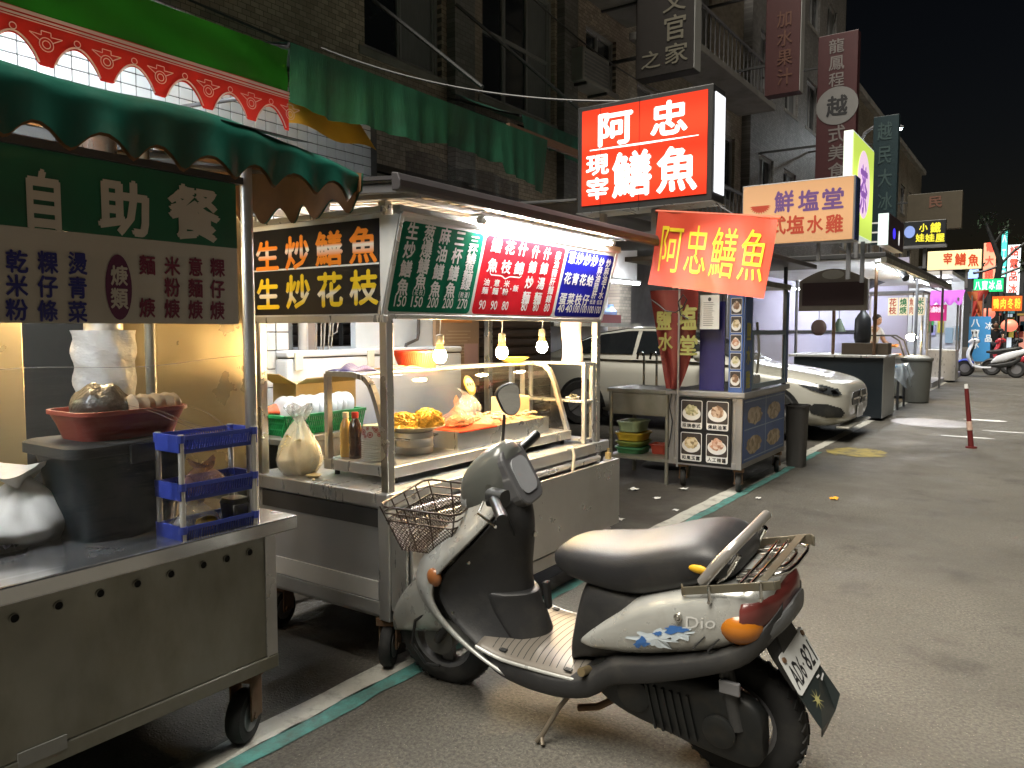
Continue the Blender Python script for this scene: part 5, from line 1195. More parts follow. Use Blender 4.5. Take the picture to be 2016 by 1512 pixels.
MB().cyl((-3.8, yq1 + 0.12, 0), (-3.8, yq1 + 0.12, 2.2), 0.03, n=14).build('pipe', mat('grey_pvc', (0.30, 0.29, 0.28), 0.5), pp_, smooth=True)
MB().bx((-3.90, yq1 + 0.16, 0), (-3.82, yq1 + 0.25, 2.2)).build('channel', mat('brown_grey_wood', (0.20, 0.16, 0.14), 0.7), pp_)
CABL = mat('grey_cable', (0.22, 0.20, 0.18), 0.6)
for k_, (dy, zb_) in enumerate(((0.20, 1.10), (0.28, 1.26), (0.24, 0.95), (0.33, 1.32))):
    MB().tube([(-3.79, yq1 + dy, 2.15), (-3.78, yq1 + dy + 0.02, 1.6), (-3.77, yq1 + dy - 0.02, zb_), (-3.78, yq1 + dy + 0.05, zb_ - 0.03 + 0.02 * k_), (-3.79, yq1 + dy + 0.09, 1.5)], 0.005, 6).build('cable', CABL, pp_, smooth=True)
# tall white panel with a pipe, brown notice board
wp = thing('partition_panel', 'tall pale blue white panel with a bent black pipe behind the showcase', 'wall', (-3.95, 5.0, 0))
xp = -3.95; ya_, yb_ = at_x(760, 660, xp).y - 0.3, at_x(905, 660, xp).y
MB().bx((xp - 0.05, ya_, 0), (xp, yb_, 2.2)).build('panel', mat('pale_blue_white', (0.52, 0.56, 0.60), 0.5, 0, 0.05, dirt=(0.40, 0.41, 0.42)), wp)
pts = [at_x(824, 600, xp + 0.02), at_x(824, 655, xp + 0.03), at_x(822, 668, xp + 0.03), at_x(800, 678, xp + 0.03), at_x(797, 690, xp + 0.03), at_x(797, 760, xp + 0.03)]
MB().tube(pts, 0.012, 8).build('bent_pipe', mat('rusty_black_pipe', (0.07, 0.06, 0.055), 0.6), wp, smooth=True)
nb = thing('notice_board', 'brown notice board with orange header and pale sheets beside the white panel', 'notice board', (-3.9, 5.4, 1.0))
ya_, yb_ = at_x(858, 660, -3.9).y, at_x(943, 660, -3.9).y
MB().bx((-3.93, ya_, 0.9), (-3.90, yb_, 1.95)).build('board', mat('tan_brown_board', (0.30, 0.20, 0.13), 0.6, 0, 0.1), nb)
MB().bx((-3.899, ya_ + 0.06, 1.42), (-3.895, yb_ - 0.1, 1.62)).build('orange_header', mat('faded_orange', (0.50, 0.20, 0.06), 0.6), nb)
b = MB()
for i in range(9): b.bx((-3.899, ya_ + 0.09 + 0.03 * (i % 3), 1.14 + 0.026 * i), (-3.896, yb_ - 0.12 - 0.04 * (i % 2), 1.147 + 0.026 * i))
b.build('printed_lines', mat('dull_cream', (0.42, 0.32, 0.23), 0.6), nb)
MB().bx((-3.899, yb_ - 0.20, 1.05), (-3.894, yb_ - 0.02, 1.25)).build('pink_sheet', mat('pink_sheet', (0.42, 0.26, 0.24), 0.6), nb)
# brown shutter at right of the notice board
s2 = thing('roller_shutter', 'dark brown shutter behind the right end of the showcase', 'shutter', (-4.3, 6.3, 0))
s0 = None
for i in range(24):
    if s0 is None: s0 = MB().loft([[(x_, y_, z_) for x_, z_ in ((0, 0), (0.02, 0.012), (0.026, 0.04), (0.02, 0.068), (0, 0.08))] for y_ in (-0.62, 0.62)]).build('slat', mat('warm_brown_slat', (0.085, 0.055, 0.042), 0.5, 0.2), s2, local=True); o = s0
    else: o = s0.copy(); COL.objects.link(o)
    o.location = (0, 0, 0.1 + i * 0.085)
MB().bx((-4.34, 5.66, 0), (-4.305, 6.94, 2.3)).build('backing', BLACK, s2)

tc_ = thing('tarp_canopy', 'dark tarp canopy added over the sink between eel stall and photo cart to block the sun', 'canopy', (-3.7, 6.4, 2.2))  # canopy put in to keep sunlight off the sink
MB().grid(lambda u, v: (-5.2 + 2.45 * u, 4.75 + 3.6 * v, 2.36 - 0.10 * u - 0.07 * math.sin(u * 3.1) * math.sin(v * 9.4) ** 2), 16, 30).build('sheet', mat('black_tarp', (0.03, 0.03, 0.032), 0.5, 0, 0.3), tc_, smooth=True, solid=0.004)
for y_ in (4.8, 8.3): MB().cyl((-5.2, y_, 2.38), (-2.75, y_, 2.27), 0.015, n=8).build('pole', DARKM, tc_)
for y_ in (4.8, 8.3): MB().cyl((-5.15, y_, 0), (-5.15, y_, 2.37), 0.02, n=8).build('leg', DARKM, tc_)
# --- sink bench right of the eel stall
SK = thing('sink_bench', 'stainless steel sink bench with two taps between eel stall and photo cart', 'sink', (-3.4, 6.6, 0))
a = at_y(1195, 770, 6.3); b_ = at_y(1318, 760, 6.3)
MB().bx((a.x, 6.3, 0.80), (b_.x, 6.85, 0.835)).build('rim', STEELD, SK, bevel=0.005)
MB().bx((a.x + 0.05, 6.31, 0.60), (b_.x - 0.02, 6.8, 0.799)).build('basin', STEELD, SK, bevel=0.01)
for x in (a.x + 0.03, b_.x - 0.03):
    for y in (6.33, 6.82): MB().cyl((x, y, 0), (x, y, 0.8), 0.018, n=10).build('leg', STEELD, SK, smooth=True)
MB().bx((a.x, 6.31, 0.20), (b_.x, 6.84, 0.225)).build('shelf', STEELD, SK)
for px in (1265, 1290):
    q = at_y(px, 740, 6.8); MB().tube([(q.x, 6.83, 0.83), (q.x, 6.83, 1.10), (q.x, 6.79, 1.15), (q.x, 6.70, 1.14), (q.x, 6.68, 1.09)], 0.011, 8).build('tap', CHROME, SK, smooth=True)
def small_tub(px0, px1, py0, py1, Y, m, label, grp):
    p_, q_ = at_y(px0, py1, Y), at_y(px1, py1, Y); h = at_y(px0, py0, Y).z - p_.z
    return solo(tub('basin', m, ((p_.x + q_.x) / 2, Y + 0.15, p_.z), abs(q_.x - p_.x), 0.3, h, None, 0.85, 0.015), label, 'basin', grp)
z_ = 0.226
def stack_tub(x, y, z, w, h, m, label): return solo(tub('basin', m, (x, y, z), w, 0.30, h, None, 0.88, 0.015), label, 'basin', 'plastic basins under the sink')
xm = at_y(1243, 820, 6.5).x
stack_tub(xm, 6.55, 0.226, 0.27, 0.06, mat('basin_green', (0.05, 0.20, 0.09), 0.4), 'green basin at the bottom of the stack under the sink')
stack_tub(xm, 6.55, 0.29, 0.26, 0.05, mat('basin_olive', (0.18, 0.24, 0.06), 0.4), 'olive basin second from bottom under the sink')
stack_tub(xm, 6.55, 0.345, 0.27, 0.075, mat('basin_yellow', (0.45, 0.33, 0.03), 0.4), 'yellow basin in the stack under the sink')
stack_tub(xm, 6.55, 0.425, 0.22, 0.10, mat('basin_pale_green', (0.30, 0.40, 0.26), 0.4), 'pale green basin upside on top of the stack under the sink')
solo(tub('bucket', mat('red_bucket', (0.35, 0.05, 0.03), 0.4), (at_y(1300, 850, 6.6).x, 6.62, 0.226), 0.17, 0.17, 0.09, None, 0.85, 0.012), 'red plastic bucket under the sink by the cart', 'bucket')

# ================================================================== red lightbox and banner
def lightbox_mat(name, col, lo, hi, bands, axis=2, width=0.09):
    """backlit sheet: brighter where its tubes sit behind it"""
    m = bpy.data.materials.new(name); m.use_nodes = True; nt = m.node_tree; N = nt.nodes; L = nt.links; b = N['Principled BSDF']
    tc = N.new('ShaderNodeTexCoord'); sp = N.new('ShaderNodeSeparateXYZ'); L.new(tc.outputs['Object'], sp.inputs[0]); acc = None
    for z in bands:
        s_ = N.new('ShaderNodeMath'); s_.operation = 'SUBTRACT'; L.new(sp.outputs[axis], s_.inputs[0]); s_.inputs[1].default_value = z
        a_ = N.new('ShaderNodeMath'); a_.operation = 'ABSOLUTE'; L.new(s_.outputs[0], a_.inputs[0])
        r = N.new('ShaderNodeMapRange'); r.interpolation_type = 'SMOOTHERSTEP'; r.inputs[1].default_value = width; r.inputs[2].default_value = 0; L.new(a_.outputs[0], r.inputs[0])
        if acc is None: acc = r.outputs[0]
        else:
            mx_ = N.new('ShaderNodeMath'); mx_.operation = 'MAXIMUM'; L.new(acc, mx_.inputs[0]); L.new(r.outputs[0], mx_.inputs[1]); acc = mx_.outputs[0]
    fi = N.new('ShaderNodeMapRange'); fi.inputs[3].default_value = lo; fi.inputs[4].default_value = hi; L.new(acc, fi.inputs[0])
    b.inputs['Base Color'].default_value = (*[k_ * 0.5 for k_ in col], 1); b.inputs['Emission Color'].default_value = (*col, 1); L.new(fi.outputs[0], b.inputs['Emission Strength']); b.inputs['Roughness'].default_value = 0.3
    return m
RS = thing('red_lightbox', 'glowing red lightbox sign with big white characters above the banner', 'sign', (-1.98, 4.38, 1.95))
Ys = 4.3; xa, xb_ = at_y(1146, 310, Ys).x, at_y(1396, 280, Ys).x; za, zb_ = 2.135, 2.715
MB().bx((xa - 0.035, Ys + 0.004, za - 0.04), (xb_ + 0.02, Ys + 0.20, zb_ + 0.03)).build('case', DARKM, RS, bevel=0.006)
MB().bx((xa - 0.04, Ys - 0.004, za - 0.045), (xb_ + 0.03, Ys + 0.21, za - 0.041)).build('base_channel', STEEL, RS)
MB().bx((xa, Ys - 0.002, za), (xb_ - 0.012, Ys + 0.003, zb_)).build('face', lightbox_mat('red_lightbox_face', (1.0, 0.055, 0.02), 0.055, 0.11, (za + 0.16 - 1.95, za + 0.42 - 1.95), 2, 0.16), RS)
MB().bx((xb_ + 0.021, Ys + 0.03, za + 0.01), (xb_ + 0.026, Ys + 0.185, zb_ - 0.01)).build('side_face', lamp('white_lightbox_side', (0.92, 0.94, 1.0), 0.100), RS)
l = LY(Ys - 0.0025, 0.002)
for c, bx_ in (('阿', (1176, 218, 1245, 285)), ('忠', (1282, 198, 1354, 266)), ('現', (1155, 304, 1198, 344)), ('宰', (1155, 350, 1198, 392)), ('鱔', (1207, 298, 1282, 386)), ('魚', (1294, 288, 1372, 376))): on(l, c, *bx_)
p_, q_ = at_y(1162, 297, Ys), at_y(1376, 266, Ys); l.poly([(p_.x, p_.z - 0.003), ((p_.x + q_.x) / 2, p_.z - 0.009), (q_.x, q_.z - 0.002), (q_.x, q_.z + 0.002), ((p_.x + q_.x) / 2, q_.z + 0.006), (p_.x, p_.z + 0.003)])
l.build(lamp('white_lightbox_ink', (1.0, 0.95, 0.9), 0.150), RS)
for x in (xa + 0.10, -1.98): MB().bar((x, Ys + 0.1, 1.93), (x, Ys + 0.1, za - 0.045), 0.035).build('leg', GREYM, RS)
MB().bar((-2.4, Ys + 0.1, 1.945), (-1.95, Ys + 0.1, 1.945), 0.03).bar((-2.14, 3.9, 1.945), (-2.14, Ys + 0.1, 1.945), 0.03).build('bracket', GREYM, RS)
for px in (1182, 1258): q_ = at_y(px, 300, Ys - 0.008); MB().cyl((q_.x, Ys - 0.008, za - 0.06), (q_.x + 0.0, Ys - 0.008, zb_ + 0.03), 0.0016, n=5).build('cable', BLACK, RS)
BN = thing('cloth_banner', 'red cloth banner with yellow characters hanging askew under the lightbox', 'banner', (-1.55, 4.3, 1.55))
Yb = 4.27; TL, TR, BR_, BLc = at_y(1296, 416, Yb), at_y(1531, 429, Yb), at_y(1505, 588, Yb), at_y(1275, 560, Yb)
def bil(u, v): return (BLc * (1 - u) + BR_ * u) * (1 - v) + (TL * (1 - u) + TR * u) * v
def bnw(u, v): return 0.02 * math.sin(u * 6 + v * 2) * (1 - v * 0.6) + 0.006 * math.sin(u * 17 + v * 5)
BMAT = mat('orange_red_banner', (0.62, 0.065, 0.028), 0.55, 0, 0.08, 4)
MB().grid(lambda u, v: bil(u, v) + Vector((0, bnw(u, v), 0)), 30, 18).build('cloth', BMAT, BN, smooth=True, angle=180)
U_ = (TR - TL); V_ = (TL - BLc)
def banner_letters(grow, m, lift):
    l = Letters(BLc, (1, 0, 0), (0, 0, 1), 0); O_ = MB()
    for i, c in enumerate('阿忠鱔魚'):
        vs, fs = GL[(c, B2)]; cu, cv = 0.155 + 0.235 * i, 0.52
        pts_ = []
        for p_ in vs:
            u, v = cu + (p_[0] - ECX) / ES * 0.205 * grow, cv + (p_[1] - ECY) / ES * 0.66 * grow
            pts_.append(bil(u, v) + Vector((0, bnw(u, v) - lift, 0)))
        O_.add(pts_, fs)
    O_.build('lettering', m, BN)
banner_letters(1.0, mat('banner_yellow', (0.78, 0.58, 0.02), 0.5), 0.005)
MB().tube([TL + Vector((-0.02, 0.012, 0.004)), TR + Vector((0.015, 0.012, 0.002))], 0.009, 8).build('top_pole', mat('pole_orange', (0.55, 0.09, 0.03), 0.5), BN, smooth=True)
MB().tube([TL + Vector((0.1, 0.02, 0)), Vector((-1.98, 4.4, 2.09))], 0.004, 6).tube([TR + Vector((-0.2, 0.02, 0.01)), Vector((-1.60, 4.4, 2.09))], 0.004, 6).build('tie', GREYM, BN)
# ================================================================== STALL 3: blue photo cart
def food_mat(name, a, b_, sc=38):
    if name in MATS: return MATS[name]
    m = bpy.data.materials.new(name); m.use_nodes = True; nt = m.node_tree; N = nt.nodes; L = nt.links; bb = N['Principled BSDF']
    tc = N.new('ShaderNodeTexCoord'); vo = N.new('ShaderNodeTexVoronoi'); vo.inputs['Scale'].default_value = sc; L.new(tc.outputs['Object'], vo.inputs[0])
    cr = N.new('ShaderNodeValToRGB'); e = cr.color_ramp.elements; e[0].color = (*[k_ * 0.35 for k_ in a], 1); e[1].color = (*b_, 1); e[1].position = 0.8; n_ = e.new(0.4); n_.color = (*a, 1)
    L.new(vo.outputs['Color'], cr.inputs[0]); L.new(cr.outputs[0], bb.inputs['Base Color']); bb.inputs['Roughness'].default_value = 0.4; MATS[name] = m
    return m
PBG = mat('photo_dark_background', (0.045, 0.035, 0.030), 0.4, 0, 0.5, 20); PBW = mat('photo_white', (0.70, 0.69, 0.66), 0.4); PBK = mat('poster_black', (0.010, 0.010, 0.011), 0.35)
FOODS = [food_mat('photo_food_salad', (0.45, 0.42, 0.22), (0.65, 0.58, 0.42)), food_mat('photo_food_beef', (0.30, 0.17, 0.10), (0.58, 0.44, 0.32)), food_mat('photo_food_corn', (0.50, 0.38, 0.20), (0.68, 0.58, 0.40)), food_mat('photo_food_chili', (0.52, 0.26, 0.16), (0.66, 0.52, 0.42))]
def food_photo(L0, cx, cz, w, h, k, par, cap=None, border=True, n=24):
    """a printed food photograph: frame, dark table, plate and heap of food, all flat on the panel"""
    mk = lambda lift: (lambda l: l)(Letters(L0.O, L0.U, L0.V, lift))
    capH = h * 0.2 if cap else 0
    l = mk(0.0); l.poly([(cx + p_[0], cz + p_[1]) for p_ in rrect(w, h, min(w, h) * 0.08)]); ph = l.build(PBW, par, 'food_photo')
    l = mk(0.0015); l.poly([(cx + p_[0], cz + capH / 2 + p_[1]) for p_ in rrect(w * 0.94, (h - capH) * 0.94, min(w, h) * 0.06)]); l.build(PBG, ph, 'photo_background')
    l = mk(0.003); l.poly(ell(cx, cz + capH / 2 - (h - capH) * 0.08, w * 0.43, (h - capH) * 0.30)); l.build(PBW, ph, 'photo_plate')
    rn = random.Random(k * 7 + 1); l = mk(0.0045)
    l.poly([(cx + w * 0.34 * rn.uniform(0.8, 1.05) * math.cos(2 * math.pi * i / n), cz + capH / 2 + (h - capH) * (0.02 + (0.30 if math.sin(2 * math.pi * i / n) > 0 else 0.22) * rn.uniform(0.85, 1.1) * math.sin(2 * math.pi * i / n))) for i in range(n)])
    l.build(FOODS[k % 4], ph, 'photo_food')
    if cap:
        l = mk(0.0015); l.row(cap, cx - w * 0.33, cx + w * 0.33, cz - h / 2 + capH * 0.55, w * 0.19, capH * 0.72); l.build(PBK, ph)
STEEL3 = mat('cart_steel', (0.34, 0.335, 0.33), 0.4, 0.6, 0.1, 5, dirt=(0.22, 0.21, 0.19), rvar=0.08)
S3 = thing('photo_cart', 'steel food cart with black food photo panel and blue picture column', 'stall', (-2.36, 6.95, 0))
Y3, Y3b = 6.3, 7.6; xl, xr = at_y(1318, 850, Y3).x, at_y(1461, 850, Y3).x; zb3, zt3 = 0.20, 0.80
MB().bx((xl, Y3 + 0.01, zb3), (xr - 0.01, Y3b, zt3)).build('cabinet', STEEL3, S3, bevel=0.006)
fr = MB()
for x0_, x1_ in ((xl - 0.004, xl + 0.045), (xr - 0.05, xr)): fr.bx((x0_, Y3 - 0.004, zb3), (x1_, Y3 + 0.02, zt3))
fr.bx((xl + 0.045, Y3 - 0.004, zb3), (xr - 0.05, Y3 + 0.02, zb3 + 0.05)).bx((xl + 0.045, Y3 - 0.004, zt3 - 0.03), (xr - 0.05, Y3 + 0.02, zt3)); fr.build('front_frame', STEEL3, S3, bevel=0.003)
MB().bx((xl - 0.03, Y3 - 0.03, zt3), (xr + 0.025, Y3b + 0.03, zt3 + 0.045)).build('counter_top', STEEL3, S3, bevel=0.006)
for x in (xl + 0.10, xr - 0.05):
    for y in (Y3 + 0.08, Y3b - 0.1): caster(S3, x, y, 0.075, 0.20, 0.3, 0.04)
L0 = LY(Y3 - 0.002, 0); pa, pb, pc, pd = at_y(1335, 850, Y3).x, at_y(1441, 850, Y3).x, at_y(1388, 915, Y3).z, at_y(1388, 783, Y3).z
po = MB().bx((pa, Y3 - 0.0065, pc), (pb, Y3 - 0.0035, pd)).build('photo_panel', PBK, S3)
Lp = LY(Y3 - 0.008, 0); w3, h3 = (pb - pa) * 0.40, (pd - pc) * 0.43
for k, (i, j, cp) in enumerate(((0, 1, '招牌泰式'), (1, 1, '傳統油蔥'), (0, 0, '和風玉露'), (1, 0, '人工辣醬'))):
    food_photo(Lp, pa + (pb - pa) * (0.26 + 0.48 * i), pc + (pd - pc) * (0.255 + 0.485 * j), w3, h3, k, po, cp)
BLP = mat('blue_printed_panel', (0.055, 0.12, 0.34), 0.4, 0, 0.35, 5); BLD = mat('deep_blue_panel', (0.020, 0.018, 0.11), 0.35, 0, 0.15)
sp3 = MB().bx((xr - 0.0095, Y3 + 0.05, zb3 + 0.05), (xr - 0.004, Y3b - 0.04, zt3 - 0.02)).build('side_panel', BLP, S3)
Ls = LX(xr - 0.003, 0)
for k in range(4): 
    l = LX(xr - 0.003, 0); yc_ = Y3 + 0.34 + 0.58 * (k % 2); zc_ = 0.38 + 0.25 * (k // 2); rn = random.Random(k)
    l.poly([(yc_ + 0.23 * rn.uniform(0.8, 1) * math.cos(t_ * 0.3), zc_ + 0.085 * rn.uniform(0.8, 1) * math.sin(t_ * 0.3)) for t_ in range(21)]); l.build(food_mat('photo_food_chicken', (0.42, 0.30, 0.17), (0.60, 0.48, 0.33), 22), sp3, 'photo_food')
l = LX(xr - 0.003, 0)
for z_ in (0.27, 0.52, 0.755):
    l.poly([(Y3 + 0.07, z_), (Y3b - 0.06, z_), (Y3b - 0.06, z_ + 0.010), (Y3 + 0.07, z_ + 0.010)])
l.poly([(6.95, 0.26), (6.97, 0.26), (6.97, 0.78), (6.95, 0.78)]); l.build(mat('pale_blue_print', (0.30, 0.40, 0.55), 0.5), sp3, 'printed_stripe')
zr3 = 1.74
for x in (xl + 0.02, xr - 0.02):
    for y in (Y3 + 0.03, Y3b - 0.03): MB().bx((x - 0.018, y - 0.018, zt3 + 0.045), (x + 0.018, y + 0.018, zr3)).build('post', STEEL3, S3, bevel=0.003)
MB().bx((xl - 0.02, Y3 - 0.02, zr3), (xr + 0.02, Y3b + 0.02, zr3 + 0.05)).build('top_frame', STEELD, S3, bevel=0.004)
MB().bx((xl - 0.35, Y3 - 0.2, 1.95), (xr + 0.18, Y3b + 0.3, 1.99)).build('roof', RF, S3, bevel=0.004)
for x in (xl, xr): MB().bx((x - 0.015, Y3 + 0.1, zr3 + 0.05), (x + 0.015, Y3 + 0.13, 1.95)).bx((x - 0.015, Y3b - 0.13, zr3 + 0.05), (x + 0.015, Y3b - 0.1, 1.95)).build('roof_stay', DARKM, S3)
# picture column and blue panel
c0, c1 = at_y(1436, 680, Y3).x, at_y(1463, 680, Y3).x
pcx = MB().bx((c0, Y3 - 0.008, zt3 + 0.046), (c1, Y3 - 0.001, 1.72)).build('picture_column', BLP, S3)
Lc = LY(Y3 - 0.0095, 0)
for k in range(5):
    z_ = at_y(1450, 603 + 36 * k, Y3).z; food_photo(Lc, (c0 + c1) / 2, z_, (c1 - c0) * 0.8, 0.135, k + 1, pcx)
b0_, b1_ = at_y(1375, 690, Y3).x, at_y(1424, 690, Y3).x
MB().bx((b0_, Y3 + 0.03, zt3 + 0.05), (b1_, Y3 + 0.04, 1.60)).build('blue_panel', BLD, S3)
vs_ = MB().bx((xr + 0.001, Y3 + 0.0, zt3 + 0.046), (xr + 0.006, Y3 + 0.20, 1.72)).build('text_strip', BLP, S3)
l = LX(xr + 0.0065, 0.002); l.col('鹽水雞', Y3 + 0.10, 1.35, 0.95, 0.11, 0.15); l.build(mat('strip_yellow', (0.45, 0.42, 0.10), 0.5), vs_)
wf = MB(); wy0, wy1, wz0, wz1 = Y3 + 0.22, Y3b - 0.06, zt3 + 0.06, 1.36
wf.bx((xr - 0.015, wy0, wz0), (xr + 0.004, wy0 + 0.04, wz1)).bx((xr - 0.015, wy1 - 0.04, wz0), (xr + 0.004, wy1, wz1)).bx((xr - 0.015, wy0 + 0.04, wz0), (xr + 0.004, wy1 - 0.04, wz0 + 0.04)).bx((xr - 0.015, wy0 + 0.04, wz1 - 0.04), (xr + 0.004, wy1 - 0.04, wz1))
wfo = wf.build('window_frame', mat('blue_grey_frame', (0.20, 0.28, 0.34), 0.4, 0.4), S3, bevel=0.003)
MB().bx((xr - 0.008, wy0 + 0.03, wz0 + 0.03), (xr - 0.005, wy1 - 0.03, wz1 - 0.03)).build('pane', GLASS, wfo)
for k in range(3): l = LX(xr - 0.004, 0.0); 
MB().bx((xr - 0.02, Y3b - 0.045, wz0), (xr + 0.003, Y3b + 0.02, 1.72)).build('blue_corner', BLP, S3)
# notice sheet, flag, hanging bag and jars in the cart
n0, n1 = at_y(1378, 615, 6.25).x, at_y(1416, 615, 6.25).x; nz0, nz1 = at_y(1397, 648, 6.25).z, at_y(1397, 581, 6.25).z
ns = thing('notice_sheet', 'white printed notice sheet hanging on the photo cart', 'sheet', ((n0 + n1) / 2, 6.25, nz0))
MB().bx((n0, 6.25, nz0), (n1, 6.253, nz1)).build('paper', PBW, ns)
l = LY(6.249, 0.001); rn = random.Random(3)
for i in range(12): l.poly([(n0 + 0.03, nz0 + 0.03 + i * 0.017), (n0 + 0.03 + rn.uniform(0.07, 0.11), nz0 + 0.03 + i * 0.017), (n0 + 0.03 + 0.08, nz0 + 0.034 + i * 0.017), (n0 + 0.03, nz0 + 0.034 + i * 0.017)])
l.poly(ell((n0 + n1) / 2, nz1 - 0.035, 0.015, 0.017, 9)); l.build(mat('printed_black', (0.06, 0.06, 0.06), 0.6), ns, 'printed_lines')
Yf = 6.22
fg = thing('red_flag', 'dark red tapering cloth flag with yellow green characters beside the photo cart', 'flag', (at_y(1330, 700, Yf).x, Yf, 1.0))
def flg(u, v):
    xl_ = at_y(1278 + 34 * (1 - v) ** 1.3, 700, Yf).x; xr_ = at_y(1376 - 40 * (1 - v) ** 2.2, 700, Yf).x
    return (xl_ + (xr_ - xl_) * u, Yf + 0.03 * math.sin(u * 8 + v * 3), 0.86 + (1.70 - 0.86) * v)
MB().grid(flg, 20, 24).build('cloth', mat('dark_red_cloth', (0.15, 0.020, 0.016), 0.6, 0, 0.2, 5), fg, smooth=True, angle=180)
l = LY(Yf - 0.035, 0)
for c, bx_ in (('鹽', (1292, 612, 1322, 650)), ('水', (1296, 655, 1324, 690)), ('塩', (1334, 600, 1372, 650)), ('堂', (1336, 660, 1374, 700))): on(l, c, *bx_)
l.build(mat('flag_text', (0.28, 0.27, 0.08), 0.6), fg)
MB().cyl((at_y(1341, 600, Yf).x, Yf - 0.04, 0.2), (at_y(1341, 600, Yf).x, Yf - 0.04, 1.72), 0.010, n=8).build('flag_pole', STEEL3, fg, smooth=True)
pts = [at_y(px, py, 6.17) for px, py in ((1282, 590), (1296, 600), (1310, 612), (1330, 615), (1345, 605), (1352, 590), (1345, 580), (1335, 595), (1340, 620), (1355, 628))]
tag(MB().tube(pts, 0.006, 6).build('cable_loop', BLACK, None, smooth=True), 'tangled black cable hanging in front of the dark red flag', 'cable')
pts = [at_y(px, py, 6.27) for px, py in ((1322, 775), (1318, 800), (1324, 830), (1320, 860), (1316, 880))]
tag(MB().tube(pts, 0.005, 6).build('power_cable', BLACK, None, smooth=True), 'black power cable running down the left edge of the photo cart', 'cable')
for i in range(4):
    jx = xr - 0.10 - 0.02 * (i % 2); jy = 6.72 + 0.11 * i
    solo(MB().lathe([(0, 0), (0.032, 0), (0.035, 0.01), (0.035, 0.08), (0.03, 0.095), (0.03, 0.11), (0, 0.11)], (jx, jy, zt3 + 0.046), 16).build('glass_jar', mat('grey_glass_jar', (0.45, 0.46, 0.45), 0.15, 0, 0.1, coat=0.6), None, smooth=True), ['glass jar nearest the blue strip inside the photo cart window', 'second glass jar in the photo cart window', 'third glass jar in the photo cart window', 'farthest glass jar in the photo cart window'][i], 'jar', 'glass jars in the photo cart')
solo(MB().grid(lambda u, v: (xr - 0.06 + 0.01 * math.sin(v * 4), 6.83 + 0.05 * u + 0.02 * math.sin(v * 3), 0.98 + 0.45 * v), 5, 12).build('hanging_towel', mat('cream_towel', (0.55, 0.52, 0.40), 0.9, 0, 0.1), None, smooth=True, solid=0.008), 'cream strip of towel hanging in the photo cart window', 'towel')
solo(tub('bin', mat('dull_grey_bin', (0.07, 0.065, 0.06), 0.6), (at_y(1566, 860, 7.9).x, 7.95, 0), 0.20, 0.20, 0.62, None, 0.85, 0.02), 'dark grey bin wedged between photo cart and white car', 'bin')
# sign of the cart: tan lightbox
SG3 = thing('tan_sign', 'tan orange shop sign with purple and red characters above the photo cart', 'sign', (-1.95, 7.35, 2.0))
Ysg = 7.3; xs0, xs1 = at_y(1463, 420, Ysg).x, at_y(1679, 420, Ysg).x; zs0, zs1 = at_y(1570, 477, Ysg).z, at_y(1570, 358, Ysg).z
TAN = lightbox_mat('tan_sign_face', (0.78, 0.44, 0.22), 0.03, 0.05, (0.42,), 2, 0.5)
MB().bx((xs0 - 0.01, Ysg + 0.004, zs0 - 0.01), (xs1 + 0.015, Ysg + 0.2, zs1 + 0.01)).build('case', mat('sign_case_grey', (0.30, 0.30, 0.31), 0.4, 0.5), SG3, bevel=0.004)
MB().bx((xs0, Ysg - 0.002, zs0), (xs1, Ysg + 0.003, zs1)).build('face', TAN, SG3)
MB().bx((xs1 + 0.016, Ysg + 0.01, zs0), (xs1 + 0.02, Ysg + 0.19, zs1)).build('blue_side', mat('blue_sheen', (0.10, 0.16, 0.42), 0.2, 0.6), SG3)
l = LY(Ysg - 0.003, 0.0015)
for c, bx_ in (('鮮', (1525, 376, 1563, 418)), ('塩', (1572, 374, 1612, 416)), ('堂', (1618, 370, 1662, 412))): on(l, c, *bx_)
l.build(mat('sign_ink_purple', (0.10, 0.05, 0.14), 0.5, emit=(0.10, 0.04, 0.16), es=0.05), SG3)
l = LY(Ysg - 0.003, 0.0015)
for c, bx_ in (('泰', (1490, 428, 1520, 462)), ('式', (1515, 426, 1547, 462)), ('塩', (1549, 424, 1583, 461)), ('水', (1589, 424, 1620, 458)), ('雞', (1626, 422, 1660, 458))): on(l, c, *bx_)
l.build(mat('sign_ink_red', (0.32, 0.04, 0.02), 0.5, emit=(0.4, 0.05, 0.02), es=0.04), SG3)
l = LY(Ysg - 0.003, 0.0012); p_ = at_y(1497, 412, Ysg); rn = random.Random(8)
l.poly([(p_.x + 0.10 * (1 if i % 2 else 0.75) * math.cos(math.pi + math.pi * i / 24), p_.z + 0.03 + 0.075 * (1 if i % 2 else 0.75) * math.sin(math.pi + math.pi * i / 24)) for i in range(25)]); l.build(MATS['sign_ink_red'], SG3, 'sun_mark')
for x in (xs0 + 0.2, xs1 - 0.3): MB().bx((x - 0.015, Ysg + 0.08, 1.99), (x + 0.015, Ysg + 0.11, zs0 - 0.01)).build('leg', GREYM, SG3)

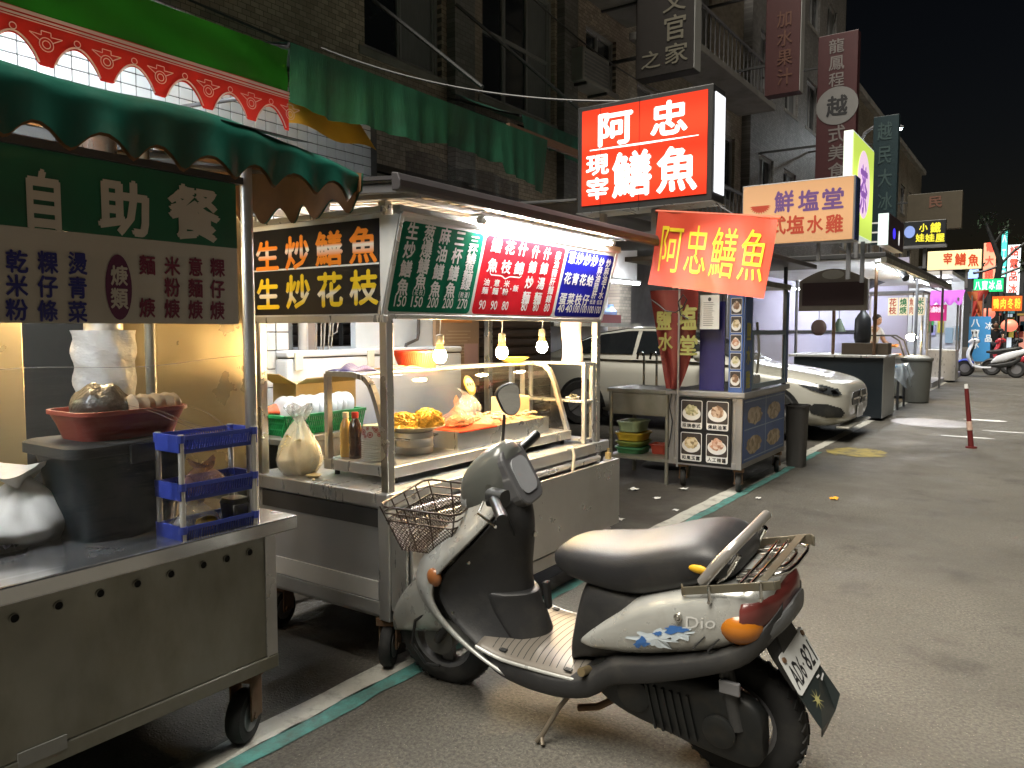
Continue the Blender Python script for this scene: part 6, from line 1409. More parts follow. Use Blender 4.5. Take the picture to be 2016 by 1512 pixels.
# ================================================================== white car, nose to the street
CAR = thing('parked_car', 'white saloon car parked nose out behind the photo cart', 'car', (-4.2, 10.58, 0))
NX, CY = -1.93, 10.58
CP = mat('white_car_paint', (0.46, 0.45, 0.40), 0.28, 0.0, 0.02, coat=1.0)
CS = [(0.0, 0.33, 0.58, 0.58), (0.03, 0.25, 0.66, 0.68), (0.12, 0.20, 0.73, 0.79), (0.30, 0.17, 0.79, 0.86), (0.6, 0.16, 0.85, 0.885), (1.0, 0.16, 0.905, 0.89), (1.45, 0.16, 0.965, 0.89), (2.4, 0.16, 0.985, 0.89), (3.4, 0.17, 1.0, 0.89), (4.1, 0.20, 1.0, 0.86), (4.45, 0.28, 0.97, 0.78), (4.6, 0.38, 0.90, 0.66)]
CSS = smooth_secs(CS); EC = 0.42
def car_y(l_, z):
    for i in range(len(CSS) - 1):
        a, b_ = CSS[i], CSS[i + 1]
        if a[0] <= l_ <= b_[0]:
            t = (l_ - a[0]) / (b_[0] - a[0]); q = [a[k_] + (b_[k_] - a[k_]) * t for k_ in range(4)]
            cz, hh = (q[1] + q[2]) / 2, (q[2] - q[1]) / 2; s_ = min(0.995, abs((z - cz) / hh)) ** (1 / EC)
            return q[3] * math.sqrt(1 - s_ * s_) ** EC
    return 0.8
MB().loft([[(NX - l_, CY + y, z) for l0, y, z in r_] for (l_, *_), r_ in zip(CSS, secs(CSS, EC, 40))]).build('body', CP, CAR, smooth=True, angle=50)
GH = [(1.25, 0.93, 0.88, 0.84, 0.80), (1.7, 0.97, 1.14, 0.84, 0.70), (2.1, 0.98, 1.32, 0.84, 0.60), (2.5, 0.98, 1.405, 0.84, 0.56), (2.9, 0.98, 1.41, 0.84, 0.56), (3.4, 0.99, 1.34, 0.83, 0.56), (3.85, 0.99, 1.18, 0.81, 0.60), (4.25, 0.985, 1.0, 0.78, 0.68)]
def gh(l_):
    for a, b_ in zip(GH, GH[1:]):
        if a[0] <= l_ <= b_[0]: t = (l_ - a[0]) / (b_[0] - a[0]); return [a[k_] + (b_[k_] - a[k_]) * t for k_ in range(5)]
    return GH[-1]
rings = []
for i in range(37):
    l_, zb2, zt_, wb_, wt_ = gh(1.25 + 3.0 * i / 36); pr2 = []
    for s_, k_ in ((-1, 0), (-1, 0.35), (-1, 0.75), (-0.93, 0.95), (-0.6, 1.0), (0, 1.025), (0.6, 1.0), (0.93, 0.95), (1, 0.75), (1, 0.35), (1, 0)):
        w_ = wb_ + (wt_ - wb_) * min(1, k_); pr2.append((NX - l_, CY + s_ * w_, zb2 - 0.03 + (zt_ - zb2 + 0.03) * k_))
    rings.append(pr2)
MB().loft(rings).build('roof', CP, CAR, smooth=True, angle=60)
CGL = mat('car_glass', (0.012, 0.014, 0.016), 0.06, 0, 0.1, spec=0.8)
def win(l0_, l1_, s, f0=0.12, f1=0.86):
    b = MB(); n = 12
    def pt(l_, f_):
        _, zb2, zt_, wb_, wt_ = gh(l_); w_ = wb_ + (wt_ - wb_) * f_; return (NX - l_, CY + s * (w_ + 0.006), zb2 + (zt_ - zb2) * f_)
    b.grid(lambda u, v: pt(l0_ + (l1_ - l0_) * u, f0 + (f1 - f0) * v), n, 4); b.build('side_window', CGL, CAR, smooth=True)
for s in (-1, 1): win(1.75, 2.72, s); win(2.78, 3.75, s)
b = MB().grid(lambda u, v: (lambda g_: (NX - g_[0] + 0.012, CY + (v * 2 - 1) * (g_[3] + (g_[4] - g_[3])) * 0.9, g_[2] + 0.012 + 0.02 * (1 - (v * 2 - 1) ** 2)))(gh(1.32 + 0.76 * u)), 10, 8); b.build('windscreen', CGL, CAR, smooth=True)
MB().tube([(NX - l_, CY - (gh(l_)[4] + 0.035), gh(l_)[2] - 0.02) for l_ in [1.6 + 0.15 * k_ for k_ in range(16)]], 0.008, 6).build('chrome_trim', CHROME, CAR, smooth=True)
for l_ in (0.86, 3.55):
    for s in (-1, 1):
        y_ = CY + s * 0.80
        w = MB().lathe([(0.20, -0.10), (0.30, -0.105), (0.325, -0.08), (0.325, 0.08), (0.30, 0.105), (0.20, 0.10)], (NX - l_, y_, 0.325), 36, axis='y').build('wheel', RUBBER, CAR, smooth=True)
        MB().cyl((NX - l_, y_ + s * 0.07, 0.325), (NX - l_, y_ + s * 0.095, 0.325), 0.205, n=30).build('rim', GREYM, w, smooth=True)
        for k_ in range(5): a_ = 2 * math.pi * k_ / 5; MB().bar((NX - l_, y_ + s * 0.098, 0.325), (NX - l_ + 0.2 * math.cos(a_), y_ + s * 0.098, 0.325 + 0.2 * math.sin(a_)), 0.04, 0.02, up=(0, 1, 0)).build('spoke', STEEL, w)
        ar = [(NX - l_ + 0.385 * math.cos(R(a_)), 0.30 + 0.385 * math.sin(R(a_))) for a_ in range(-25, 206, 11)]
        ab = MB(); ab.add([(x_, CY + s * (max(0.6, car_y(min(4.55, max(0.01, NX - x_)), max(0.2, z_))) + 0.004), z_) for x_, z_ in ar] + [(NX - l_, CY + s * 0.894, 0.30)], [(i, i + 1, len(ar)) for i in range(len(ar) - 1)]); ab.build('wheel_arch', BLACK, CAR)
def skin(pts, m, name, lift=0.008, s=-1, par=None, st=0.011):
    """a patch that follows the car's flank: small cells kept where they fall inside the outline"""
    def inside(x, y):
        c = False
        for (xa, ya_), (xb2, yb2) in zip(pts, pts[1:] + pts[:1]):
            if (ya_ > y) != (yb2 > y) and x < (xb2 - xa) * (y - ya_) / (yb2 - ya_) + xa: c = not c
        return c
    l0, l1 = min(p_[0] for p_ in pts), max(p_[0] for p_ in pts); z0_, z1_ = min(p_[1] for p_ in pts), max(p_[1] for p_ in pts); ids = {}; b = MB()
    def vid(i, j):
        if (i, j) not in ids: ids[i, j] = len(b.v); l_, z_ = l0 + i * st, z0_ + j * st; b.v.append(Vector((NX - l_ + lift * 0.5, CY + s * (car_y(max(0.001, l_), z_) + lift), z_)))
        return ids[i, j]
    for i in range(int((l1 - l0) / st) + 1):
        for j in range(int((z1_ - z0_) / st) + 1):
            if inside(l0 + (i + 0.5) * st, z0_ + (j + 0.5) * st): b.f.append([vid(i, j), vid(i + 1, j), vid(i + 1, j + 1), vid(i, j + 1)])
    return b.build(name, m, par or CAR, smooth=True)
HLM = mat('dark_headlight', (0.05, 0.055, 0.06), 0.08, 0.2, 0.5, 14, coat=1.0)
for s in (-1, 1):
    h_ = skin([(0.06, 0.585), (0.10, 0.655), (0.25, 0.70), (0.45, 0.735), (0.58, 0.745), (0.50, 0.69), (0.38, 0.64), (0.22, 0.595), (0.12, 0.575)], HLM, 'headlight', 0.008, s)
    skin([(0.20, 0.66), (0.30, 0.685), (0.33, 0.66), (0.25, 0.625)], CHROME, 'lamp_unit', 0.014, s, h_)
    skin([(0.09, 0.60), (0.12, 0.64), (0.17, 0.64), (0.15, 0.60)], CHROME, 'lamp_unit', 0.014, s, h_)
    skin([(0.03, 0.36), (0.06, 0.43), (0.18, 0.47), (0.34, 0.475), (0.42, 0.42), (0.36, 0.35), (0.2, 0.31), (0.06, 0.31)], BLACK, 'air_intake', 0.006, s)
GRL = MB().prism([(-0.40, 0), (0.40, 0), (0.46, 0.08), (0.40, 0.16), (-0.40, 0.16), (-0.46, 0.08)], ((NX + 0.006, CY, 0.44), (0, 1, 0), (0, 0, 1)), 0.03).build('grille', BLACK, CAR)
MB().lathe([(0.075, 0), (0.085, 0.008), (0.095, 0)], (NX + 0.012, CY, 0.52), 28, axis='x').build('emblem_ring', CHROME, GRL, smooth=True)
e_ = MB()
for k_ in range(3): a_ = R(90 + 120 * k_); e_.add([(NX + 0.018, CY, 0.52), (NX + 0.014, CY + 0.014 * math.cos(a_ + 1.05), 0.52 + 0.014 * math.sin(a_ + 1.05)), (NX + 0.014, CY + 0.082 * math.cos(a_), 0.52 + 0.082 * math.sin(a_)), (NX + 0.014, CY + 0.014 * math.cos(a_ - 1.05), 0.52 + 0.014 * math.sin(a_ - 1.05))], [(0, 1, 2), (0, 2, 3)])
e_.build('emblem_star', CHROME, GRL)
MB().bar((NX + 0.02, CY - 0.42, 0.52), (NX + 0.02, CY - 0.10, 0.52), 0.012, 0.022).bar((NX + 0.02, CY + 0.10, 0.52), (NX + 0.02, CY + 0.42, 0.52), 0.012, 0.022).build('grille_bar', CHROME, GRL)
MB().bx((NX + 0.012, CY - 0.16, 0.27), (NX + 0.025, CY + 0.16, 0.42)).build('licence_plate', mat('plate_white_far', (0.6, 0.6, 0.6), 0.4), CAR)
MB().bx((NX - 0.12, CY - 0.70, 0.175), (NX + 0.03, CY + 0.70, 0.20)).build('front_lip', CP, CAR, bevel=0.008)
MB().ball((NX - 1.75, CY - 1.0, 1.02), (0.06, 0.10, 0.07), 14, 10).build('door_mirror', CP, CAR, smooth=True)
# ================================================================== signs hanging on the facades
def hang_sign(label, Y, x0p, x1p, y0p, y1p, m, side=None, depth=0.22, name='hanging_sign', attach=True):
    """projecting sign: its face looks up the street, its depth and bracket tie it to the facade"""
    a, b_ = at_y(x0p, (y0p + y1p) / 2, Y).x, at_y(x1p, (y0p + y1p) / 2, Y).x; mx_ = (x0p + x1p) / 2
    z0_, z1_ = at_y(mx_, y1p, Y).z, at_y(mx_, y0p, Y).z
    t = thing(name, label, 'sign', ((a + b_) / 2, Y + depth / 2, z0_))
    MB().bx((a, Y, z0_), (b_, Y + depth, z1_)).build('box', m, t, bevel=0.01)
    if side: MB().bx((b_ + 0.001, Y + 0.015, z0_ + 0.02), (b_ + 0.012, Y + depth - 0.015, z1_ - 0.02)).build('side_face', side, t)
    if attach:
        for z_ in (z0_ + 0.25 * (z1_ - z0_), z0_ + 0.8 * (z1_ - z0_)): MB().bar((FX - 0.1, Y + depth / 2, z_), (a + 0.02, Y + depth / 2, z_), 0.05).build('bracket', DARKM, t)
    return t, a, b_, z0_, z1_
DIMW = mat('dim_white_acrylic', (0.42, 0.42, 0.41), 0.4, dirt=(0.3, 0.3, 0.28))
t, *_ = hang_sign('dark brown hanging sign with pale brush characters and white edge', 12, 1252, 1366, -60, 146, mat('dark_brown_sign', (0.018, 0.014, 0.012), 0.5), DIMW, 0.30)
l = LY(12 - 0.012, 0)
for c, bx_ in (('又', (1305, -20, 1350, 22)), ('官', (1306, 28, 1352, 78)), ('家', (1308, 84, 1354, 124)), ('之', (1262, 100, 1300, 135))): on(l, c, *bx_, B1)
l.build(mat('sign_pale_ink', (0.15, 0.135, 0.10), 0.6), t)
t, *_ = hang_sign('dull red vertical hanging sign with a white edge, high above the street', 17, 1508, 1576, -80, 184, mat('dull_red_sign', (0.05, 0.010, 0.010), 0.5), DIMW, 0.3)
l = LY(17 - 0.012, 0)
for i, c in enumerate('加水果汁'): on(l, c, 1530, 20 + 38 * i, 1560, 52 + 38 * i, B1)
l.build(mat('sign_dull_orange', (0.09, 0.03, 0.015), 0.6), t)
t, *_ = hang_sign('maroon vertical sign with a white disc and a big black character', 21, 1608, 1686, 66, 350, mat('maroon_sign', (0.050, 0.010, 0.012), 0.5), None, 0.3)
l = LY(21 - 0.012, 0)
for c, bx_ in (('龍', (1632, 76, 1662, 104)), ('鳳', (1632, 108, 1662, 138)), ('程', (1632, 142, 1662, 170)), ('式', (1630, 246, 1664, 280)), ('美', (1630, 284, 1664, 316)), ('食', (1630, 320, 1664, 350))): on(l, c, *bx_, B1)
l.build(mat('sign_grey_ink', (0.15, 0.13, 0.125), 0.6), t)
l = LY(21 - 0.012, 0); p_ = at_y(1648, 208, 21); l.poly(ell(p_.x, p_.z, 0.50, 0.47)); l.build(mat('sign_disc_grey', (0.17, 0.165, 0.16), 0.6), t, 'disc')
l = LY(21 - 0.016, 0); on(l, '越', 1628, 188, 1668, 228); l.build(mat('sign_ink_black', (0.012, 0.012, 0.014), 0.6), t)
t, *_ = hang_sign('tall dark teal vertical sign beyond the maroon one', 26, 1716, 1766, 228, 480, mat('dark_teal_sign', (0.005, 0.022, 0.028), 0.5), None, 0.3)
l = LY(26 - 0.012, 0)
for i, c in enumerate('越民大冰品'): on(l, c, 1728, 240 + 46 * i, 1756, 276 + 46 * i, B1)
l.build(mat('sign_teal_ink', (0.03, 0.06, 0.06), 0.6), t)
t, *_ = hang_sign('large dim beige billboard above the doll house sign', 30, 1786, 1894, 379, 452, mat('dim_beige_sign', (0.045, 0.034, 0.018), 0.6, 0, 0.2), None, 0.3)
l = LY(30 - 0.012, 0); l.row('民心', at_y(1815, 397, 30).x, at_y(1862, 397, 30).x, at_y(1840, 397, 30).z, 0.5, 0.5) if ('心', B2) in GL else on(l, '民', 1828, 385, 1856, 408); l.build(mat('sign_dull_brown', (0.12, 0.05, 0.03), 0.6), t)
# air conditioner boxes
for (px0, px1, py0, py1, X, lab) in ((1148, 1200, 105, 170, FX, 'old boxed air conditioner on the facade left of the dark hanging sign'),):
    p_, q_ = at_x(px0, (py0 + py1) / 2, X + 0.35), at_x(px1, (py0 + py1) / 2, X + 0.35); z0_ = at_x((px0 + px1) / 2, py1, X + 0.35).z; z1_ = at_x((px0 + px1) / 2, py0, X + 0.35).z
    ac = thing('air_conditioner', lab, 'air conditioner', (X + 0.15, (p_.y + q_.y) / 2, z0_))
    MB().bx((X - 0.02, p_.y, z0_), (X + 0.35, q_.y, z1_)).build('case', mat('ac_beige', (0.28, 0.27, 0.25), 0.5, dirt=(0.1, 0.1, 0.09)), ac, bevel=0.02)
    for i in range(7): MB().bx((X + 0.351, p_.y + 0.05, z0_ + 0.06 + i * (z1_ - z0_ - 0.1) / 7), (X + 0.362, q_.y - 0.05, z0_ + 0.085 + i * (z1_ - z0_ - 0.1) / 7)).build('grille_slat', GREYM, ac)
    MB().bar((X, p_.y + 0.1, z0_ - 0.03), (X + 0.36, p_.y + 0.1, z0_ - 0.03), 0.04).bar((X, q_.y - 0.1, z0_ - 0.03), (X + 0.36, q_.y - 0.1, z0_ - 0.03), 0.04).build('bracket', DARKM, ac)
# street lamp far down the street
hp = at_y(1757, 255, 30); SL = thing('street_lamp', 'lit street lamp on a long curved arm above the shop signs', 'lamp', (-5.7, 30, 0))
MB().tube([(-5.7, 30, 0), (-5.7, 30, 7.9), (-5.55, 30, 8.3), (-5.2, 30, 8.5), (hp.x - 0.3, 30, hp.z + 0.1)], 0.06, 10).build('pole', GREYM, SL, smooth=True)
MB().ball((hp.x, 30, hp.z + 0.05), (0.36, 0.16, 0.10), 18, 10).build('head', GREYM, SL, smooth=True)
MB().ball((hp.x + 0.05, 30, hp.z - 0.02), (0.26, 0.13, 0.06), 16, 8).build('lens', lamp('street_lamp_white', (0.85, 0.95, 1.0), 22), SL, smooth=True)
# yellow green lightbox, facing the street
gx = -1.7; y0_, y1_ = 8.6, 9.75
gb_ = thing('green_lightbox', 'tall yellow green lightbox with pale pink oval beside the tan sign', 'sign', (gx, 9.2, 2.3))
zz0, zz1 = 2.36, 3.40
MB().bx((gx - 0.09, y0_, zz0), (gx, y1_, zz1)).build('case', lamp('lightbox_edge_white', (0.75, 0.85, 0.75), 0.050), gb_, bevel=0.005)
MB().bx((gx + 0.001, y0_ + 0.02, zz0 + 0.02), (gx + 0.006, y1_ - 0.02, zz1 - 0.02)).build('face', lightbox_mat('yellow_green_face', (0.62, 0.80, 0.12), 0.07, 0.11, (0.5,), 2, 0.5), gb_)
l = LX(gx + 0.0065, 0.002); l.poly(ell((y0_ + y1_) / 2, (zz0 + zz1) / 2 + 0.05, 0.34, 0.36)); l.build(lamp('pale_pink_ink', (0.85, 0.62, 0.78), 0.075), gb_, 'oval')
l = LX(gx + 0.0065, 0.004); l.col('茶', (y0_ + y1_) / 2, (zz0 + zz1) / 2, 0, 0.4, 0.5); l.build(lamp('violet_ink', (0.35, 0.15, 0.55), 0.050), gb_)
for y_ in (y0_ + 0.2, y1_ - 0.2): MB().bar((gx - 0.05, y_, 1.9), (gx - 0.05, y_, zz0), 0.04).build('leg', GREYM, gb_)
# dark box sign with a white end
pb_ = thing('dark_box_sign', 'dark box sign with a lit white end past the green lightbox', 'sign', (-1.8, 11.2, 2.4))
x0_, x1_ = at_y(1728, 450, 10.7).x, at_y(1750, 450, 10.7).x
MB().bx((x0_, 10.7, 2.42), (x1_, 11.9, 2.82)).build('case', mat('plum_black', (0.045, 0.025, 0.035), 0.4), pb_, bevel=0.006)
MB().bx((x0_ + 0.005, 10.69, 2.425), (x1_ - 0.005, 10.699, 2.815)).build('white_end', lamp('pale_mint_face', (0.70, 0.88, 0.84), 0.055), pb_)
l = LX(x1_, 0.004); l.poly(ell(11.1, 2.60, 0.10, 0.07)); l.build(lamp('blue_led', (0.05, 0.03, 0.9), 0.125), pb_, 'blue_mark'); l = LX(x1_, 0.004); l.poly(ell(11.5, 2.58, 0.03, 0.10)); l.build(lamp('white_led', (1, 1, 1), 0.100), pb_, 'white_mark')
for z_ in (2.5, 2.62, 2.74): MB().bar((x0_ - 0.3, 11.0, z_), (x0_, 11.0, z_), 0.02).build('bracket', WHITE, pb_)
MB().bar((x0_ - 0.3, 11.0, 2.3), (x0_ - 0.3, 11.0, 2.85), 0.04).build('mount_post', GREYM, pb_)
t, a, b_, z0_, z1_ = hang_sign('dark sign with yellow characters over the market lights', 16, 1780, 1862, 434, 482, mat('black_sign', (0.02, 0.022, 0.025), 0.4), None, 0.12, attach=False)
l = LY(16 - 0.012, 0)
for c, bx_ in (('小', (1810, 440, 1826, 456)), ('鐵', (1832, 438, 1852, 458)), ('娃', (1803, 460, 1820, 476)), ('娃', (1822, 460, 1840, 476)), ('屋', (1842, 459, 1860, 476))): on(l, c, *bx_)
l.build(lamp('yellow_led_ink', (0.85, 0.75, 0.05), 0.045), t)
l = LY(16 - 0.012, 0); p_ = at_y(1791, 457, 16); l.poly(ell(p_.x, p_.z, 0.09, 0.11)); l.build(lamp('blue_round_mark', (0.25, 0.35, 0.75), 0.030), t, 'round_mark')
MB().bx((a - 0.01, 15.98, z0_ - 0.05), (b_ + 0.02, 16.14, z0_ - 0.002)).build('bottom_rail', GREYM, t)
MB().bar(((a + b_) / 2, 16.1, 2.5), ((a + b_) / 2, 16.1, z0_ - 0.05), 0.05).build('leg', GREYM, t)
t, a, b_, z0_, z1_ = hang_sign('lit cream sign with red characters under the dark billboard', 22, 1826, 1932, 493, 530, lamp('cream_lit_face', (0.9, 0.72, 0.38), 0.065), None, 0.15, attach=False)
l = LY(22 - 0.012, 0)
for c, bx_ in (('宰', (1857, 498, 1875, 520)), ('鱔', (1880, 498, 1902, 522)), ('魚', (1906, 500, 1927, 524))): on(l, c, *bx_)
l.build(lamp('red_lit_ink', (0.55, 0.06, 0.02), 0.030), t)
MB().bar((a + 0.3, 22.1, 2.4), (a + 0.3, 22.1, z0_), 0.05).bar((b_ - 0.3, 22.1, 2.4), (b_ - 0.3, 22.1, z0_), 0.05).build('leg', GREYM, t)

# ================================================================== stall 4: dark counter
S4 = thing('dark_counter_stall', 'dark counter stall with a long low roof and a brown arched sign', 'stall', (-2.6, 13.3, 0))
Y4 = 12.6; xa4, xb4 = at_y(1562, 760, Y4).x, at_y(1737, 760, Y4).x
MB().bx((xa4, Y4, 0.04), (xb4, Y4 + 1.1, 0.945)).build('counter', mat('dark_blue_black_panel', (0.010, 0.016, 0.022), 0.45), S4, bevel=0.006)
MB().bx((xb4 + 0.001, Y4 + 0.01, 0.04), (xb4 + 0.006, Y4 + 1.09, 0.94)).build('side_panel', mat('pale_grey_panel', (0.36, 0.37, 0.36), 0.5), S4)
MB().bx((xa4 - 0.08, Y4 - 0.06, 0.946), (xb4 + 0.05, Y4 + 1.15, 0.985)).build('counter_top', STEEL, S4, bevel=0.005)
MB().bx((xa4 + 0.65, Y4 + 0.25, 0.986), (xb4 + 0.02, Y4 + 0.6, 1.16)).build('back_ledge', mat('brown_ledge', (0.10, 0.075, 0.05), 0.6), S4)
for px in (1641, 1722): p_ = at_y(px, 650, Y4 + 0.15); MB().cyl((p_.x, Y4 + 0.15, 0.986), (p_.x, Y4 + 0.15, 2.3), 0.025, n=10).build('post', RUST, S4, smooth=True)
s0_, s1_ = at_y(1578, 570, Y4).x, at_y(1712, 570, Y4).x; sz_ = at_y(1645, 612, Y4).z; szt = at_y(1580, 555, Y4).z; szp = at_y(1645, 530, Y4).z
arch = [(s0_, sz_), (s1_, sz_), (s1_, szt)] + [(s1_ + (s0_ - s1_) * k_ / 10, szt + (szp - szt) * math.sin(math.pi * k_ / 10)) for k_ in range(1, 10)] + [(s0_, szt)]
hs = MB().prism(arch, ((0, Y4 - 0.02, 0), (1, 0, 0), (0, 0, 1)), -0.12).build('arched_sign', mat('weathered_wood_frame', (0.16, 0.135, 0.11), 0.7, 0, 0.25), S4)
MB().bx((s0_ + 0.05, Y4 - 0.15, sz_ + 0.08), (s1_ - 0.05, Y4 - 0.141, szt - 0.03)).build('sign_face', mat('dark_maroon_face', (0.035, 0.014, 0.014), 0.5), hs)
l = LY(Y4 - 0.143, 0.002); l.poly(ell((s0_ + s1_) / 2, (szt + szp) / 2, 0.16, 0.07)); l.build(mat('pale_wood_mark', (0.30, 0.28, 0.24), 0.6), hs, 'round_mark')
# long roof with tubes
rfm = mat('long_roof_dark', (0.05, 0.05, 0.052), 0.5, 0.2, 0.2)
MB().bx((-4.4, 11.9, 2.38), (-1.88, 21, 2.45)).build('roof', rfm, S4, bevel=0.01)
MB().bx((-1.94, 11.9, 2.30), (-1.87, 21, 2.379)).build('roof_fascia', STEELD, S4)
MB().bx((-4.3, 12.0, 2.366), (-1.95, 20.9, 2.379)).build('roof_underside', WHITE, S4)
for y_ in (12.2, 16.3, 20.6): MB().cyl((-4.2, y_, 0), (-4.2, y_, 2.37), 0.03, n=8).build('roof_post', GREYM, S4)
for y_ in (16.3, 20.6): MB().cyl((-2.02, y_, 0), (-2.02, y_, 2.37), 0.025, n=8).build('roof_post', GREYM, S4)
for i, (y0_, x_) in enumerate(((12.6, -2.1), (14.6, -2.1), (17.0, -2.1))):
    tu = thing('fluorescent_tube', ['tube lamp under the long roof above the dark counter', 'middle tube lamp under the long dark roof', 'farthest tube lamp under the long dark roof'][i], 'lamp', (x_, y0_ + 0.7, 2.3), 'tubes under the long roof')
    MB().cyl((x_, y0_, 2.31), (x_, y0_ + 1.5, 2.31), 0.018, n=10).build('tube', lamp('roof_tube', (0.88, 0.94, 1.0), 11), tu, smooth=True); MB().bx((x_ - 0.03, y0_ - 0.03, 2.33), (x_ + 0.03, y0_ + 1.53, 2.365)).build('fitting', WHITE, tu)
# lit pale wall of the shop behind, with hanging tools
lw = thing('lit_shop_wall', 'pale lavender lit wall of the shop behind the dark counter', 'wall', (-4.4, 19.5, 0))
MB().bx((-6.2, 19.5, 0), (-2.6, 19.62, 3.0)).build('wall', mat('lavender_white_wall', (0.50, 0.48, 0.64), 0.6, 0, 0.04), lw)
MB().bx((-6.1, 19.46, 1.30), (-3.6, 19.495, 1.36)).build('rail', DARKM, lw)
tu = thing('fluorescent_tube', 'tube lamp lighting the pale lavender shop wall', 'lamp', (-4.6, 18.6, 2.2)); MB().cyl((-5.4, 18.4, 2.30), (-3.4, 18.4, 2.30), 0.018, n=10).build('tube', MATS['roof_tube'], tu, smooth=True); MB().bx((-5.45, 18.37, 2.32), (-3.35, 18.43, 2.365)).build('fitting', WHITE, tu)
for px, py, s_, lab, kind in ((1612, 645, 0.14, 'round brown pan hanging against the lavender wall', 'pan'), (1652, 640, 0.12, 'green cone strainer hanging against the lavender wall', 'strainer')):
    p_ = at_y(px, py, 15.2); o_ = thing('hanging_' + kind, lab, kind, (p_.x, 15.2, p_.z - s_))
    if kind == 'pan': MB().ball((p_.x, 15.2, p_.z), (s_, 0.04, s_ * 1.1), 18, 10).build('bowl', mat('pan_brown', (0.12, 0.07, 0.05), 0.5), o_, smooth=True)
    else: MB().cyl((p_.x, 15.2, p_.z - s_), (p_.x, 15.2, p_.z + s_), s_, 0.03, n=16).build('cone', mat('strainer_green', (0.06, 0.09, 0.05), 0.5), o_, smooth=True)
    MB().cyl((p_.x, 15.2, p_.z + s_ * 0.9), (p_.x, 15.2, 2.3), 0.008, n=6).build('handle', GREYM, o_)
p_ = at_y(1687, 660, Y4 + 0.3); bt = thing('tied_umbrella', 'folded black parasol tied upright on the dark counter', 'umbrella', (p_.x, Y4 + 0.75, 0.986))
MB().lathe([(0.02, 0), (0.03, 0.05), (0.10, 0.12), (0.13, 0.25), (0.12, 0.55), (0.08, 0.62), (0.05, 0.66), (0.02, 0.75)], (p_.x, Y4 + 0.75, 0.986), 16, cap=True).build('canopy', BLACK, bt, smooth=True); MB().cyl((p_.x, Y4 + 0.75, 0.986), (p_.x, Y4 + 0.75, 1.9), 0.012, n=8).build('pole', GREYM, bt)
# covered table and rubbish bin past the counter
ct = thing('covered_table', 'small table under a crumpled clear plastic cover beside the dark counter', 'table', (-2.3, 15.0, 0))
for x_ in (-2.55, -2.05):
    for y_ in (14.6, 15.3): MB().cyl((x_, y_, 0), (x_, y_, 0.72), 0.02, n=8).build('leg', DARKM, ct)
MB().bx((-2.6, 14.55, 0.72), (-2.0, 15.35, 0.75)).build('top', mat('blue_table_top', (0.10, 0.24, 0.36), 0.5), ct)
def cov(u, v):
    x_, y_ = -2.68 + 0.76 * u, 14.45 + 1.0 * v; e_ = max(0, abs(u - 0.5) - 0.40) / 0.1 + max(0, abs(v - 0.5) - 0.40) / 0.1
    return (x_ + 0.02 * math.sin(v * 22), y_ + 0.02 * math.sin(u * 19), 0.765 + 0.02 * math.sin(u * 9) * math.sin(v * 8) - 0.36 * min(1, e_) * (0.8 + 0.3 * math.sin(u * 7 + v * 11)))
MB().grid(cov, 30, 30).build('plastic_cover', film('milky_cover', (0.8, 0.85, 0.88), 0.15, haze=0.5, hazecol=(0.6, 0.65, 0.68), bump=0.8), ct, smooth=True, angle=180)
rb = thing('rubbish_bin', 'big dark grey rubbish bin beside the covered table', 'bin', (-1.98, 16.3, 0))
MB().lathe([(0.20, 0), (0.22, 0.02), (0.26, 0.78), (0.28, 0.80), (0.28, 0.84), (0.25, 0.84), (0.2, 0.1)], (-1.98, 16.3, 0), 28, cap=True).build('drum', mat('olive_grey_plastic', (0.10, 0.10, 0.085), 0.5), rb, smooth=True)
MB().ball((-1.98, 16.3, 0.84), (0.23, 0.23, 0.06), 16, 8).build('rubbish', mat('pale_rubbish', (0.45, 0.44, 0.40), 0.5, 0, 0.5, 20), rb, smooth=True)

# ================================================================== stall 5: lit snack stall and vendor
S5 = thing('snack_stall', 'brightly lit snack stall with upright menu panels and a glass case', 'stall', (-2.3, 17.6, 0))
Y5 = 17.0
MB().bx((-3.1, Y5, 0.05), (-2.0, Y5 + 0.9, 0.80)).build('cabinet', STEELD, S5, bevel=0.006)
MB().bx((-3.15, Y5 - 0.04, 0.80), (-1.97, Y5 + 0.95, 0.84)).build('counter_top', STEEL, S5)
for x_ in (-3.1, -2.0):
    for y_ in (Y5, Y5 + 0.9): MB().cyl((x_, y_, 0.84), (x_, y_, 2.1), 0.022, n=8).build('post', STEEL, S5)
for i, (pa_, pb2, txt, cl) in enumerate(((1748, 1768, '花枝', (0.55, 0.08, 0.03)), (1769, 1788, '燒焿', (0.03, 0.20, 0.06)), (1789, 1800, '魚肉', (0.55, 0.10, 0.04)), (1801, 1822, '米粉', (0.05, 0.25, 0.10)))):
    x0_, x1_ = at_y(pa_, 600, Y5 - 0.05).x, at_y(pb2, 600, Y5 - 0.05).x; z0_, z1_ = at_y(1780, 621, Y5).z, at_y(1780, 586, Y5).z
    pn_ = MB().bx((x0_ + 0.005, Y5 - 0.06, z0_), (x1_ - 0.005, Y5 - 0.04, z1_)).build('menu_panel', lamp('cream_menu_panel', (0.85, 0.74, 0.52), 0.035), S5)
    l = LY(Y5 - 0.061, 0.003); l.col(txt, (x0_ + x1_) / 2, z1_ - 0.09, z0_ + 0.10, abs(x1_ - x0_) * 0.7, 0.15); l.build(mat('menu_ink_%d' % i, cl, 0.5), pn_)
gc = [(-2.95, 0.84), (-2.95, 1.25), (-2.55, 1.25), (-2.40, 1.15), (-2.30, 0.84)]
g = MB()
for y_ in (Y5 + 0.05, Y5 + 0.7):
    for a, b_ in zip(gc, gc[1:]): g.bar((a[0], y_, a[1]), (b_[0], y_, b_[1]), 0.03)
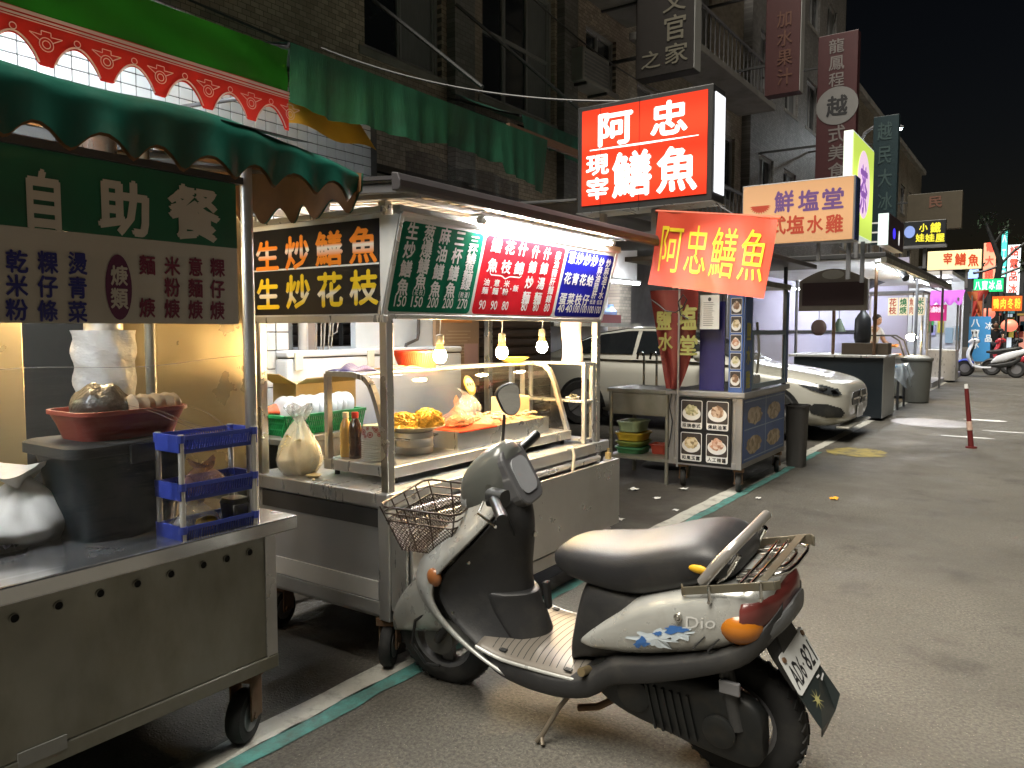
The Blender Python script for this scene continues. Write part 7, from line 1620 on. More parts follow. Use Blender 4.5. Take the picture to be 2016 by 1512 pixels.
cs = g.build('case_frame', DARKM, S5); MB().bx((-2.9, Y5 + 0.06, 1.0), (-2.4, Y5 + 0.69, 1.02)).build('case_shelf', STEEL, cs)
b = MB(); rn = random.Random(9)
for i in range(40): b.ball((rn.uniform(-2.88, -2.42), rn.uniform(Y5 + 0.1, Y5 + 0.6), rn.choice((0.87, 1.05))), (0.05, 0.04, 0.03), 7, 5)
b.build('fried_food', mat('orange_fried', (0.60, 0.24, 0.06), 0.5, 0, 0.4, 20), cs)
lb = thing('light_bulb', 'bright warm lamp glowing over the snack stall case', 'lamp', (-2.2, Y5 + 0.1, 1.2)); p_ = at_y(1795, 664, Y5 - 0.05)
MB().ball((p_.x, Y5 - 0.05, p_.z), (0.10, 0.06, 0.07), 14, 8).build('globe', lamp('snack_bulb', (1.0, 0.72, 0.35), 16), lb, smooth=True); MB().cyl((p_.x, Y5 - 0.05, p_.z + 0.06), (p_.x, Y5 - 0.05, 2.1), 0.008, n=6).build('cord', BLACK, lb)
MB().bx((-3.12, Y5 - 0.05, 2.08), (-1.98, Y5 + 0.95, 2.13)).build('top_frame', GREYM, S5)
MB().grid(lambda u, v: (-3.3 + 1.5 * u, Y5 - 0.5 + 1.5 * v, 2.14 + 0.28 * math.sin(u * 3.14)), 20, 4).build('dark_canopy', mat('black_tarp', (0.03, 0.03, 0.032), 0.5), S5, smooth=True, solid=0.01)
# vendor bent over the case
def person(label, base, shirt, M):
    t = thing('person', label, 'person', base)
    def skinned(name, verts, edges, radii, m):
        me = bpy.data.meshes.new(name); me.from_pydata([M @ Vector(v) for v in verts], edges, []); me.update(); o = bpy.data.objects.new(name, me); COL.objects.link(o); o.parent = t
        md = o.modifiers.new('k', 'SKIN'); 
        for sv, r_ in zip(me.skin_vertices[0].data, radii): sv.radius = (r_, r_ * 0.85)
        me.skin_vertices[0].data[0].use_root = True
        s_ = o.modifiers.new('u', 'SUBSURF'); s_.levels = 2; s_.render_levels = 2; me.materials.append(m); md.use_smooth_shade = True
        return o
    V = [(0, 0, 0.95), (0.03, 0, 1.15), (0.10, 0, 1.34), (0.16, 0, 1.44), (0.20, 0, 1.50), (0.11, 0.19, 1.38), (0.20, 0.25, 1.13), (0.42, 0.18, 1.05), (0.50, 0.16, 1.04), (0.11, -0.19, 1.38), (0.20, -0.25, 1.13), (0.42, -0.18, 1.05), (0.50, -0.16, 1.04), (0, 0.10, 0.90), (0.02, 0.11, 0.50), (0, 0.11, 0.08), (0.12, 0.12, 0.03), (0, -0.10, 0.90), (0.02, -0.11, 0.50), (0, -0.11, 0.08), (0.12, -0.12, 0.03)]
    E = [(0, 1), (1, 2), (2, 3), (3, 4), (2, 5), (5, 6), (6, 7), (7, 8), (2, 9), (9, 10), (10, 11), (11, 12), (0, 13), (13, 14), (14, 15), (15, 16), (0, 17), (17, 18), (18, 19), (19, 20)]
    Rr = [0.15, 0.15, 0.16, 0.075, 0.06, 0.065, 0.055, 0.04, 0.03, 0.065, 0.055, 0.04, 0.03, 0.10, 0.07, 0.045, 0.04, 0.10, 0.07, 0.045, 0.04]
    SKN = mat('skin_tone', (0.48, 0.28, 0.19), 0.5, 0, 0.08)
    skinned('body', V, E, Rr, SKN)
    sv = [(0, 0, 0.88), (0.03, 0, 1.15), (0.10, 0, 1.35), (0.14, 0, 1.41), (0.11, 0.19, 1.39), (0.17, 0.235, 1.22), (0.11, -0.19, 1.39), (0.17, -0.235, 1.22)]
    skinned('shirt', sv, [(0, 1), (1, 2), (2, 3), (2, 4), (4, 5), (2, 6), (6, 7)], [0.18, 0.175, 0.18, 0.09, 0.085, 0.08, 0.085, 0.08], shirt)
    skinned('trousers', [(0, 0, 0.94), (0, 0.10, 0.88), (0.02, 0.11, 0.5), (0, 0.11, 0.10), (0, -0.10, 0.88), (0.02, -0.11, 0.5), (0, -0.11, 0.10)], [(0, 1), (1, 2), (2, 3), (0, 4), (4, 5), (5, 6)], [0.165, 0.115, 0.085, 0.065, 0.115, 0.085, 0.065], mat('dark_trousers', (0.03, 0.03, 0.04), 0.8))
    hd = MB().ball((0.24, 0, 1.60), (0.095, 0.075, 0.118), 18, 14); 
    for i, v in enumerate(hd.v):
        if v.x > 0.29 and v.z < 1.57: hd.v[i] = v + Vector((0.008, 0, 0))
    hd.ball((0.335, 0, 1.595), (0.018, 0.012, 0.022), 8, 6); hd.ball((0.24, 0.077, 1.595), (0.02, 0.01, 0.028), 8, 6); hd.ball((0.24, -0.077, 1.595), (0.02, 0.01, 0.028), 8, 6)
    hd.xf(M); h_ = hd.build('head', SKN, t, local=True, smooth=True)
    hr = MB().ball((0.222, 0, 1.635), (0.103, 0.086, 0.098), 18, 12).xf(M); hr.build('hair', mat('black_hair', (0.012, 0.010, 0.010), 0.5), t, local=True, smooth=True)
    fe = MB().ball((0.322, 0.032, 1.61), (0.008, 0.012, 0.007), 8, 6).ball((0.322, -0.032, 1.61), (0.008, 0.012, 0.007), 8, 6).ball((0.325, 0, 1.545), (0.008, 0.025, 0.006), 8, 6).xf(M); fe.build('facial_features', mat('dark_features', (0.06, 0.03, 0.025), 0.5), t, local=True)
    for s in (1, -1):
        hn = MB().ball((0.545, s * 0.155, 1.035), (0.05, 0.038, 0.018), 10, 8)
        for k_ in range(4): hn.tube([(0.575, s * 0.155 + (k_ - 1.5) * 0.018, 1.037), (0.615, s * 0.155 + (k_ - 1.5) * 0.02, 1.03), (0.635 - 0.006 * abs(k_ - 1.5), s * 0.155 + (k_ - 1.5) * 0.02, 1.005)], 0.0085, 6)
        hn.tube([(0.54, s * 0.125, 1.035), (0.575, s * 0.105, 1.03), (0.595, s * 0.108, 1.01)], 0.010, 6); hn.xf(M); hn.build('hand', SKN, t, local=True, smooth=True)
    return t
pb3 = at_y(1738, 650, 18.3)
person('person in a white shirt bending over the snack stall counter', (pb3.x - 0.28, 18.3, 0), mat('white_shirt', (0.70, 0.70, 0.70), 0.8), Matrix.Rotation(R(-35), 4, 'Z') @ Matrix.Scale(0.985, 4))

q_ = at_z(1958, 722, 0)
person('person in dark clothes standing beyond the far scooters', (q_.x, q_.y, 0), mat('dark_jacket', (0.03, 0.03, 0.035), 0.8), Matrix.Rotation(R(-90), 4, 'Z') @ Matrix.Scale(0.98, 4))
# ================================================================== purple awning stall, white shop, far lights
S6 = thing('purple_awning_stall', 'small stall with a purple scalloped awning and magenta sign', 'stall', (-2.4, 23.5, 0))
Y6 = 23.0; x0_, x1_ = at_y(1826, 600, Y6).x, at_y(1886, 600, Y6).x
MB().grid(lambda u, v: (x0_ + (x1_ - x0_ + 0.1) * u, Y6 + 0.8 * (1 - v) - 0.1, (2.42 - 0.25 * v) if v < 0.7 else 2.245 - 0.25 * (v - 0.7) / 0.3 * (0.6 + 0.4 * abs(math.sin(u * 12)))), 40, 10).build('awning', mat('purple_awning', (0.50, 0.12, 0.68), 0.6), S6, smooth=True)
sgp = MB().bx((x0_, Y6, 1.60), (x1_ - 0.25, Y6 + 0.05, 2.02)).build('sign', lamp('magenta_sign', (0.60, 0.03, 0.22), 0.050), S6)
l = LY(Y6 - 0.001, 0.004); l.row('滷味冰品', x0_ + 0.12, x1_ - 0.37, 1.90, 0.13, 0.16) if ('味', B2) in GL else None; l.build(lamp('pink_ink', (0.9, 0.7, 0.8), 0.060), sgp)
MB().bx((x0_, Y6, 0.05), (x1_, Y6 + 0.8, 0.85)).build('cabinet', STEEL, S6, bevel=0.01)
for x_ in (x0_, x1_):
    for y_ in (Y6 + 0.02, Y6 + 0.8): MB().cyl((x_, y_, 0.85), (x_, y_, 2.2), 0.025, n=8).build('post', STEEL, S6)
ws = thing('lit_shop_front', 'bright white lit shop interior past the purple awning', 'shop', (-2.6, 27.5, 0))
MB().bx((-5.0, 28.5, 0), (-2.2, 28.62, 3.0)).build('back_wall', mat('shop_white_wall', (0.72, 0.73, 0.74), 0.6), ws)
MB().bx((-5.0, 24.6, 2.9), (-2.2, 28.5, 3.0)).build('ceiling', WHITE, ws); MB().bx((-5.0, 24.6, 0.0), (-2.05, 28.5, 0.14)).build('raised_floor', mat('lavender_floor', (0.40, 0.40, 0.55), 0.4), ws)
for px0, px1, py0, py1, col_, nm in ((1828, 1838, 632, 655, (0.05, 0.45, 0.12), 'green_poster'), (1832, 1842, 640, 660, (0.4, 0.4, 0.7), 'lilac_poster'), (1845, 1858, 628, 655, (0.7, 0.6, 0.08), 'yellow_poster'), (1860, 1876, 645, 675, (0.35, 0.5, 0.6), 'fridge_door'), (1880, 1890, 642, 670, (0.15, 0.3, 0.4), 'fridge_door')):
    a, b_ = at_y(px0, py1, 28.4), at_y(px1, py0, 28.4); MB().bx((a.x, 28.42, a.z), (b_.x, 28.49, b_.z)).build(nm, mat(nm + '_%d' % px0, col_, 0.5), ws)
tu = thing('fluorescent_tube', 'tube lamp inside the bright white shop past the purple awning', 'lamp', (-2.8, 26.5, 2.7)); MB().cyl((-4.2, 26.5, 2.78), (-2.4, 26.5, 2.78), 0.02, n=10).build('tube', lamp('far_shop_tube', (0.92, 0.96, 1.0), 16), tu, smooth=True); MB().bx((-4.25, 26.46, 2.80), (-2.35, 26.54, 2.895)).build('fitting', WHITE, tu)
struct(MB().bx((-4.9, 20.5, 0.004), (-2.15, 24.6, 0.13)).build('pavement', mat('pale_pavement', (0.42, 0.42, 0.46), 0.6, 0, 0.1), None, bevel=0.01))
bb = thing('blue_banner', 'upright blue advertising banner with white characters by the far scooters', 'banner', (-2.0, 29.3, 0))
x0_, x1_ = at_y(1907, 660, 29.2).x, at_y(1950, 660, 29.2).x
MB().bx((x0_, 29.2, 0.35), (x1_, 29.23, 1.80)).build('cloth', mat('blue_banner_cloth', (0.04, 0.24, 0.52), 0.6), bb)
l = LY(29.2, 0.006); l.col('八寶冰', x0_ + 0.18, 1.6, 0.9, 0.24, 0.28); l.col('冰品', x0_ + 0.55, 1.5, 1.1, 0.2, 0.24); l.build(mat('banner_white', (0.75, 0.78, 0.8), 0.5), bb)
MB().cyl((x0_ + 0.02, 29.25, 0), (x0_ + 0.02, 29.25, 1.9), 0.02, n=8).build('pole', GREYM, bb)
def neon(label, Y, x0p, x1p, y0p, y1p, cols, txt='', vertical=False, legs=True):
    a, b_ = at_y(x0p, (y0p + y1p) / 2, Y).x, at_y(x1p, (y0p + y1p) / 2, Y).x; z0_, z1_ = at_y((x0p + x1p) / 2, y1p, Y).z, at_y((x0p + x1p) / 2, y0p, Y).z
    t = thing('neon_sign', label, 'sign', ((a + b_) / 2, Y, z0_), 'lit signs at the street end')
    MB().bx((a, Y, z0_), (b_, Y + 0.2, z1_)).build('panel', cols[0], t)
    l = LY(Y, 0.02)
    if txt:
        if vertical: l.col(txt, (a + b_) / 2, z1_ - (z1_ - z0_) * 0.12, z0_ + (z1_ - z0_) * 0.12, abs(b_ - a) * 0.7, (z1_ - z0_) / len(txt) * 0.8)
        else: l.row(txt, a + (b_ - a) * 0.14, b_ - (b_ - a) * 0.14, (z0_ + z1_) / 2, abs(b_ - a) / len(txt) * 0.78, (z1_ - z0_) * 0.7)
        l.build(cols[1], t)
    if legs: MB().bar(((a + b_) / 2, Y + 0.1, 0), ((a + b_) / 2, Y + 0.1, z0_), 0.08).build('post', DARKM, t)
    return t
neon('green neon sign glowing over the far end of the market', 36, 1917, 1975, 549, 574, (lamp('neon_green', (0.02, 0.75, 0.22), 0.065), lamp('neon_pale_green', (0.6, 1, 0.75), 0.150)), '八寶冰品')
neon('orange sign with yellow characters right of the green neon', 33, 1953, 2012, 583, 612, (lamp('orange_lit', (0.75, 0.13, 0.02), 0.043), lamp('yellow_lit', (0.9, 0.6, 0.05), 0.070)), '鴨肉冬粉')
neon('vertical red and white lit sign left of the dark tree', 48, 1936, 1960, 478, 548, (lamp('salmon_lit', (0.85, 0.35, 0.22), 0.065), lamp('red_lit', (0.8, 0.08, 0.05), 0.075)), '電大鐵', True)
neon('vertical teal lit sign behind the dark tree', 50, 1971, 1982, 455, 545, (lamp('teal_lit', (0.08, 0.6, 0.55), 0.060), lamp('pale_teal_lit', (0.6, 1, 0.95), 0.100)), '人工三', True)
neon('vertical white lit sign at the right end of the street', 46, 1983, 2008, 482, 580, (lamp('white_lit', (0.75, 0.85, 0.9), 0.075), lamp('red_lit', (0.8, 0.08, 0.05), 0.075)), '話電品冰', True)
neon('pale blue lit square sign left of the green neon', 40, 1906, 1926, 530, 548, (lamp('blue_white_lit', (0.35, 0.5, 1.0), 0.080), None), '')
for i, (px0, px1, py0, py1, col_, st_, lab) in enumerate(((1938, 1972, 622, 690, (1.0, 0.75, 0.6), 0.035, 'warm lit shop opening behind the far scooters'), (1974, 1998, 618, 684, (0.75, 0.85, 1.0), 0.05, 'cool white lit shop opening near the right picture edge'), (2000, 2040, 622, 690, (1.0, 0.45, 0.35), 0.03, 'reddish lit shop opening at the right picture edge'))):
    Yn = 44 + i; a, b_ = at_y(px0, py1, Yn), at_y(px1, py0, Yn); t = thing('far_shop', lab, 'shop', ((a.x + b_.x) / 2, Yn, 0), 'lit shops at the street end')
    MB().bx((a.x, Yn + 0.3, 0), (b_.x, Yn + 2.5, 3.2)).build('wall', MB_dark, t); MB().bx((a.x + 0.1, Yn + 0.2, 0.3), (b_.x - 0.1, Yn + 0.29, b_.z)).build('lit_opening', lamp('far_opening_%d' % i, col_, st_), t)
    MB().bx((a.x, Yn - 0.6, b_.z + 0.02), (b_.x, Yn + 0.3, b_.z + 0.12)).build('awning', mat('far_awning_%d' % i, ((0.3, 0.05, 0.04), (0.05, 0.2, 0.25), (0.3, 0.2, 0.05))[i], 0.6), t)
    for k_ in range(4): x_ = a.x + (b_.x - a.x) * (k_ + 0.6) / 4.4; MB().bx((x_ - 0.16, Yn + 0.12, 1.0 + 0.3 * (k_ % 2)), (x_ + 0.16, Yn + 0.19, 1.6 + 0.2 * (k_ % 3))).build('poster', mat('far_poster_%d' % k_, ((0.5, 0.1, 0.08), (0.1, 0.3, 0.5), (0.6, 0.5, 0.1), (0.1, 0.4, 0.2))[k_], 0.5), t)
for px, py, Yn, lab in ((1987, 641, 35, 'glowing red lantern above the far scooters'), (1944, 618, 37, 'small glowing red lantern left of the orange sign')):
    q_ = at_y(px, py, Yn); t = thing('paper_lantern', lab, 'lantern', (q_.x, Yn, q_.z - 0.25), 'red lanterns'); MB().ball(q_, (0.28, 0.28, 0.24), 16, 10).build('shade', lamp('lantern_red', (1.0, 0.22, 0.14), 0.09), t, smooth=True); MB().cyl(q_ + Vector((0, 0, 0.22)), q_ + Vector((0, 0, 1.2)), 0.012, n=6).build('cord', BLACK, t)
for px, py, sgn, col_, lab in ((1914, 590, 1, (0.45, 0.05, 0.04), 'dark red triangular flag under the green neon sign'), (1936, 592, -1, (0.50, 0.14, 0.05), 'orange red triangular flag beside the dark red one')):
    q_ = at_y(px, py, 34); t = thing('street_flag', lab, 'flag', (q_.x, 34, q_.z - 1), 'flags under the neon'); MB().grid(lambda u, v: (q_.x + sgn * 0.55 * u * (1 - v * 0.9), 34 + 0.05 * math.sin(u * 7 + v * 4), q_.z + 0.35 - 1.1 * v), 8, 10).build('cloth', mat('flag_%d' % px, col_, 0.6), t, smooth=True); MB().cyl((q_.x, 34, 0), (q_.x, 34, q_.z + 0.4), 0.025, n=8).build('pole', GREYM, t)
dt = thing('bare_tree', 'dark bare tree standing among the lit signs at the street end', 'tree', (at_y(1965, 560, 38).x, 38, 0)); bx0 = dt.location.x
MB().tube([(bx0, 38, 0), (bx0 - 0.1, 38, 3.0), (bx0 + 0.05, 38, 4.2), (bx0 - 0.35, 38, 5.3), (bx0 - 0.6, 38, 6.0)], [0.16, 0.14, 0.11, 0.08, 0.04], 8).build('trunk', BLACK, dt, smooth=True)
for pts in ([(0, 0, 4.0), (0.5, 0, 4.6), (1.0, 0.2, 5.0)], [(0, 0, 4.0), (-0.6, 0.1, 3.8), (-0.9, 0, 3.75)], [(-0.2, 0, 4.9), (0.2, 0, 5.6)], [(0, 0, 3.6), (0.7, 0, 3.9)]):
    MB().tube([(bx0 + a, 38 + b_, c) for a, b_, c in pts], 0.055, 6).build('branch', BLACK, dt, smooth=True)
b = MB(); rn = random.Random(31)
for i in range(260):
    cx_, cz_ = rn.choice(((-0.5, 5.9), (0.9, 5.0), (0.2, 5.5), (-0.8, 4.0), (0.8, 4.0))); p_ = Vector((bx0 + cx_ + rn.gauss(0, 0.22), 38 + rn.gauss(0, 0.25), cz_ + rn.gauss(0, 0.2))); d_ = Vector((rn.uniform(-1, 1), rn.uniform(-1, 1), rn.uniform(-1, 1))).normalized() * 0.08; e_ = d_.cross(Vector((0.3, 0.5, 0.8))).normalized() * 0.04
    b.add([p_ - d_, p_ + e_, p_ + d_, p_ - e_], [(0, 1, 2, 3)])
b.build('crown', mat('dark_leaf', (0.02, 0.04, 0.02), 0.6), dt)
# spot of light on the road comes from a spotlight on the long roof
sp_ = at_z(1830, 831, 0)
sl = thing('spotlight', 'small spotlight clamped under the long roof, lighting a round patch of road', 'lamp', (-1.95, sp_.y + 1.2, 2.25))
MB().cyl((-1.97, sp_.y + 1.2, 2.29), (-1.90, sp_.y + 1.12, 2.20), 0.05, 0.065, n=16).build('housing', BLACK, sl, smooth=True)
ld = bpy.data.lights.new('spot_beam', 'SPOT'); ld.energy = 70; ld.spot_size = R(24); ld.spot_blend = 0.08; ld.shadow_soft_size = 0.01; ld.color = (0.95, 0.93, 1.0)
lo = bpy.data.objects.new('spot_beam', ld); COL.objects.link(lo); lo.parent = sl; src_ = Vector((-1.885, sp_.y + 1.10, 2.185)); lo.location = src_ - Vector(sl.location); lo.rotation_euler = (sp_ - src_).to_track_quat('-Z', 'Y').to_euler()
# leaning red post
p_ = at_z(1912, 882, 0); q_ = at_y(1902, 756, p_.y)
rp = thing('red_post', 'leaning red marker post with white tip standing in the road', 'post', p_)
MB().cyl(p_, p_ + (q_ - p_) * 0.93, 0.030, 0.022, n=14).build('shaft', mat('red_post_plastic', (0.11, 0.009, 0.009), 0.5, 0, 0.3, dirt=(0.06, 0.015, 0.012)), rp, smooth=True); MB().cyl(p_ + (q_ - p_) * 0.93, q_, 0.022, 0.018, n=14).build('tip', WHITEP, rp, smooth=True)
MB().cyl(p_ + (q_ - p_) * 0.28, p_ + (q_ - p_) * 0.42, 0.0315, 0.030, n=14).build('band', mat('faded_band', (0.55, 0.38, 0.3), 0.5), rp, smooth=True); MB().cyl(p_, p_ + Vector((0, 0, 0.02)), 0.06, n=16).build('foot', MATS['red_post_plastic'], rp, smooth=True)
# shop corner behind the sink and the car: tube, white machine
p_ = at_x(1230, 556, -6.0)
tu = thing('fluorescent_tube', 'short tube lamp in the shop corner right of the menu board', 'lamp', p_); MB().cyl(p_ - Vector((0, 0.55, 0)), p_ + Vector((0, 0.55, 0)), 0.02, n=10).build('tube', lamp('corner_tube', (0.95, 0.95, 1.0), 16), tu, smooth=True); MB().bx((p_.x - 0.03, p_.y - 0.6, p_.z + 0.021), (p_.x + 0.03, p_.y + 0.6, p_.z + 0.06)).build('fitting', WHITE, tu)
cw_ = thing('corner_counter', 'shop corner with white wall panel, shelf and water bottle behind the car', 'counter', (-6.6, 11.2, 0))
MB().bx((-6.9, 9.6, 0), (-6.75, 13.0, 3.0)).build('wall_panel', mat('corner_white', (0.50, 0.50, 0.52), 0.6, 0, 0.1), cw_); MB().bx((-6.74, 9.8, 1.42), (-6.0, 12.8, 1.48)).build('shelf', STEELD, cw_); MB().bx((-6.7, 9.8, 0), (-6.1, 12.8, 1.0)).build('base', GREYM, cw_)
q_ = at_x(1222, 520, -6.4); MB().bx((-6.74, q_.y - 0.1, q_.z - 0.35), (-6.4, q_.y + 0.7, q_.z + 0.35)).build('wall_cabinet', WHITE, cw_, bevel=0.02)
MB().lathe([(0.1, 0), (0.11, 0.02), (0.11, 0.2), (0.05, 0.27), (0.05, 0.32)], (-6.2, at_x(1202, 600, -6.2).y, 1.481), 16, cap=True).build('water_bottle', mat('blue_bottle', (0.20, 0.35, 0.6), 0.2), cw_, smooth=True); MB().bx((-6.4, 11.3, 1.481), (-6.05, 12.1, 1.62)).build('red_box', mat('dull_red_box', (0.20, 0.03, 0.03), 0.6), cw_)

# ================================================================== far scooters
def far_scooter(label, loc, rot, paint, fender, seat):
    t = thing('parked_scooter', label, 'scooter', loc, 'scooters parked at the far kerb', rot)
    def q(b, n, m, **k): return b.build(n, m, t, local=True, **k)
    for nm, x_ in (('rear_wheel', 0), ('front_wheel', 1.28)):
        w = q(MB().lathe([(0.13, -0.05), (0.20, -0.06), (0.245, -0.03), (0.245, 0.03), (0.20, 0.06), (0.13, 0.05)], (x_, 0, 0.245), 28, axis='y'), nm, RUBBER, smooth=True); MB().cyl((x_, -0.035, 0.245), (x_, 0.035, 0.245), 0.14, n=20).build('rim', GREYM, w, local=True, smooth=True)
    q(MB().loft(secs([(0.62, 0.40, 0.46, 0.10), (0.5, 0.40, 0.62, 0.15), (0.25, 0.45, 0.74, 0.17), (0.0, 0.58, 0.80, 0.15), (-0.25, 0.72, 0.84, 0.07)], 0.6)), 'rear_body', paint, smooth=True)
    q(MB().loft(secs([(0.70, 0.30, 0.36, 0.12), (0.4, 0.27, 0.42, 0.15), (0.1, 0.32, 0.5, 0.12), (-0.1, 0.5, 0.6, 0.06)], 0.6)), 'under_cowl', BLACK, smooth=True)
    q(MB().loft(secs([(0.75, 0.70, 0.76, 0.09), (0.55, 0.66, 0.80, 0.15), (0.25, 0.72, 0.86, 0.16), (-0.05, 0.78, 0.90, 0.13), (-0.12, 0.82, 0.86, 0.08)], 0.7)), 'seat', seat, smooth=True)
    q(MB().loft(secs([(1.02, 0.26, 0.34, 0.17), (0.85, 0.24, 0.30, 0.18), (0.60, 0.25, 0.31, 0.17)], 0.5)), 'floorboard', paint, smooth=True)
    q(MB().grid(lambda u, v: (1.0 + 0.22 * math.sin(min(1, u * 1.25) * 2.2) - 0.12 * u + (1 - (v * 2 - 1) ** 2) * 0.10, (v * 2 - 1) * (0.20 - 0.10 * u), 0.28 + 0.75 * u), 14, 12), 'leg_shield', paint, smooth=True, solid=0.03)
    q(MB().loft(secs([(1.22, 0.98, 1.04, 0.05), (1.14, 0.95, 1.12, 0.12), (1.02, 0.97, 1.13, 0.11), (0.94, 1.0, 1.08, 0.06)], 0.7)), 'handlebar_cover', paint, smooth=True)
    q(MB().tube([(1.0, 0.36, 1.06), (1.05, 0.12, 1.06), (1.05, -0.12, 1.06), (1.0, -0.36, 1.06)], 0.02, 8), 'handlebar', BLACK, smooth=True)
    for s in (-1, 1): q(MB().tube([(1.05, s * 0.2, 1.07), (1.08, s * 0.26, 1.25)], 0.008, 6).ball((1.08, s * 0.27, 1.29), (0.02, 0.07, 0.045), 10, 8), 'mirror', BLACK, smooth=True)
    q(MB().tube([(1.08, 0, 0.9), (1.28, 0, 0.26)], 0.035, 8), 'fork', DARKM, smooth=True)
    q(MB().grid(lambda u, v: (1.28 + 0.275 * math.cos(R(10 + 130 * u)), (v * 2 - 1) * 0.07, 0.245 + 0.275 * math.sin(R(10 + 130 * u)) - 0.05 * abs(v * 2 - 1) ** 3), 14, 8), 'front_fender', fender, smooth=True, solid=0.01)
    return t
WSC = mat('scooter_white', (0.70, 0.72, 0.76), 0.3, 0, 0.03, coat=0.6)
p_ = at_z(1918, 742, 0)
far_scooter('white scooter with a blue front fender parked at the far kerb', (p_.x + 1.02, p_.y + 0.1, 0), math.pi - 0.1, WSC, mat('blue_fender', (0.03, 0.07, 0.6), 0.3, coat=0.6), BLACK)
far_scooter('red scooter parked just behind the white one', (p_.x + 1.65, p_.y + 1.1, 0), math.pi, mat('scooter_red', (0.40, 0.03, 0.04), 0.3, coat=0.6), BLACK, BLACK)
far_scooter('black scooter parked behind the red one at the far kerb', (p_.x + 2.05, p_.y + 2.1, 0), math.pi, BLACK, BLACK, BLACK)
bx_ = solo(MB().bx((p_.x + 1.70, p_.y + 1.8, 0.92), (p_.x + 2.25, p_.y + 2.4, 1.45)).build('delivery_box', BLACK, None, bevel=0.03), 'black delivery box on the black scooter', 'box')
# ================================================================== the silver scooter in front
SILV = mat('scuffed_silver_paint', (0.52, 0.525, 0.50), 0.32, 0.45, 0.08, 5, dirt=(0.20, 0.165, 0.12), damt=0.6, dscale=7, coat=0.3, bump=0.03, bscale=30, runs=(1, 1, 0.6), rvar=0.1)
DKPL = mat('weathered_black_plastic', (0.020, 0.020, 0.021), 0.5, 0, 0.25, 6, dirt=(0.055, 0.052, 0.046), damt=0.55, dscale=7, bump=0.08, bscale=120)
VINYL = mat('seat_vinyl', (0.018, 0.018, 0.020), 0.5, 0, 0.2, 5, dirt=(0.05, 0.046, 0.04), damt=0.5, dscale=5, bump=0.10, bscale=260)
A_S = math.pi - 0.03
SCO = thing('silver_scooter', 'parked silver step through scooter with black seat, front wire basket and rear rack', 'scooter', (-0.722, 2.28, 0), rotz=A_S)
SCO.rotation_euler = (R(-8), 0, A_S)
SHORT = {'rear_body', 'lower_cowl', 'seat_pillar', 'seat', 'yellow_sticker', 'grab_rail', 'rail_stay', 'rear_rack', 'side_bar', 'bolt', 'cross_tube', 'cross_plate', 'loop_tube', 'tail_light', 'turn_signal', 'tail_bezel', 'vent', 'seat_lock', 'splash_print', 'lettering'}
def ux(x): return x if x > 0.3 else 0.3 + (x - 0.3) / 0.89
def sb_(mbv, name, m, par=None, **k):
    if name in SHORT: mbv.v = [Vector((p.x if p.x > 0.3 else 0.3 + (p.x - 0.3) * 0.89, p.y, p.z)) for p in mbv.v]
    return mbv.build(name, m, par or SCO, local=True, **k)
# rear silver body
BODY = [(0.46, 0.375, 0.405, 0.13), (0.41, 0.375, 0.455, 0.155), (0.33, 0.385, 0.525, 0.172), (0.23, 0.40, 0.60, 0.182), (0.10, 0.435, 0.655, 0.188), (-0.03, 0.475, 0.69, 0.186), (-0.12, 0.515, 0.70, 0.172), (-0.175, 0.55, 0.70, 0.145), (-0.205, 0.58, 0.69, 0.10)]
EB = 0.55
BS = smooth_secs(BODY)
sb_(MB().loft(secs(BS, EB, 32)), 'rear_body', SILV, smooth=True, angle=60)
def body_y(x, z, S=BS, e=EB):
    for i in range(len(S) - 1):
        a, b_ = S[i], S[i + 1]
        if b_[0] <= x <= a[0]:
            t = (a[0] - x) / (a[0] - b_[0]); q = [a[k_] + (b_[k_] - a[k_]) * t for k_ in range(4)]
            cz, hh = (q[1] + q[2]) / 2, (q[2] - q[1]) / 2; s_ = min(0.98, abs((z - cz) / hh)) ** (1 / e)
            return q[3] * math.sqrt(1 - s_ * s_) ** e
    return 0.15
def decal(polys, m, name, lift=0.003):
    b = MB()
    for poly in polys:
        b.add([(ux(x), body_y(ux(x), z) + lift, z) for x, z in poly], [tuple(range(len(poly)))])
    return sb_(b, name, m)
# black skirt under the body and floor
SK_ = [(0.86, 0.235, 0.265, 0.15), (0.79, 0.20, 0.285, 0.185), (0.68, 0.185, 0.288, 0.198), (0.54, 0.19, 0.285, 0.20), (0.42, 0.215, 0.315, 0.19), (0.33, 0.28, 0.385, 0.178), (0.19, 0.33, 0.425, 0.190), (0.02, 0.395, 0.48, 0.193), (-0.12, 0.455, 0.54, 0.18), (-0.185, 0.51, 0.595, 0.15), (-0.225, 0.565, 0.645, 0.095)]
sb_(MB().loft(secs(smooth_secs(SK_), 0.45, 28)), 'lower_cowl', DKPL, smooth=True, angle=60)
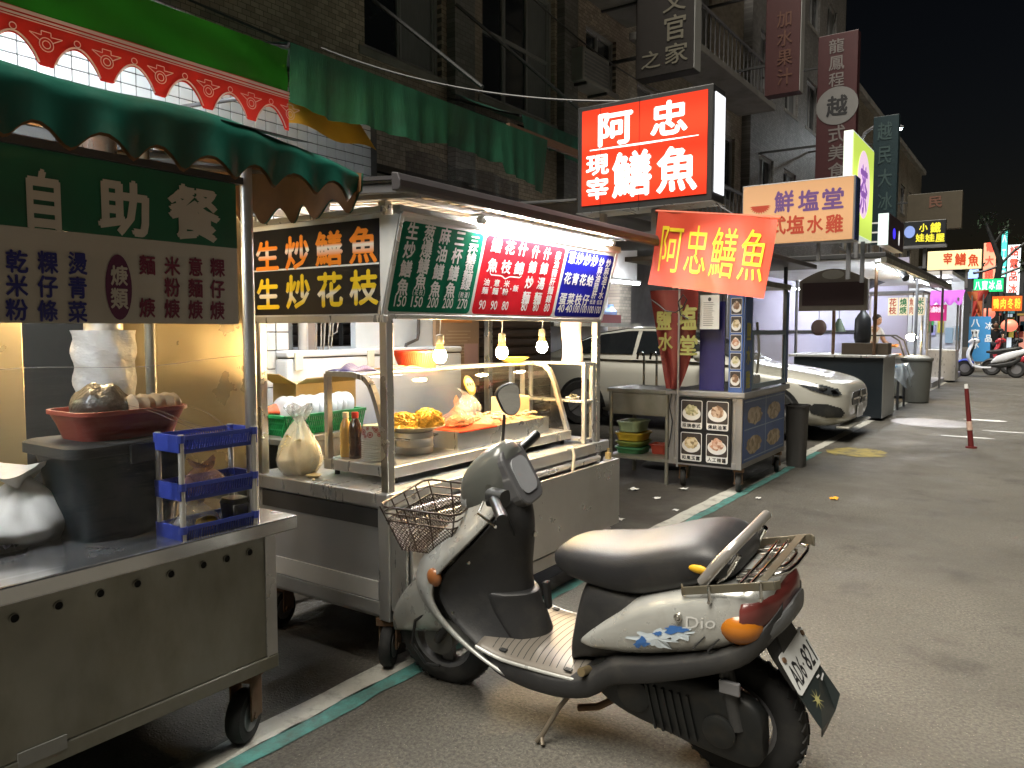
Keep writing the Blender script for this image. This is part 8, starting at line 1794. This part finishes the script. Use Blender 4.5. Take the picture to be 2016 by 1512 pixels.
# floor
def floor_fn(u, v):
    x = 0.41 + 0.44 * u; s_ = v * 2 - 1; hw = 0.195 - 0.02 * (1 - u) ** 3
    return (x, s_ * hw, 0.302 - 0.022 * abs(s_) ** 4 + 0.05 * max(0, u - 0.72) ** 1.5 * (1 + abs(s_) * 2))
flo = sb_(MB().grid(floor_fn, 24, 20), 'floorboard', mat('dusty_floor_plastic', (0.15, 0.132, 0.11), 0.4, 0.1, 0.15, 9, dirt=(0.14, 0.125, 0.105), damt=0.6, dscale=8), smooth=True, solid=0.006)
GRV = mat('groove_dark', (0.02, 0.02, 0.02), 0.8)
for i in range(15):
    u = 0.05 + i * 0.058; b = MB()
    pts = [Vector(floor_fn(min(1, u + 0.05 * math.sin(v * 3.1)), v)) + Vector((0, 0, 0.0036)) for v in [0.06 + 0.88 * k_ / 12 for k_ in range(13)]]
    for p_, q_ in zip(pts, pts[1:]): b.add([p_ + Vector((-0.0015, 0, 0)), p_ + Vector((0.0015, 0, 0)), q_ + Vector((0.0015, 0, 0)), q_ + Vector((-0.0015, 0, 0))], [(0, 1, 2, 3)])
    sb_(b, 'groove', GRV, flo)
for s in (-1, 1):
    for x in (0.48, 0.74): sb_(MB().bx((x, s * 0.165 - 0.008, 0.296), (x + 0.025, s * 0.165 + 0.008, 0.3015)), 'slot', GRV, flo)
sb_(MB().tube([floor_fn(k_ / 16, 1.0) for k_ in range(17)], 0.006, 8), 'edge_trim', SILV, flo, smooth=True); sb_(MB().tube([floor_fn(k_ / 16, 0.0) for k_ in range(17)], 0.006, 8), 'edge_trim', SILV, flo, smooth=True)
# pillar under the seat
PIL = [(0.515, 0.29, 0.31, 0.10), (0.50, 0.295, 0.40, 0.125), (0.465, 0.30, 0.55, 0.128), (0.435, 0.305, 0.60, 0.132), (0.37, 0.32, 0.61, 0.14), (0.25, 0.36, 0.61, 0.15), (0.10, 0.46, 0.65, 0.15), (-0.05, 0.56, 0.70, 0.145)]
sb_(MB().loft(secs(smooth_secs(PIL), 0.6, 24)), 'seat_pillar', DKPL, smooth=True, angle=60)
# seat
SEAT = [(0.59, 0.615, 0.64, 0.05), (0.565, 0.595, 0.665, 0.085), (0.51, 0.58, 0.685, 0.115), (0.42, 0.572, 0.70, 0.135), (0.32, 0.572, 0.715, 0.148), (0.22, 0.585, 0.745, 0.156), (0.12, 0.615, 0.775, 0.160), (0.03, 0.65, 0.793, 0.158), (-0.03, 0.675, 0.788, 0.150), (-0.075, 0.69, 0.76, 0.13), (-0.09, 0.705, 0.735, 0.10)]
st_ = sb_(MB().loft(secs(smooth_secs(SEAT), 0.62, 32)), 'seat', VINYL, smooth=True, angle=75)
sb_(MB().ball((0.007, 0.1565, 0.728), (0.032, 0.008, 0.0125), 18, 8), 'yellow_sticker', mat('sticker_yellow', (0.72, 0.40, 0.02), 0.5), st_, smooth=True)
# grab rail
GR_ = MB().tube([(-0.005, 0.155, 0.69), (-0.05, 0.158, 0.745), (-0.095, 0.148, 0.795), (-0.108, 0.115, 0.808), (-0.11, 0.0, 0.81), (-0.108, -0.115, 0.808), (-0.095, -0.148, 0.795), (-0.05, -0.158, 0.745), (-0.005, -0.155, 0.69)], [0.018, 0.018, 0.016, 0.015, 0.015, 0.015, 0.016, 0.018, 0.018], 12)
sb_(GR_, 'grab_rail', mat('silver_rail', (0.40, 0.38, 0.36), 0.35, 0.6, 0.15, dirt=(0.2, 0.15, 0.12), dscale=8), smooth=True)
for s in (-1, 1): sb_(MB().tube([(-0.04, s * 0.12, 0.68), (-0.075, s * 0.12, 0.72), (-0.105, s * 0.11, 0.77)], 0.010, 10), 'rail_stay', CHROME, smooth=True)
# rear rack
RKM = mat('rusty_flat_bar', (0.22, 0.20, 0.15), 0.45, 0.7, 0.25, 10, dirt=(0.22, 0.13, 0.06), damt=0.7, dscale=9)
def rkz(x): return 0.677 - 0.24 * x
rak = sb_(MB().bar((0.05, 0.18, rkz(0.05)), (-0.238, 0.18, rkz(-0.238)), 0.005, 0.024).bar((-0.238, 0.18, rkz(-0.238)), (-0.25, 0.165, rkz(-0.238)), 0.005, 0.024).bar((0.05, 0.18, rkz(0.05)), (0.06, 0.165, rkz(0.05)), 0.006, 0.03), 'rear_rack', RKM, bevel=0.002)
sb_(MB().bar((-0.03, -0.165, rkz(-0.03)), (-0.235, -0.165, rkz(-0.235)), 0.006, 0.032).bar((-0.235, -0.165, rkz(-0.235)), (-0.25, -0.15, rkz(-0.235)), 0.006, 0.032), 'side_bar', RKM, rak, bevel=0.002)
for x in (-0.04, -0.20): sb_(MB().cyl((x, 0.186, rkz(x) - 0.03), (x, 0.186, rkz(x) + 0.012), 0.005, n=8).cyl((x, 0.18, rkz(x) - 0.034), (x, 0.192, rkz(x) - 0.034), 0.006, n=8), 'bolt', CHROME, rak)
for x in (-0.13, -0.165): sb_(MB().tube([(x, 0.175, rkz(x) + 0.004), (x - 0.01, 0.0, rkz(x) + 0.012), (x, -0.163, rkz(x) + 0.004)], 0.007, 10), 'cross_tube', CHROME, rak, smooth=True)
sb_(MB().bar((-0.205, 0.178, rkz(-0.205) + 0.016), (-0.205, -0.163, rkz(-0.205) + 0.016), 0.024, 0.003), 'cross_plate', RKM, rak, bevel=0.001)
for w, e_ in ((0.115, -0.258), (0.075, -0.232)):
    sb_(MB().tube([(x, y * w, rkz(x) + 0.004) for x, y in ((-0.10, 1), (-0.18, 1), (e_ + 0.045, 1), (e_ + 0.01, 0.8), (e_, 0.4), (e_, -0.4), (e_ + 0.01, -0.8), (e_ + 0.045, -1), (-0.18, -1), (-0.10, -1))], 0.0065, 10), 'loop_tube', CHROME, rak, smooth=True)
# lamps
RED = mat('tail_red_lens', (0.13, 0.028, 0.024), 0.3, 0, 0.15, coat=0.4); AMB = mat('amber_lens', (0.40, 0.13, 0.010), 0.25, 0, 0.1, coat=0.4)
sb_(MB().loft(secs(smooth_secs([(-0.125, 0.555, 0.66, 0.15), (-0.13, 0.545, 0.675, 0.181), (-0.165, 0.555, 0.678, 0.165), (-0.195, 0.57, 0.678, 0.135), (-0.220, 0.59, 0.665, 0.095), (-0.232, 0.61, 0.645, 0.045)]), 0.6, 24)), 'tail_light', RED, smooth=True, angle=70)
for s in (-1, 1): sb_(MB().ball((-0.112, s * 0.124, 0.578), (0.078, 0.068, 0.058), 20, 12), 'turn_signal', AMB, smooth=True)
sb_(MB().loft(secs(smooth_secs([(-0.12, 0.495, 0.54, 0.172), (-0.18, 0.52, 0.58, 0.15), (-0.222, 0.55, 0.615, 0.105), (-0.245, 0.575, 0.635, 0.055)]), 0.5, 20)), 'tail_bezel', mat('grey_weathered_plastic', (0.13, 0.135, 0.14), 0.5, 0, 0.2, dirt=(0.06, 0.06, 0.06)), smooth=True)
# vents and body crease, lock, prints
for x in (-0.045, 0.0): sb_(MB().bar((x + 0.02, body_y(x + 0.02, 0.515) + 0.002, 0.500), (x - 0.02, body_y(x - 0.02, 0.54) + 0.002, 0.545), 0.006, 0.004), 'vent', GRV)
sb_(MB().lathe([(0.0, 0.012), (0.006, 0.012), (0.008, 0.009), (0.0095, 0.012), (0.0125, 0.012), (0.013, 0.0)], (ux(0.09), body_y(ux(0.09), 0.588) - 0.003, 0.588), 20, axis='y').xf(Matrix.Identity(4)), 'seat_lock', CHROME, smooth=True)
rn = random.Random(12)
def splash(cx, cz, a, b_, seed, n=46):
    r_ = random.Random(seed); f = [r_.uniform(0, 6.28) for _ in range(4)]; P = []
    for i in range(n):
        t = 2 * math.pi * i / n; k_ = 0.72 + 0.16 * math.sin(3 * t + f[0]) + 0.14 * math.sin(7 * t + f[1]) + 0.10 * math.sin(11 * t + f[2]) + (r_.uniform(0.1, 0.3) if i % 5 == 0 else 0)
        P.append((cx + a * k_ * math.cos(t) - 0.35 * b_ * k_ * math.sin(t), cz + b_ * k_ * math.sin(t) - 0.22 * a * k_ * math.cos(t)))
    return P
# fans keep the decal polygons valid on the curved panel
def fan(P):
    cx, cz = sum(p_[0] for p_ in P) / len(P), sum(p_[1] for p_ in P) / len(P)
    return [[(cx, cz), P[i], P[(i + 1) % len(P)]] for i in range(len(P))]
decal(fan(splash(0.165, 0.503, 0.085, 0.04, 3)) + fan(splash(0.10, 0.535, 0.07, 0.026, 8)), mat('decal_white', (0.62, 0.70, 0.76), 0.4), 'splash_print', 0.003)
for q_ in (splash(0.212, 0.476, 0.03, 0.024, 5, 18), splash(0.10, 0.548, 0.045, 0.017, 6, 18), splash(0.155, 0.522, 0.018, 0.010, 7, 14)): decal(fan(q_), mat('decal_blue', (0.05, 0.16, 0.45), 0.4), 'splash_print', 0.0045)
vs, fs = GL[('Dio', 0.0)]; x0_, x1_ = min(p_[0] for p_ in vs), max(p_[0] for p_ in vs); y0_, y1_ = min(p_[1] for p_ in vs), max(p_[1] for p_ in vs)
b = MB(); b.add([(lambda X, Z: (ux(X), body_y(ux(X), Z) + 0.0035, Z))(0.068 - (p_[0] - x0_) / (x1_ - x0_) * 0.085 - 0.1 * (p_[1] - y0_) * 0.03, 0.560 + (p_[1] - y0_) / (y1_ - y0_) * 0.036 + (p_[0] - x0_) / (x1_ - x0_) * 0.018) for p_ in vs], fs); sb_(b, 'lettering', mat('pale_print_grey', (0.62, 0.62, 0.60), 0.4))
# licence plate, mud flap
pn, pnb, pf, pfb = Vector((-0.160, 0.10, 0.485)), Vector((-0.218, 0.10, 0.385)), Vector((-0.160, -0.10, 0.485)), Vector((-0.218, -0.10, 0.385))
U_ = (pf - pn).normalized(); V_ = (pn - pnb).normalized(); N_ = U_.cross(V_)
lp = sb_(MB().prism([(p_[0], p_[1]) for p_ in rrect(0.20, 0.118, 0.012)], ((pn + pfb) / 2 + N_ * 0.0, U_, V_), 0.003), 'licence_plate', mat('plate_white', (0.62, 0.63, 0.62), 0.4, dirt=(0.4, 0.38, 0.33), dscale=9))
l = Letters((pn + pfb) / 2, U_, V_, 0.0012); l.ch('AD6', -0.05, -0.012, 0.078, 0.064); l.ch('821', 0.052, -0.012, 0.072, 0.064); l.ch('·', 0.0, -0.012, 0.007, 0.007); l.build(mat('plate_black', (0.015, 0.015, 0.018), 0.5), lp, local=True)
sb_(MB().cyl((pn + pfb) / 2 - U_ * 0.085 + V_ * 0.042, (pn + pfb) / 2 - U_ * 0.085 + V_ * 0.042 + N_ * 0.005, 0.008, n=10), 'plate_bolt', RUST, lp); sb_(MB().cyl((pn + pfb) / 2 + U_ * 0.085 + V_ * 0.042, (pn + pfb) / 2 + U_ * 0.085 + V_ * 0.042 + N_ * 0.005, 0.008, n=10), 'plate_bolt', RUST, lp)
fl = [pnb + Vector((0.012, -0.006, 0.004)), pfb + Vector((0.012, 0.006, 0.004)), pfb + Vector((-0.052, 0.006, -0.085)), pfb + Vector((-0.045, 0.03, -0.125)), pnb + Vector((-0.045, -0.03, -0.125)), pnb + Vector((-0.052, -0.006, -0.085))]
FO, FV = (fl[0] + fl[1]) / 2, ((fl[0] - fl[5]).normalized())
mf = sb_(MB().add(fl, [(0, 1, 2, 3, 4, 5)]), 'mud_flap', mat('flap_rubber', (0.016, 0.022, 0.022), 0.45, 0, 0.2), solid=0.004)
l = Letters(FO, U_, FV, 0.006); 
for i in range(9):
    a_ = 2 * math.pi * i / 9; l.poly([(-0.035 + 0.008 * math.cos(a_ + 0.25), -0.055 + 0.008 * math.sin(a_ + 0.25)), (-0.035 + 0.03 * math.cos(a_), -0.055 + 0.03 * math.sin(a_)), (-0.035 + 0.008 * math.cos(a_ - 0.25), -0.055 + 0.008 * math.sin(a_ - 0.25))])
l.poly(ell(-0.035, -0.055, 0.011, 0.011, 12)); l.b.build('printed_mark', mat('flap_yellow', (0.32, 0.30, 0.12), 0.6), mf, local=True)
l = Letters(FO, U_, FV, 0.006); l.poly([(0.03, -0.02), (0.05, -0.022), (0.05, -0.028), (0.03, -0.026)]); l.poly([(0.045, -0.035), (0.075, -0.03), (0.075, -0.036), (0.045, -0.041)]); l.b.build('scratch_mark', mat('flap_white', (0.5, 0.5, 0.5), 0.6), mf, local=True)
sb_(MB().loft([[(-0.09, -0.06, 0.52), (-0.09, 0.06, 0.52), (-0.14, 0.06, 0.53), (-0.14, -0.06, 0.53)], [(-0.13, -0.075, 0.46), (-0.13, 0.075, 0.46), (-0.165, 0.075, 0.475), (-0.165, -0.075, 0.475)], [(-0.19, -0.08, 0.38), (-0.19, 0.08, 0.38), (-0.213, 0.08, 0.385), (-0.213, -0.08, 0.385)]]), 'rear_mudguard', DKPL, bevel=0.006)
# wheels
def wheel(name, par, r=0.208, w=0.088, drum=0.06):
    prof = [(r * 0.60, -w * 0.36), (r * 0.72, -w * 0.48), (r * 0.88, -w * 0.46), (r * 0.97, -w * 0.28), (r, 0), (r * 0.97, w * 0.28), (r * 0.88, w * 0.46), (r * 0.72, w * 0.48), (r * 0.60, w * 0.36)]
    t = sb_(MB().lathe(prof, (0, 0, 0), 44, axis='y'), name, RUBBER, par, smooth=True, angle=60)
    rim = sb_(MB().lathe([(r * 0.62, -w * 0.40), (r * 0.56, -w * 0.36), (r * 0.52, -w * 0.1), (r * 0.52, w * 0.1), (r * 0.56, w * 0.36), (r * 0.62, w * 0.40)], (0, 0, 0), 36, axis='y'), 'rim', GREYM, t, smooth=True)
    sb_(MB().cyl((0, -drum, 0), (0, drum, 0), r * 0.30, n=24), 'hub', mat('dull_alloy', (0.15, 0.145, 0.135), 0.5, 0.7, 0.2, dirt=(0.08, 0.06, 0.04)), t, smooth=True)
    for i in range(3):
        a_ = 2 * math.pi * i / 3 + 0.5; sb_(MB().bar((r * 0.25 * math.cos(a_), 0, r * 0.25 * math.sin(a_)), (r * 0.57 * math.cos(a_), 0, r * 0.57 * math.sin(a_)), 0.05, 0.03, up=(0, 1, 0)), 'spoke', GREYM, t, bevel=0.004)
    b = MB()
    for i in range(36):
        a_ = 2 * math.pi * i / 36
        for s in (-1, 1):
            p_ = Vector(((r * 1.0) * math.cos(a_), s * w * 0.08, r * 1.0 * math.sin(a_))); q_ = Vector((r * 0.965 * math.cos(a_ + 0.07 * s), s * w * 0.34, r * 0.965 * math.sin(a_ + 0.07 * s))); b.bar(p_, q_, 0.010, 0.005, up=(math.cos(a_), 0, math.sin(a_)))
    sb_(b, 'tread', RUBBER, t)
    return t
rw = wheel('rear_wheel', SCO); rw.location = (0, 0, 0.205)
# engine, variator cover, exhaust, stand, shock
ENG = mat('oily_engine_black', (0.008, 0.009, 0.009), 0.5, 0.2, 0.4, 10, dirt=(0.03, 0.025, 0.018), damt=0.6, dscale=12)
ENGR = [(-0.12, 0.17, 0.30, 0.03), (-0.08, 0.13, 0.34, 0.035), (0.06, 0.14, 0.37, 0.04), (0.18, 0.16, 0.36, 0.042), (0.30, 0.18, 0.37, 0.042), (0.38, 0.21, 0.35, 0.035), (0.43, 0.24, 0.32, 0.02)]
b = MB().loft([[(x, y + 0.105, z) for x, y, z in r_] for r_ in secs(smooth_secs(ENGR), 0.6, 20)]); en = sb_(b, 'engine_cover', ENG, smooth=True, angle=60)
for x, z, r_ in ((0.0, 0.235, 0.05), (0.27, 0.27, 0.055)): sb_(MB().lathe([(r_, 0.0), (r_, 0.008), (r_ * 0.85, 0.012), (r_ * 0.4, 0.012), (0.0, 0.01)], (x, 0.144, z), 24, axis='y'), 'cover_disc', ENG, en, smooth=True)
for i in range(6): sb_(MB().bar((0.07 + i * 0.026, 0.149, 0.18), (0.095 + i * 0.026, 0.149, 0.32), 0.008, 0.008), 'fin', ENG, en)
sb_(MB().bx((0.08, -0.12, 0.20), (0.42, 0.07, 0.42)), 'engine_block', ENG, bevel=0.03)
sb_(MB().cyl((0.30, -0.16, 0.17), (-0.17, -0.18, 0.24), 0.045, 0.05, n=18), 'exhaust', mat('burnt_steel', (0.10, 0.085, 0.07), 0.5, 0.8), smooth=True)
sb_(MB().cyl((-0.05, 0.13, 0.25), (0.0, 0.12, 0.52), 0.022, n=14), 'shock_absorber', DARKM, smooth=True)
sb_(MB().bx((-0.07, 0.15, 0.37), (-0.01, 0.163, 0.41)), 'bracket', GREYM, bevel=0.004)
SSM = mat('rusty_stand_steel', (0.20, 0.17, 0.13), 0.5, 0.7, 0.3, 20, dirt=(0.10, 0.06, 0.03))
sb_(MB().tube([(0.50, 0.12, 0.21), (0.54, 0.165, 0.15), (0.585, 0.215, 0.06), (0.60, 0.225, 0.042)], 0.0085, 8).tube([(0.585, 0.213, 0.06), (0.57, 0.232, 0.042)], 0.007, 8), 'side_stand', SSM, smooth=True)
for s in (-1, 1): sb_(MB().tube([(0.36, s * 0.09, 0.20), (0.43, s * 0.10, 0.15), (0.50, s * 0.11, 0.13)], 0.012, 8), 'centre_stand', RUST, smooth=True)
sb_(MB().cyl((0.425, 0.15, 0.31), (0.425, 0.195, 0.325), 0.014, n=12), 'footrest_peg', mat('dull_brass', (0.35, 0.27, 0.15), 0.4, 0.8), smooth=True)
sb_(MB().tube([(0.86, 0, 0.25), (0.7, 0, 0.225), (0.5, 0, 0.23), (0.35, 0, 0.29)], 0.03, 10), 'frame_tube', DARKM, smooth=True)
# leg shield
ROWS = [(0.80, 0.765, 0.08, 0.83, 0.735), (0.74, 0.80, 0.12, 0.89, 0.715), (0.67, 0.86, 0.165, 0.965, 0.715), (0.60, 0.93, 0.19, 1.035, 0.725), (0.53, 0.995, 0.203, 1.09, 0.735), (0.46, 1.02, 0.208, 1.115, 0.735), (0.40, 1.0, 0.208, 1.09, 0.72), (0.345, 0.945, 0.206, 1.04, 0.70), (0.295, 0.875, 0.202, 0.97, 0.69), (0.255, 0.80, 0.197, 0.88, 0.69), (0.225, 0.735, 0.19, 0.79, 0.70)]
def interp_rows(t):
    t *= len(ROWS) - 1; i = min(int(t), len(ROWS) - 2); f_ = t - i
    g = lambda k_: ROWS[max(0, min(len(ROWS) - 1, k_))]
    p0_, p1_, p2_, p3_ = g(i - 1), g(i), g(i + 1), g(i + 2)
    return [0.5 * (2 * p1_[q] + (p2_[q] - p0_[q]) * f_ + (2 * p0_[q] - 5 * p1_[q] + 4 * p2_[q] - p3_[q]) * f_ * f_ + (3 * p1_[q] - p0_[q] - 3 * p2_[q] + p3_[q]) * f_ ** 3) for q in range(5)]
def shield_out(u, v):
    z, xe_, ye_, xc_, xi_ = interp_rows(v); s_ = u * 2 - 1
    return (xe_ + (xc_ + 0.065 - xe_) * (1 - abs(s_) ** 4.5), s_ * ye_, z)
sh_ = sb_(MB().grid(shield_out, 26, 34), 'leg_shield', SILV, smooth=True, angle=180, solid=0.012)
def shield_in(u, v):
    z, xe_, ye_, xc_, xi_ = interp_rows(v); s_ = (u * 2 - 1)
    k_ = 1 - abs(s_) ** 2
    return (xe_ - 0.014 - (xe_ - xi_ - 0.014) * (k_ ** 1.6), s_ * ye_ * 0.88, z)
inn = sb_(MB().grid(shield_in, 30, 34), 'inner_panel', DKPL, smooth=True, angle=180, solid=0.006)
def glove(u, v):
    p = Vector(shield_in(0.22 + 0.56 * u, 0.50 + 0.40 * v)); e_ = min(u, 1 - u, v * 1.5, (1 - v) * 1.5); return p + Vector((-0.020 * min(1, e_ / 0.06), 0, 0))
sb_(MB().grid(glove, 28, 24), 'glove_panel', DKPL, inn, smooth=True, angle=30, solid=0.004)
sb_(MB().bx((0.692, -0.06, 0.37), (0.712, -0.035, 0.47)), 'glove_slot', GRV, inn, bevel=0.003)
sb_(MB().cyl((0.705, -0.01, 0.66), (0.722, -0.01, 0.662), 0.011, n=14), 'bag_hook', CHROME, inn)
for s in (-1, 1): sb_(MB().ball((1.01, s * 0.197, 0.525), (0.032, 0.018, 0.034), 16, 10), 'front_signal', mat('dim_amber', (0.28, 0.10, 0.03), 0.3, coat=0.5), sh_, smooth=True)
# steering group: fork, wheel, fender, handlebar cover turn left together
ST = Matrix.Translation((0.95, 0, 0)) @ Matrix.Rotation(R(9), 4, 'Z') @ Matrix.Translation((-0.95, 0, 0))
fwh = wheel('front_wheel', SCO); fwh.matrix_local = ST @ Matrix.Translation((1.14, 0, 0.205))
FEN = [(1.365, 0.185, 0.235, 0.035), (1.34, 0.195, 0.30, 0.06), (1.28, 0.205, 0.385, 0.078), (1.19, 0.22, 0.455, 0.088), (1.10, 0.235, 0.485, 0.09), (1.0, 0.255, 0.45, 0.085), (0.92, 0.27, 0.40, 0.07)]
sb_(MB().loft(secs(smooth_secs(FEN), 0.6, 28)).xf(ST), 'front_fender', SILV, smooth=True, angle=50)
fk = MB()
for s in (-1, 1): sb_(MB().tube([(1.0, s * 0.062, 0.50), (1.09, s * 0.068, 0.27), (1.14, s * 0.068, 0.205)], 0.016, 10).xf(ST), 'fork', DARKM, smooth=True)
sb_(MB().tube([(0.99, 0, 0.48), (0.92, 0, 0.74)], 0.03, 12), 'steering_stem', DKPL, smooth=True)
sb_(MB().tube([(1.06, 0.075, 0.40), (1.22, 0.085, 0.28), (1.25, 0.08, 0.18), (1.20, 0.075, 0.10), (1.14, 0.07, 0.10)], 0.006, 8).xf(ST), 'brake_cable', BLACK, smooth=True)
COWL = [(0.985, 0.75, 0.82, 0.04), (0.965, 0.715, 0.87, 0.072), (0.915, 0.70, 0.925, 0.094), (0.86, 0.695, 0.965, 0.098), (0.81, 0.70, 0.98, 0.094), (0.78, 0.72, 0.955, 0.082)]
cw = sb_(MB().loft(secs(smooth_secs(COWL), 0.7, 28)).xf(ST), 'handlebar_cover', mat('smoky_grey_plastic', (0.11, 0.115, 0.105), 0.28, 0, 0.15, coat=0.4, dirt=(0.20, 0.19, 0.17), damt=0.45), smooth=True, angle=70)
HL = [(0.99, 0.74, 0.795, 0.045), (0.975, 0.72, 0.81, 0.068), (0.94, 0.71, 0.82, 0.088)]
sb_(MB().loft(secs(HL, 0.7, 20)).xf(ST), 'headlight', mat('headlight_lens', (0.32, 0.33, 0.33), 0.1, 0, 0.05, coat=0.8), cw, smooth=True)
GO = Vector((0.762, 0, 0.865)); GV = Vector((0.42, 0, 0.9)).normalized(); GU = Vector((0, -1, 0)); GN = GU.cross(GV)
sb_(MB().prism(rrect(0.170, 0.215, 0.05), (GO + GN * 0.012, GU, GV), 0.05).xf(ST), 'gauge_frame', mat('grey_gauge_frame', (0.10, 0.10, 0.105), 0.35, 0, 0.1, coat=0.3), cw, bevel=0.008)
sb_(MB().prism(rrect(0.112, 0.130, 0.035), (GO + GN * 0.016 - GV * 0.005, GU, GV), 0.01).xf(ST), 'gauge_glass', mat('scratched_gauge_glass', (0.30, 0.31, 0.33), 0.22, 0, 0.15, 9, coat=0.6), cw)
sb_(MB().loft(secs([(0.86, 0.65, 0.74, 0.05), (0.82, 0.635, 0.77, 0.078), (0.775, 0.65, 0.77, 0.075), (0.75, 0.68, 0.75, 0.05)], 0.6, 18)).xf(ST), 'lower_cover', DKPL, cw, smooth=True)
for s, p0_, p1_, p2_ in ((1, (0.83, 0.07, 0.84), (0.73, 0.17, 0.84), (0.60, 0.30, 0.835)), (-1, (0.86, -0.07, 0.87), (0.885, -0.17, 0.885), (0.885, -0.315, 0.925))):
    sb_(MB().tube([p0_, p1_], 0.013, 10), 'handlebar', CHROME, smooth=True)
    sb_(MB().tube([p1_, tuple((a_ + b2) / 2 for a_, b2 in zip(p1_, p2_)), p2_], [0.017, 0.0175, 0.0185], 14), 'grip', mat('worn_black_grip', (0.008, 0.009, 0.009), 0.35, 0, 0.2), smooth=True)
    sb_(MB().loft(secs([(p1_[0] + 0.03, p1_[2] - 0.03, p1_[2] + 0.03, 0.03), (p1_[0] - 0.03, p1_[2] - 0.028, p1_[2] + 0.028, 0.028)], 0.6, 14)).xf(Matrix.Translation((0, p1_[1] - s * 0.02, 0))), 'switch_housing', BLACK, smooth=True)
    sb_(MB().tube([(p1_[0] + 0.04, p1_[1] + s * 0.01, p1_[2] - 0.01), (p1_[0] + 0.035 - 0.03 * (s > 0), p1_[1] + s * 0.08, p1_[2] - 0.02), (p2_[0] + 0.045, p2_[1] - s * 0.02, p2_[2] - 0.035)], 0.005, 8), 'brake_lever', CHROME, smooth=True)
mr_ = sb_(MB().tube([(0.885, -0.10, 0.90), (0.89, -0.11, 0.96), (0.882, -0.12, 1.05)], [0.008, 0.006, 0.006], 10).tube([(0.885, -0.10, 0.885), (0.886, -0.102, 0.92)], 0.014, 10), 'mirror', BLACK, smooth=True)
Mm = Matrix.Translation((0.86, -0.125, 1.105)) @ Matrix.Rotation(R(-24), 4, 'Z') @ Matrix.Rotation(R(-12), 4, 'X')
sh2 = [(p_[0] * (1 + 0.25 * p_[1] / 0.06), p_[1]) for p_ in rrect(0.085, 0.118, 0.036, 6)]
sb_(MB().loft([[(x_, p_[0] * k_, p_[1] * k_) for p_ in sh2] for x_, k_ in ((-0.012, 0.97), (-0.010, 1.0), (0.004, 1.0), (0.022, 0.82), (0.032, 0.45))]).xf(Mm), 'mirror_shell', BLACK, mr_, smooth=True, angle=50)
sb_(MB().add([Mm @ Vector((-0.0128, p_[0] * 0.93, p_[1] * 0.93)) for p_ in sh2], [tuple(range(len(sh2)))]), 'mirror_glass', mat('mirror_glass', (0.85, 0.87, 0.88), 0.02, 1.0, 0.0), mr_)
for k_ in range(3): sb_(MB().tube([(0.80 + 0.02 * k_, 0.06 - 0.05 * k_, 0.80), (0.74, 0.10 - 0.06 * k_, 0.76), (0.735, 0.07 - 0.05 * k_, 0.68)], 0.005, 6), 'control_cable', BLACK, smooth=True)
for p_ in ((0.88, 0.19, 0.60), (0.965, 0.20, 0.40), (0.80, 0.192, 0.275)): sb_(MB().cyl((p_[0] - 0.016, p_[1] - 0.012, p_[2]), (p_[0] - 0.022, p_[1] - 0.012, p_[2]), 0.006, n=10), 'screw', CHROME)
# wire basket
WIRE = mat('black_brown_wire', (0.045, 0.030, 0.022), 0.4, 0.5, 0.2)
def bk(u, v, t):
    """u along x, v along y, t height: the basket narrows towards its floor"""
    x0_, x1_ = 1.0 - 0.06 * t, 1.21 + 0.06 * t
    y_ = (v - 0.5) * (0.26 + 0.06 * t); return ST @ Vector((x0_ + (x1_ - x0_) * u, y_, 0.585 + 0.165 * t + 0.01 * u * t))
bkt = sb_(MB().tube([bk(u, v, 1) for u, v in ((0.08, 0), (0.92, 0), (1, 0.08), (1, 0.92), (0.92, 1), (0.08, 1), (0, 0.92), (0, 0.08))], 0.0045, 8, closed=True), 'wire_basket', WIRE, smooth=True)
for t in (0.85, 0.68): sb_(MB().tube([bk(u, v, t) for u, v in ((0.05, 0), (0.95, 0), (1, 0.05), (1, 0.95), (0.95, 1), (0.05, 1), (0, 0.95), (0, 0.05))], 0.003, 6, closed=True), 'rim_wire', WIRE, bkt, smooth=True)
for v in (0, 1):
    for u in (0.02, 0.33, 0.66, 0.98): sb_(MB().tube([bk(u, v, 1), bk(u, v, 0)], 0.003, 6), 'upright_wire', WIRE, bkt)
for u in (0, 1):
    for v in (0.25, 0.5, 0.75): sb_(MB().tube([bk(u, v, 1), bk(u, v, 0)], 0.003, 6), 'upright_wire', WIRE, bkt)
b = MB(); w_ = 0.0022
def lat(fn, n, m):
    for i in range(-m, n):
        for d_ in (1, -1):
            pts = []
            for k_ in range(m + 1):
                u = (i + k_) / n if d_ == 1 else (n - i - k_) / n
                if 0 <= u <= 1: pts.append(fn(u, k_ / m))
            for p_, q_ in zip(pts, pts[1:]): b.bar(p_, q_, w_)
lat(lambda a_, t: bk(a_, 0, t * 0.68), 16, 8); lat(lambda a_, t: bk(a_, 1, t * 0.68), 16, 8); lat(lambda a_, t: bk(1, a_, t * 0.68), 18, 8); lat(lambda a_, t: bk(0, a_, t * 0.68), 18, 8); lat(lambda a_, t: bk(a_, t, 0), 16, 18)
sb_(b, 'wire_mesh', WIRE, bkt)
for s in (-1, 1): sb_(MB().tube([(0.97, s * 0.05, 0.65), (1.02, s * 0.05, 0.62), (1.12, s * 0.05, 0.588)], 0.006, 8), 'basket_bracket', DARKM, bkt, smooth=True)
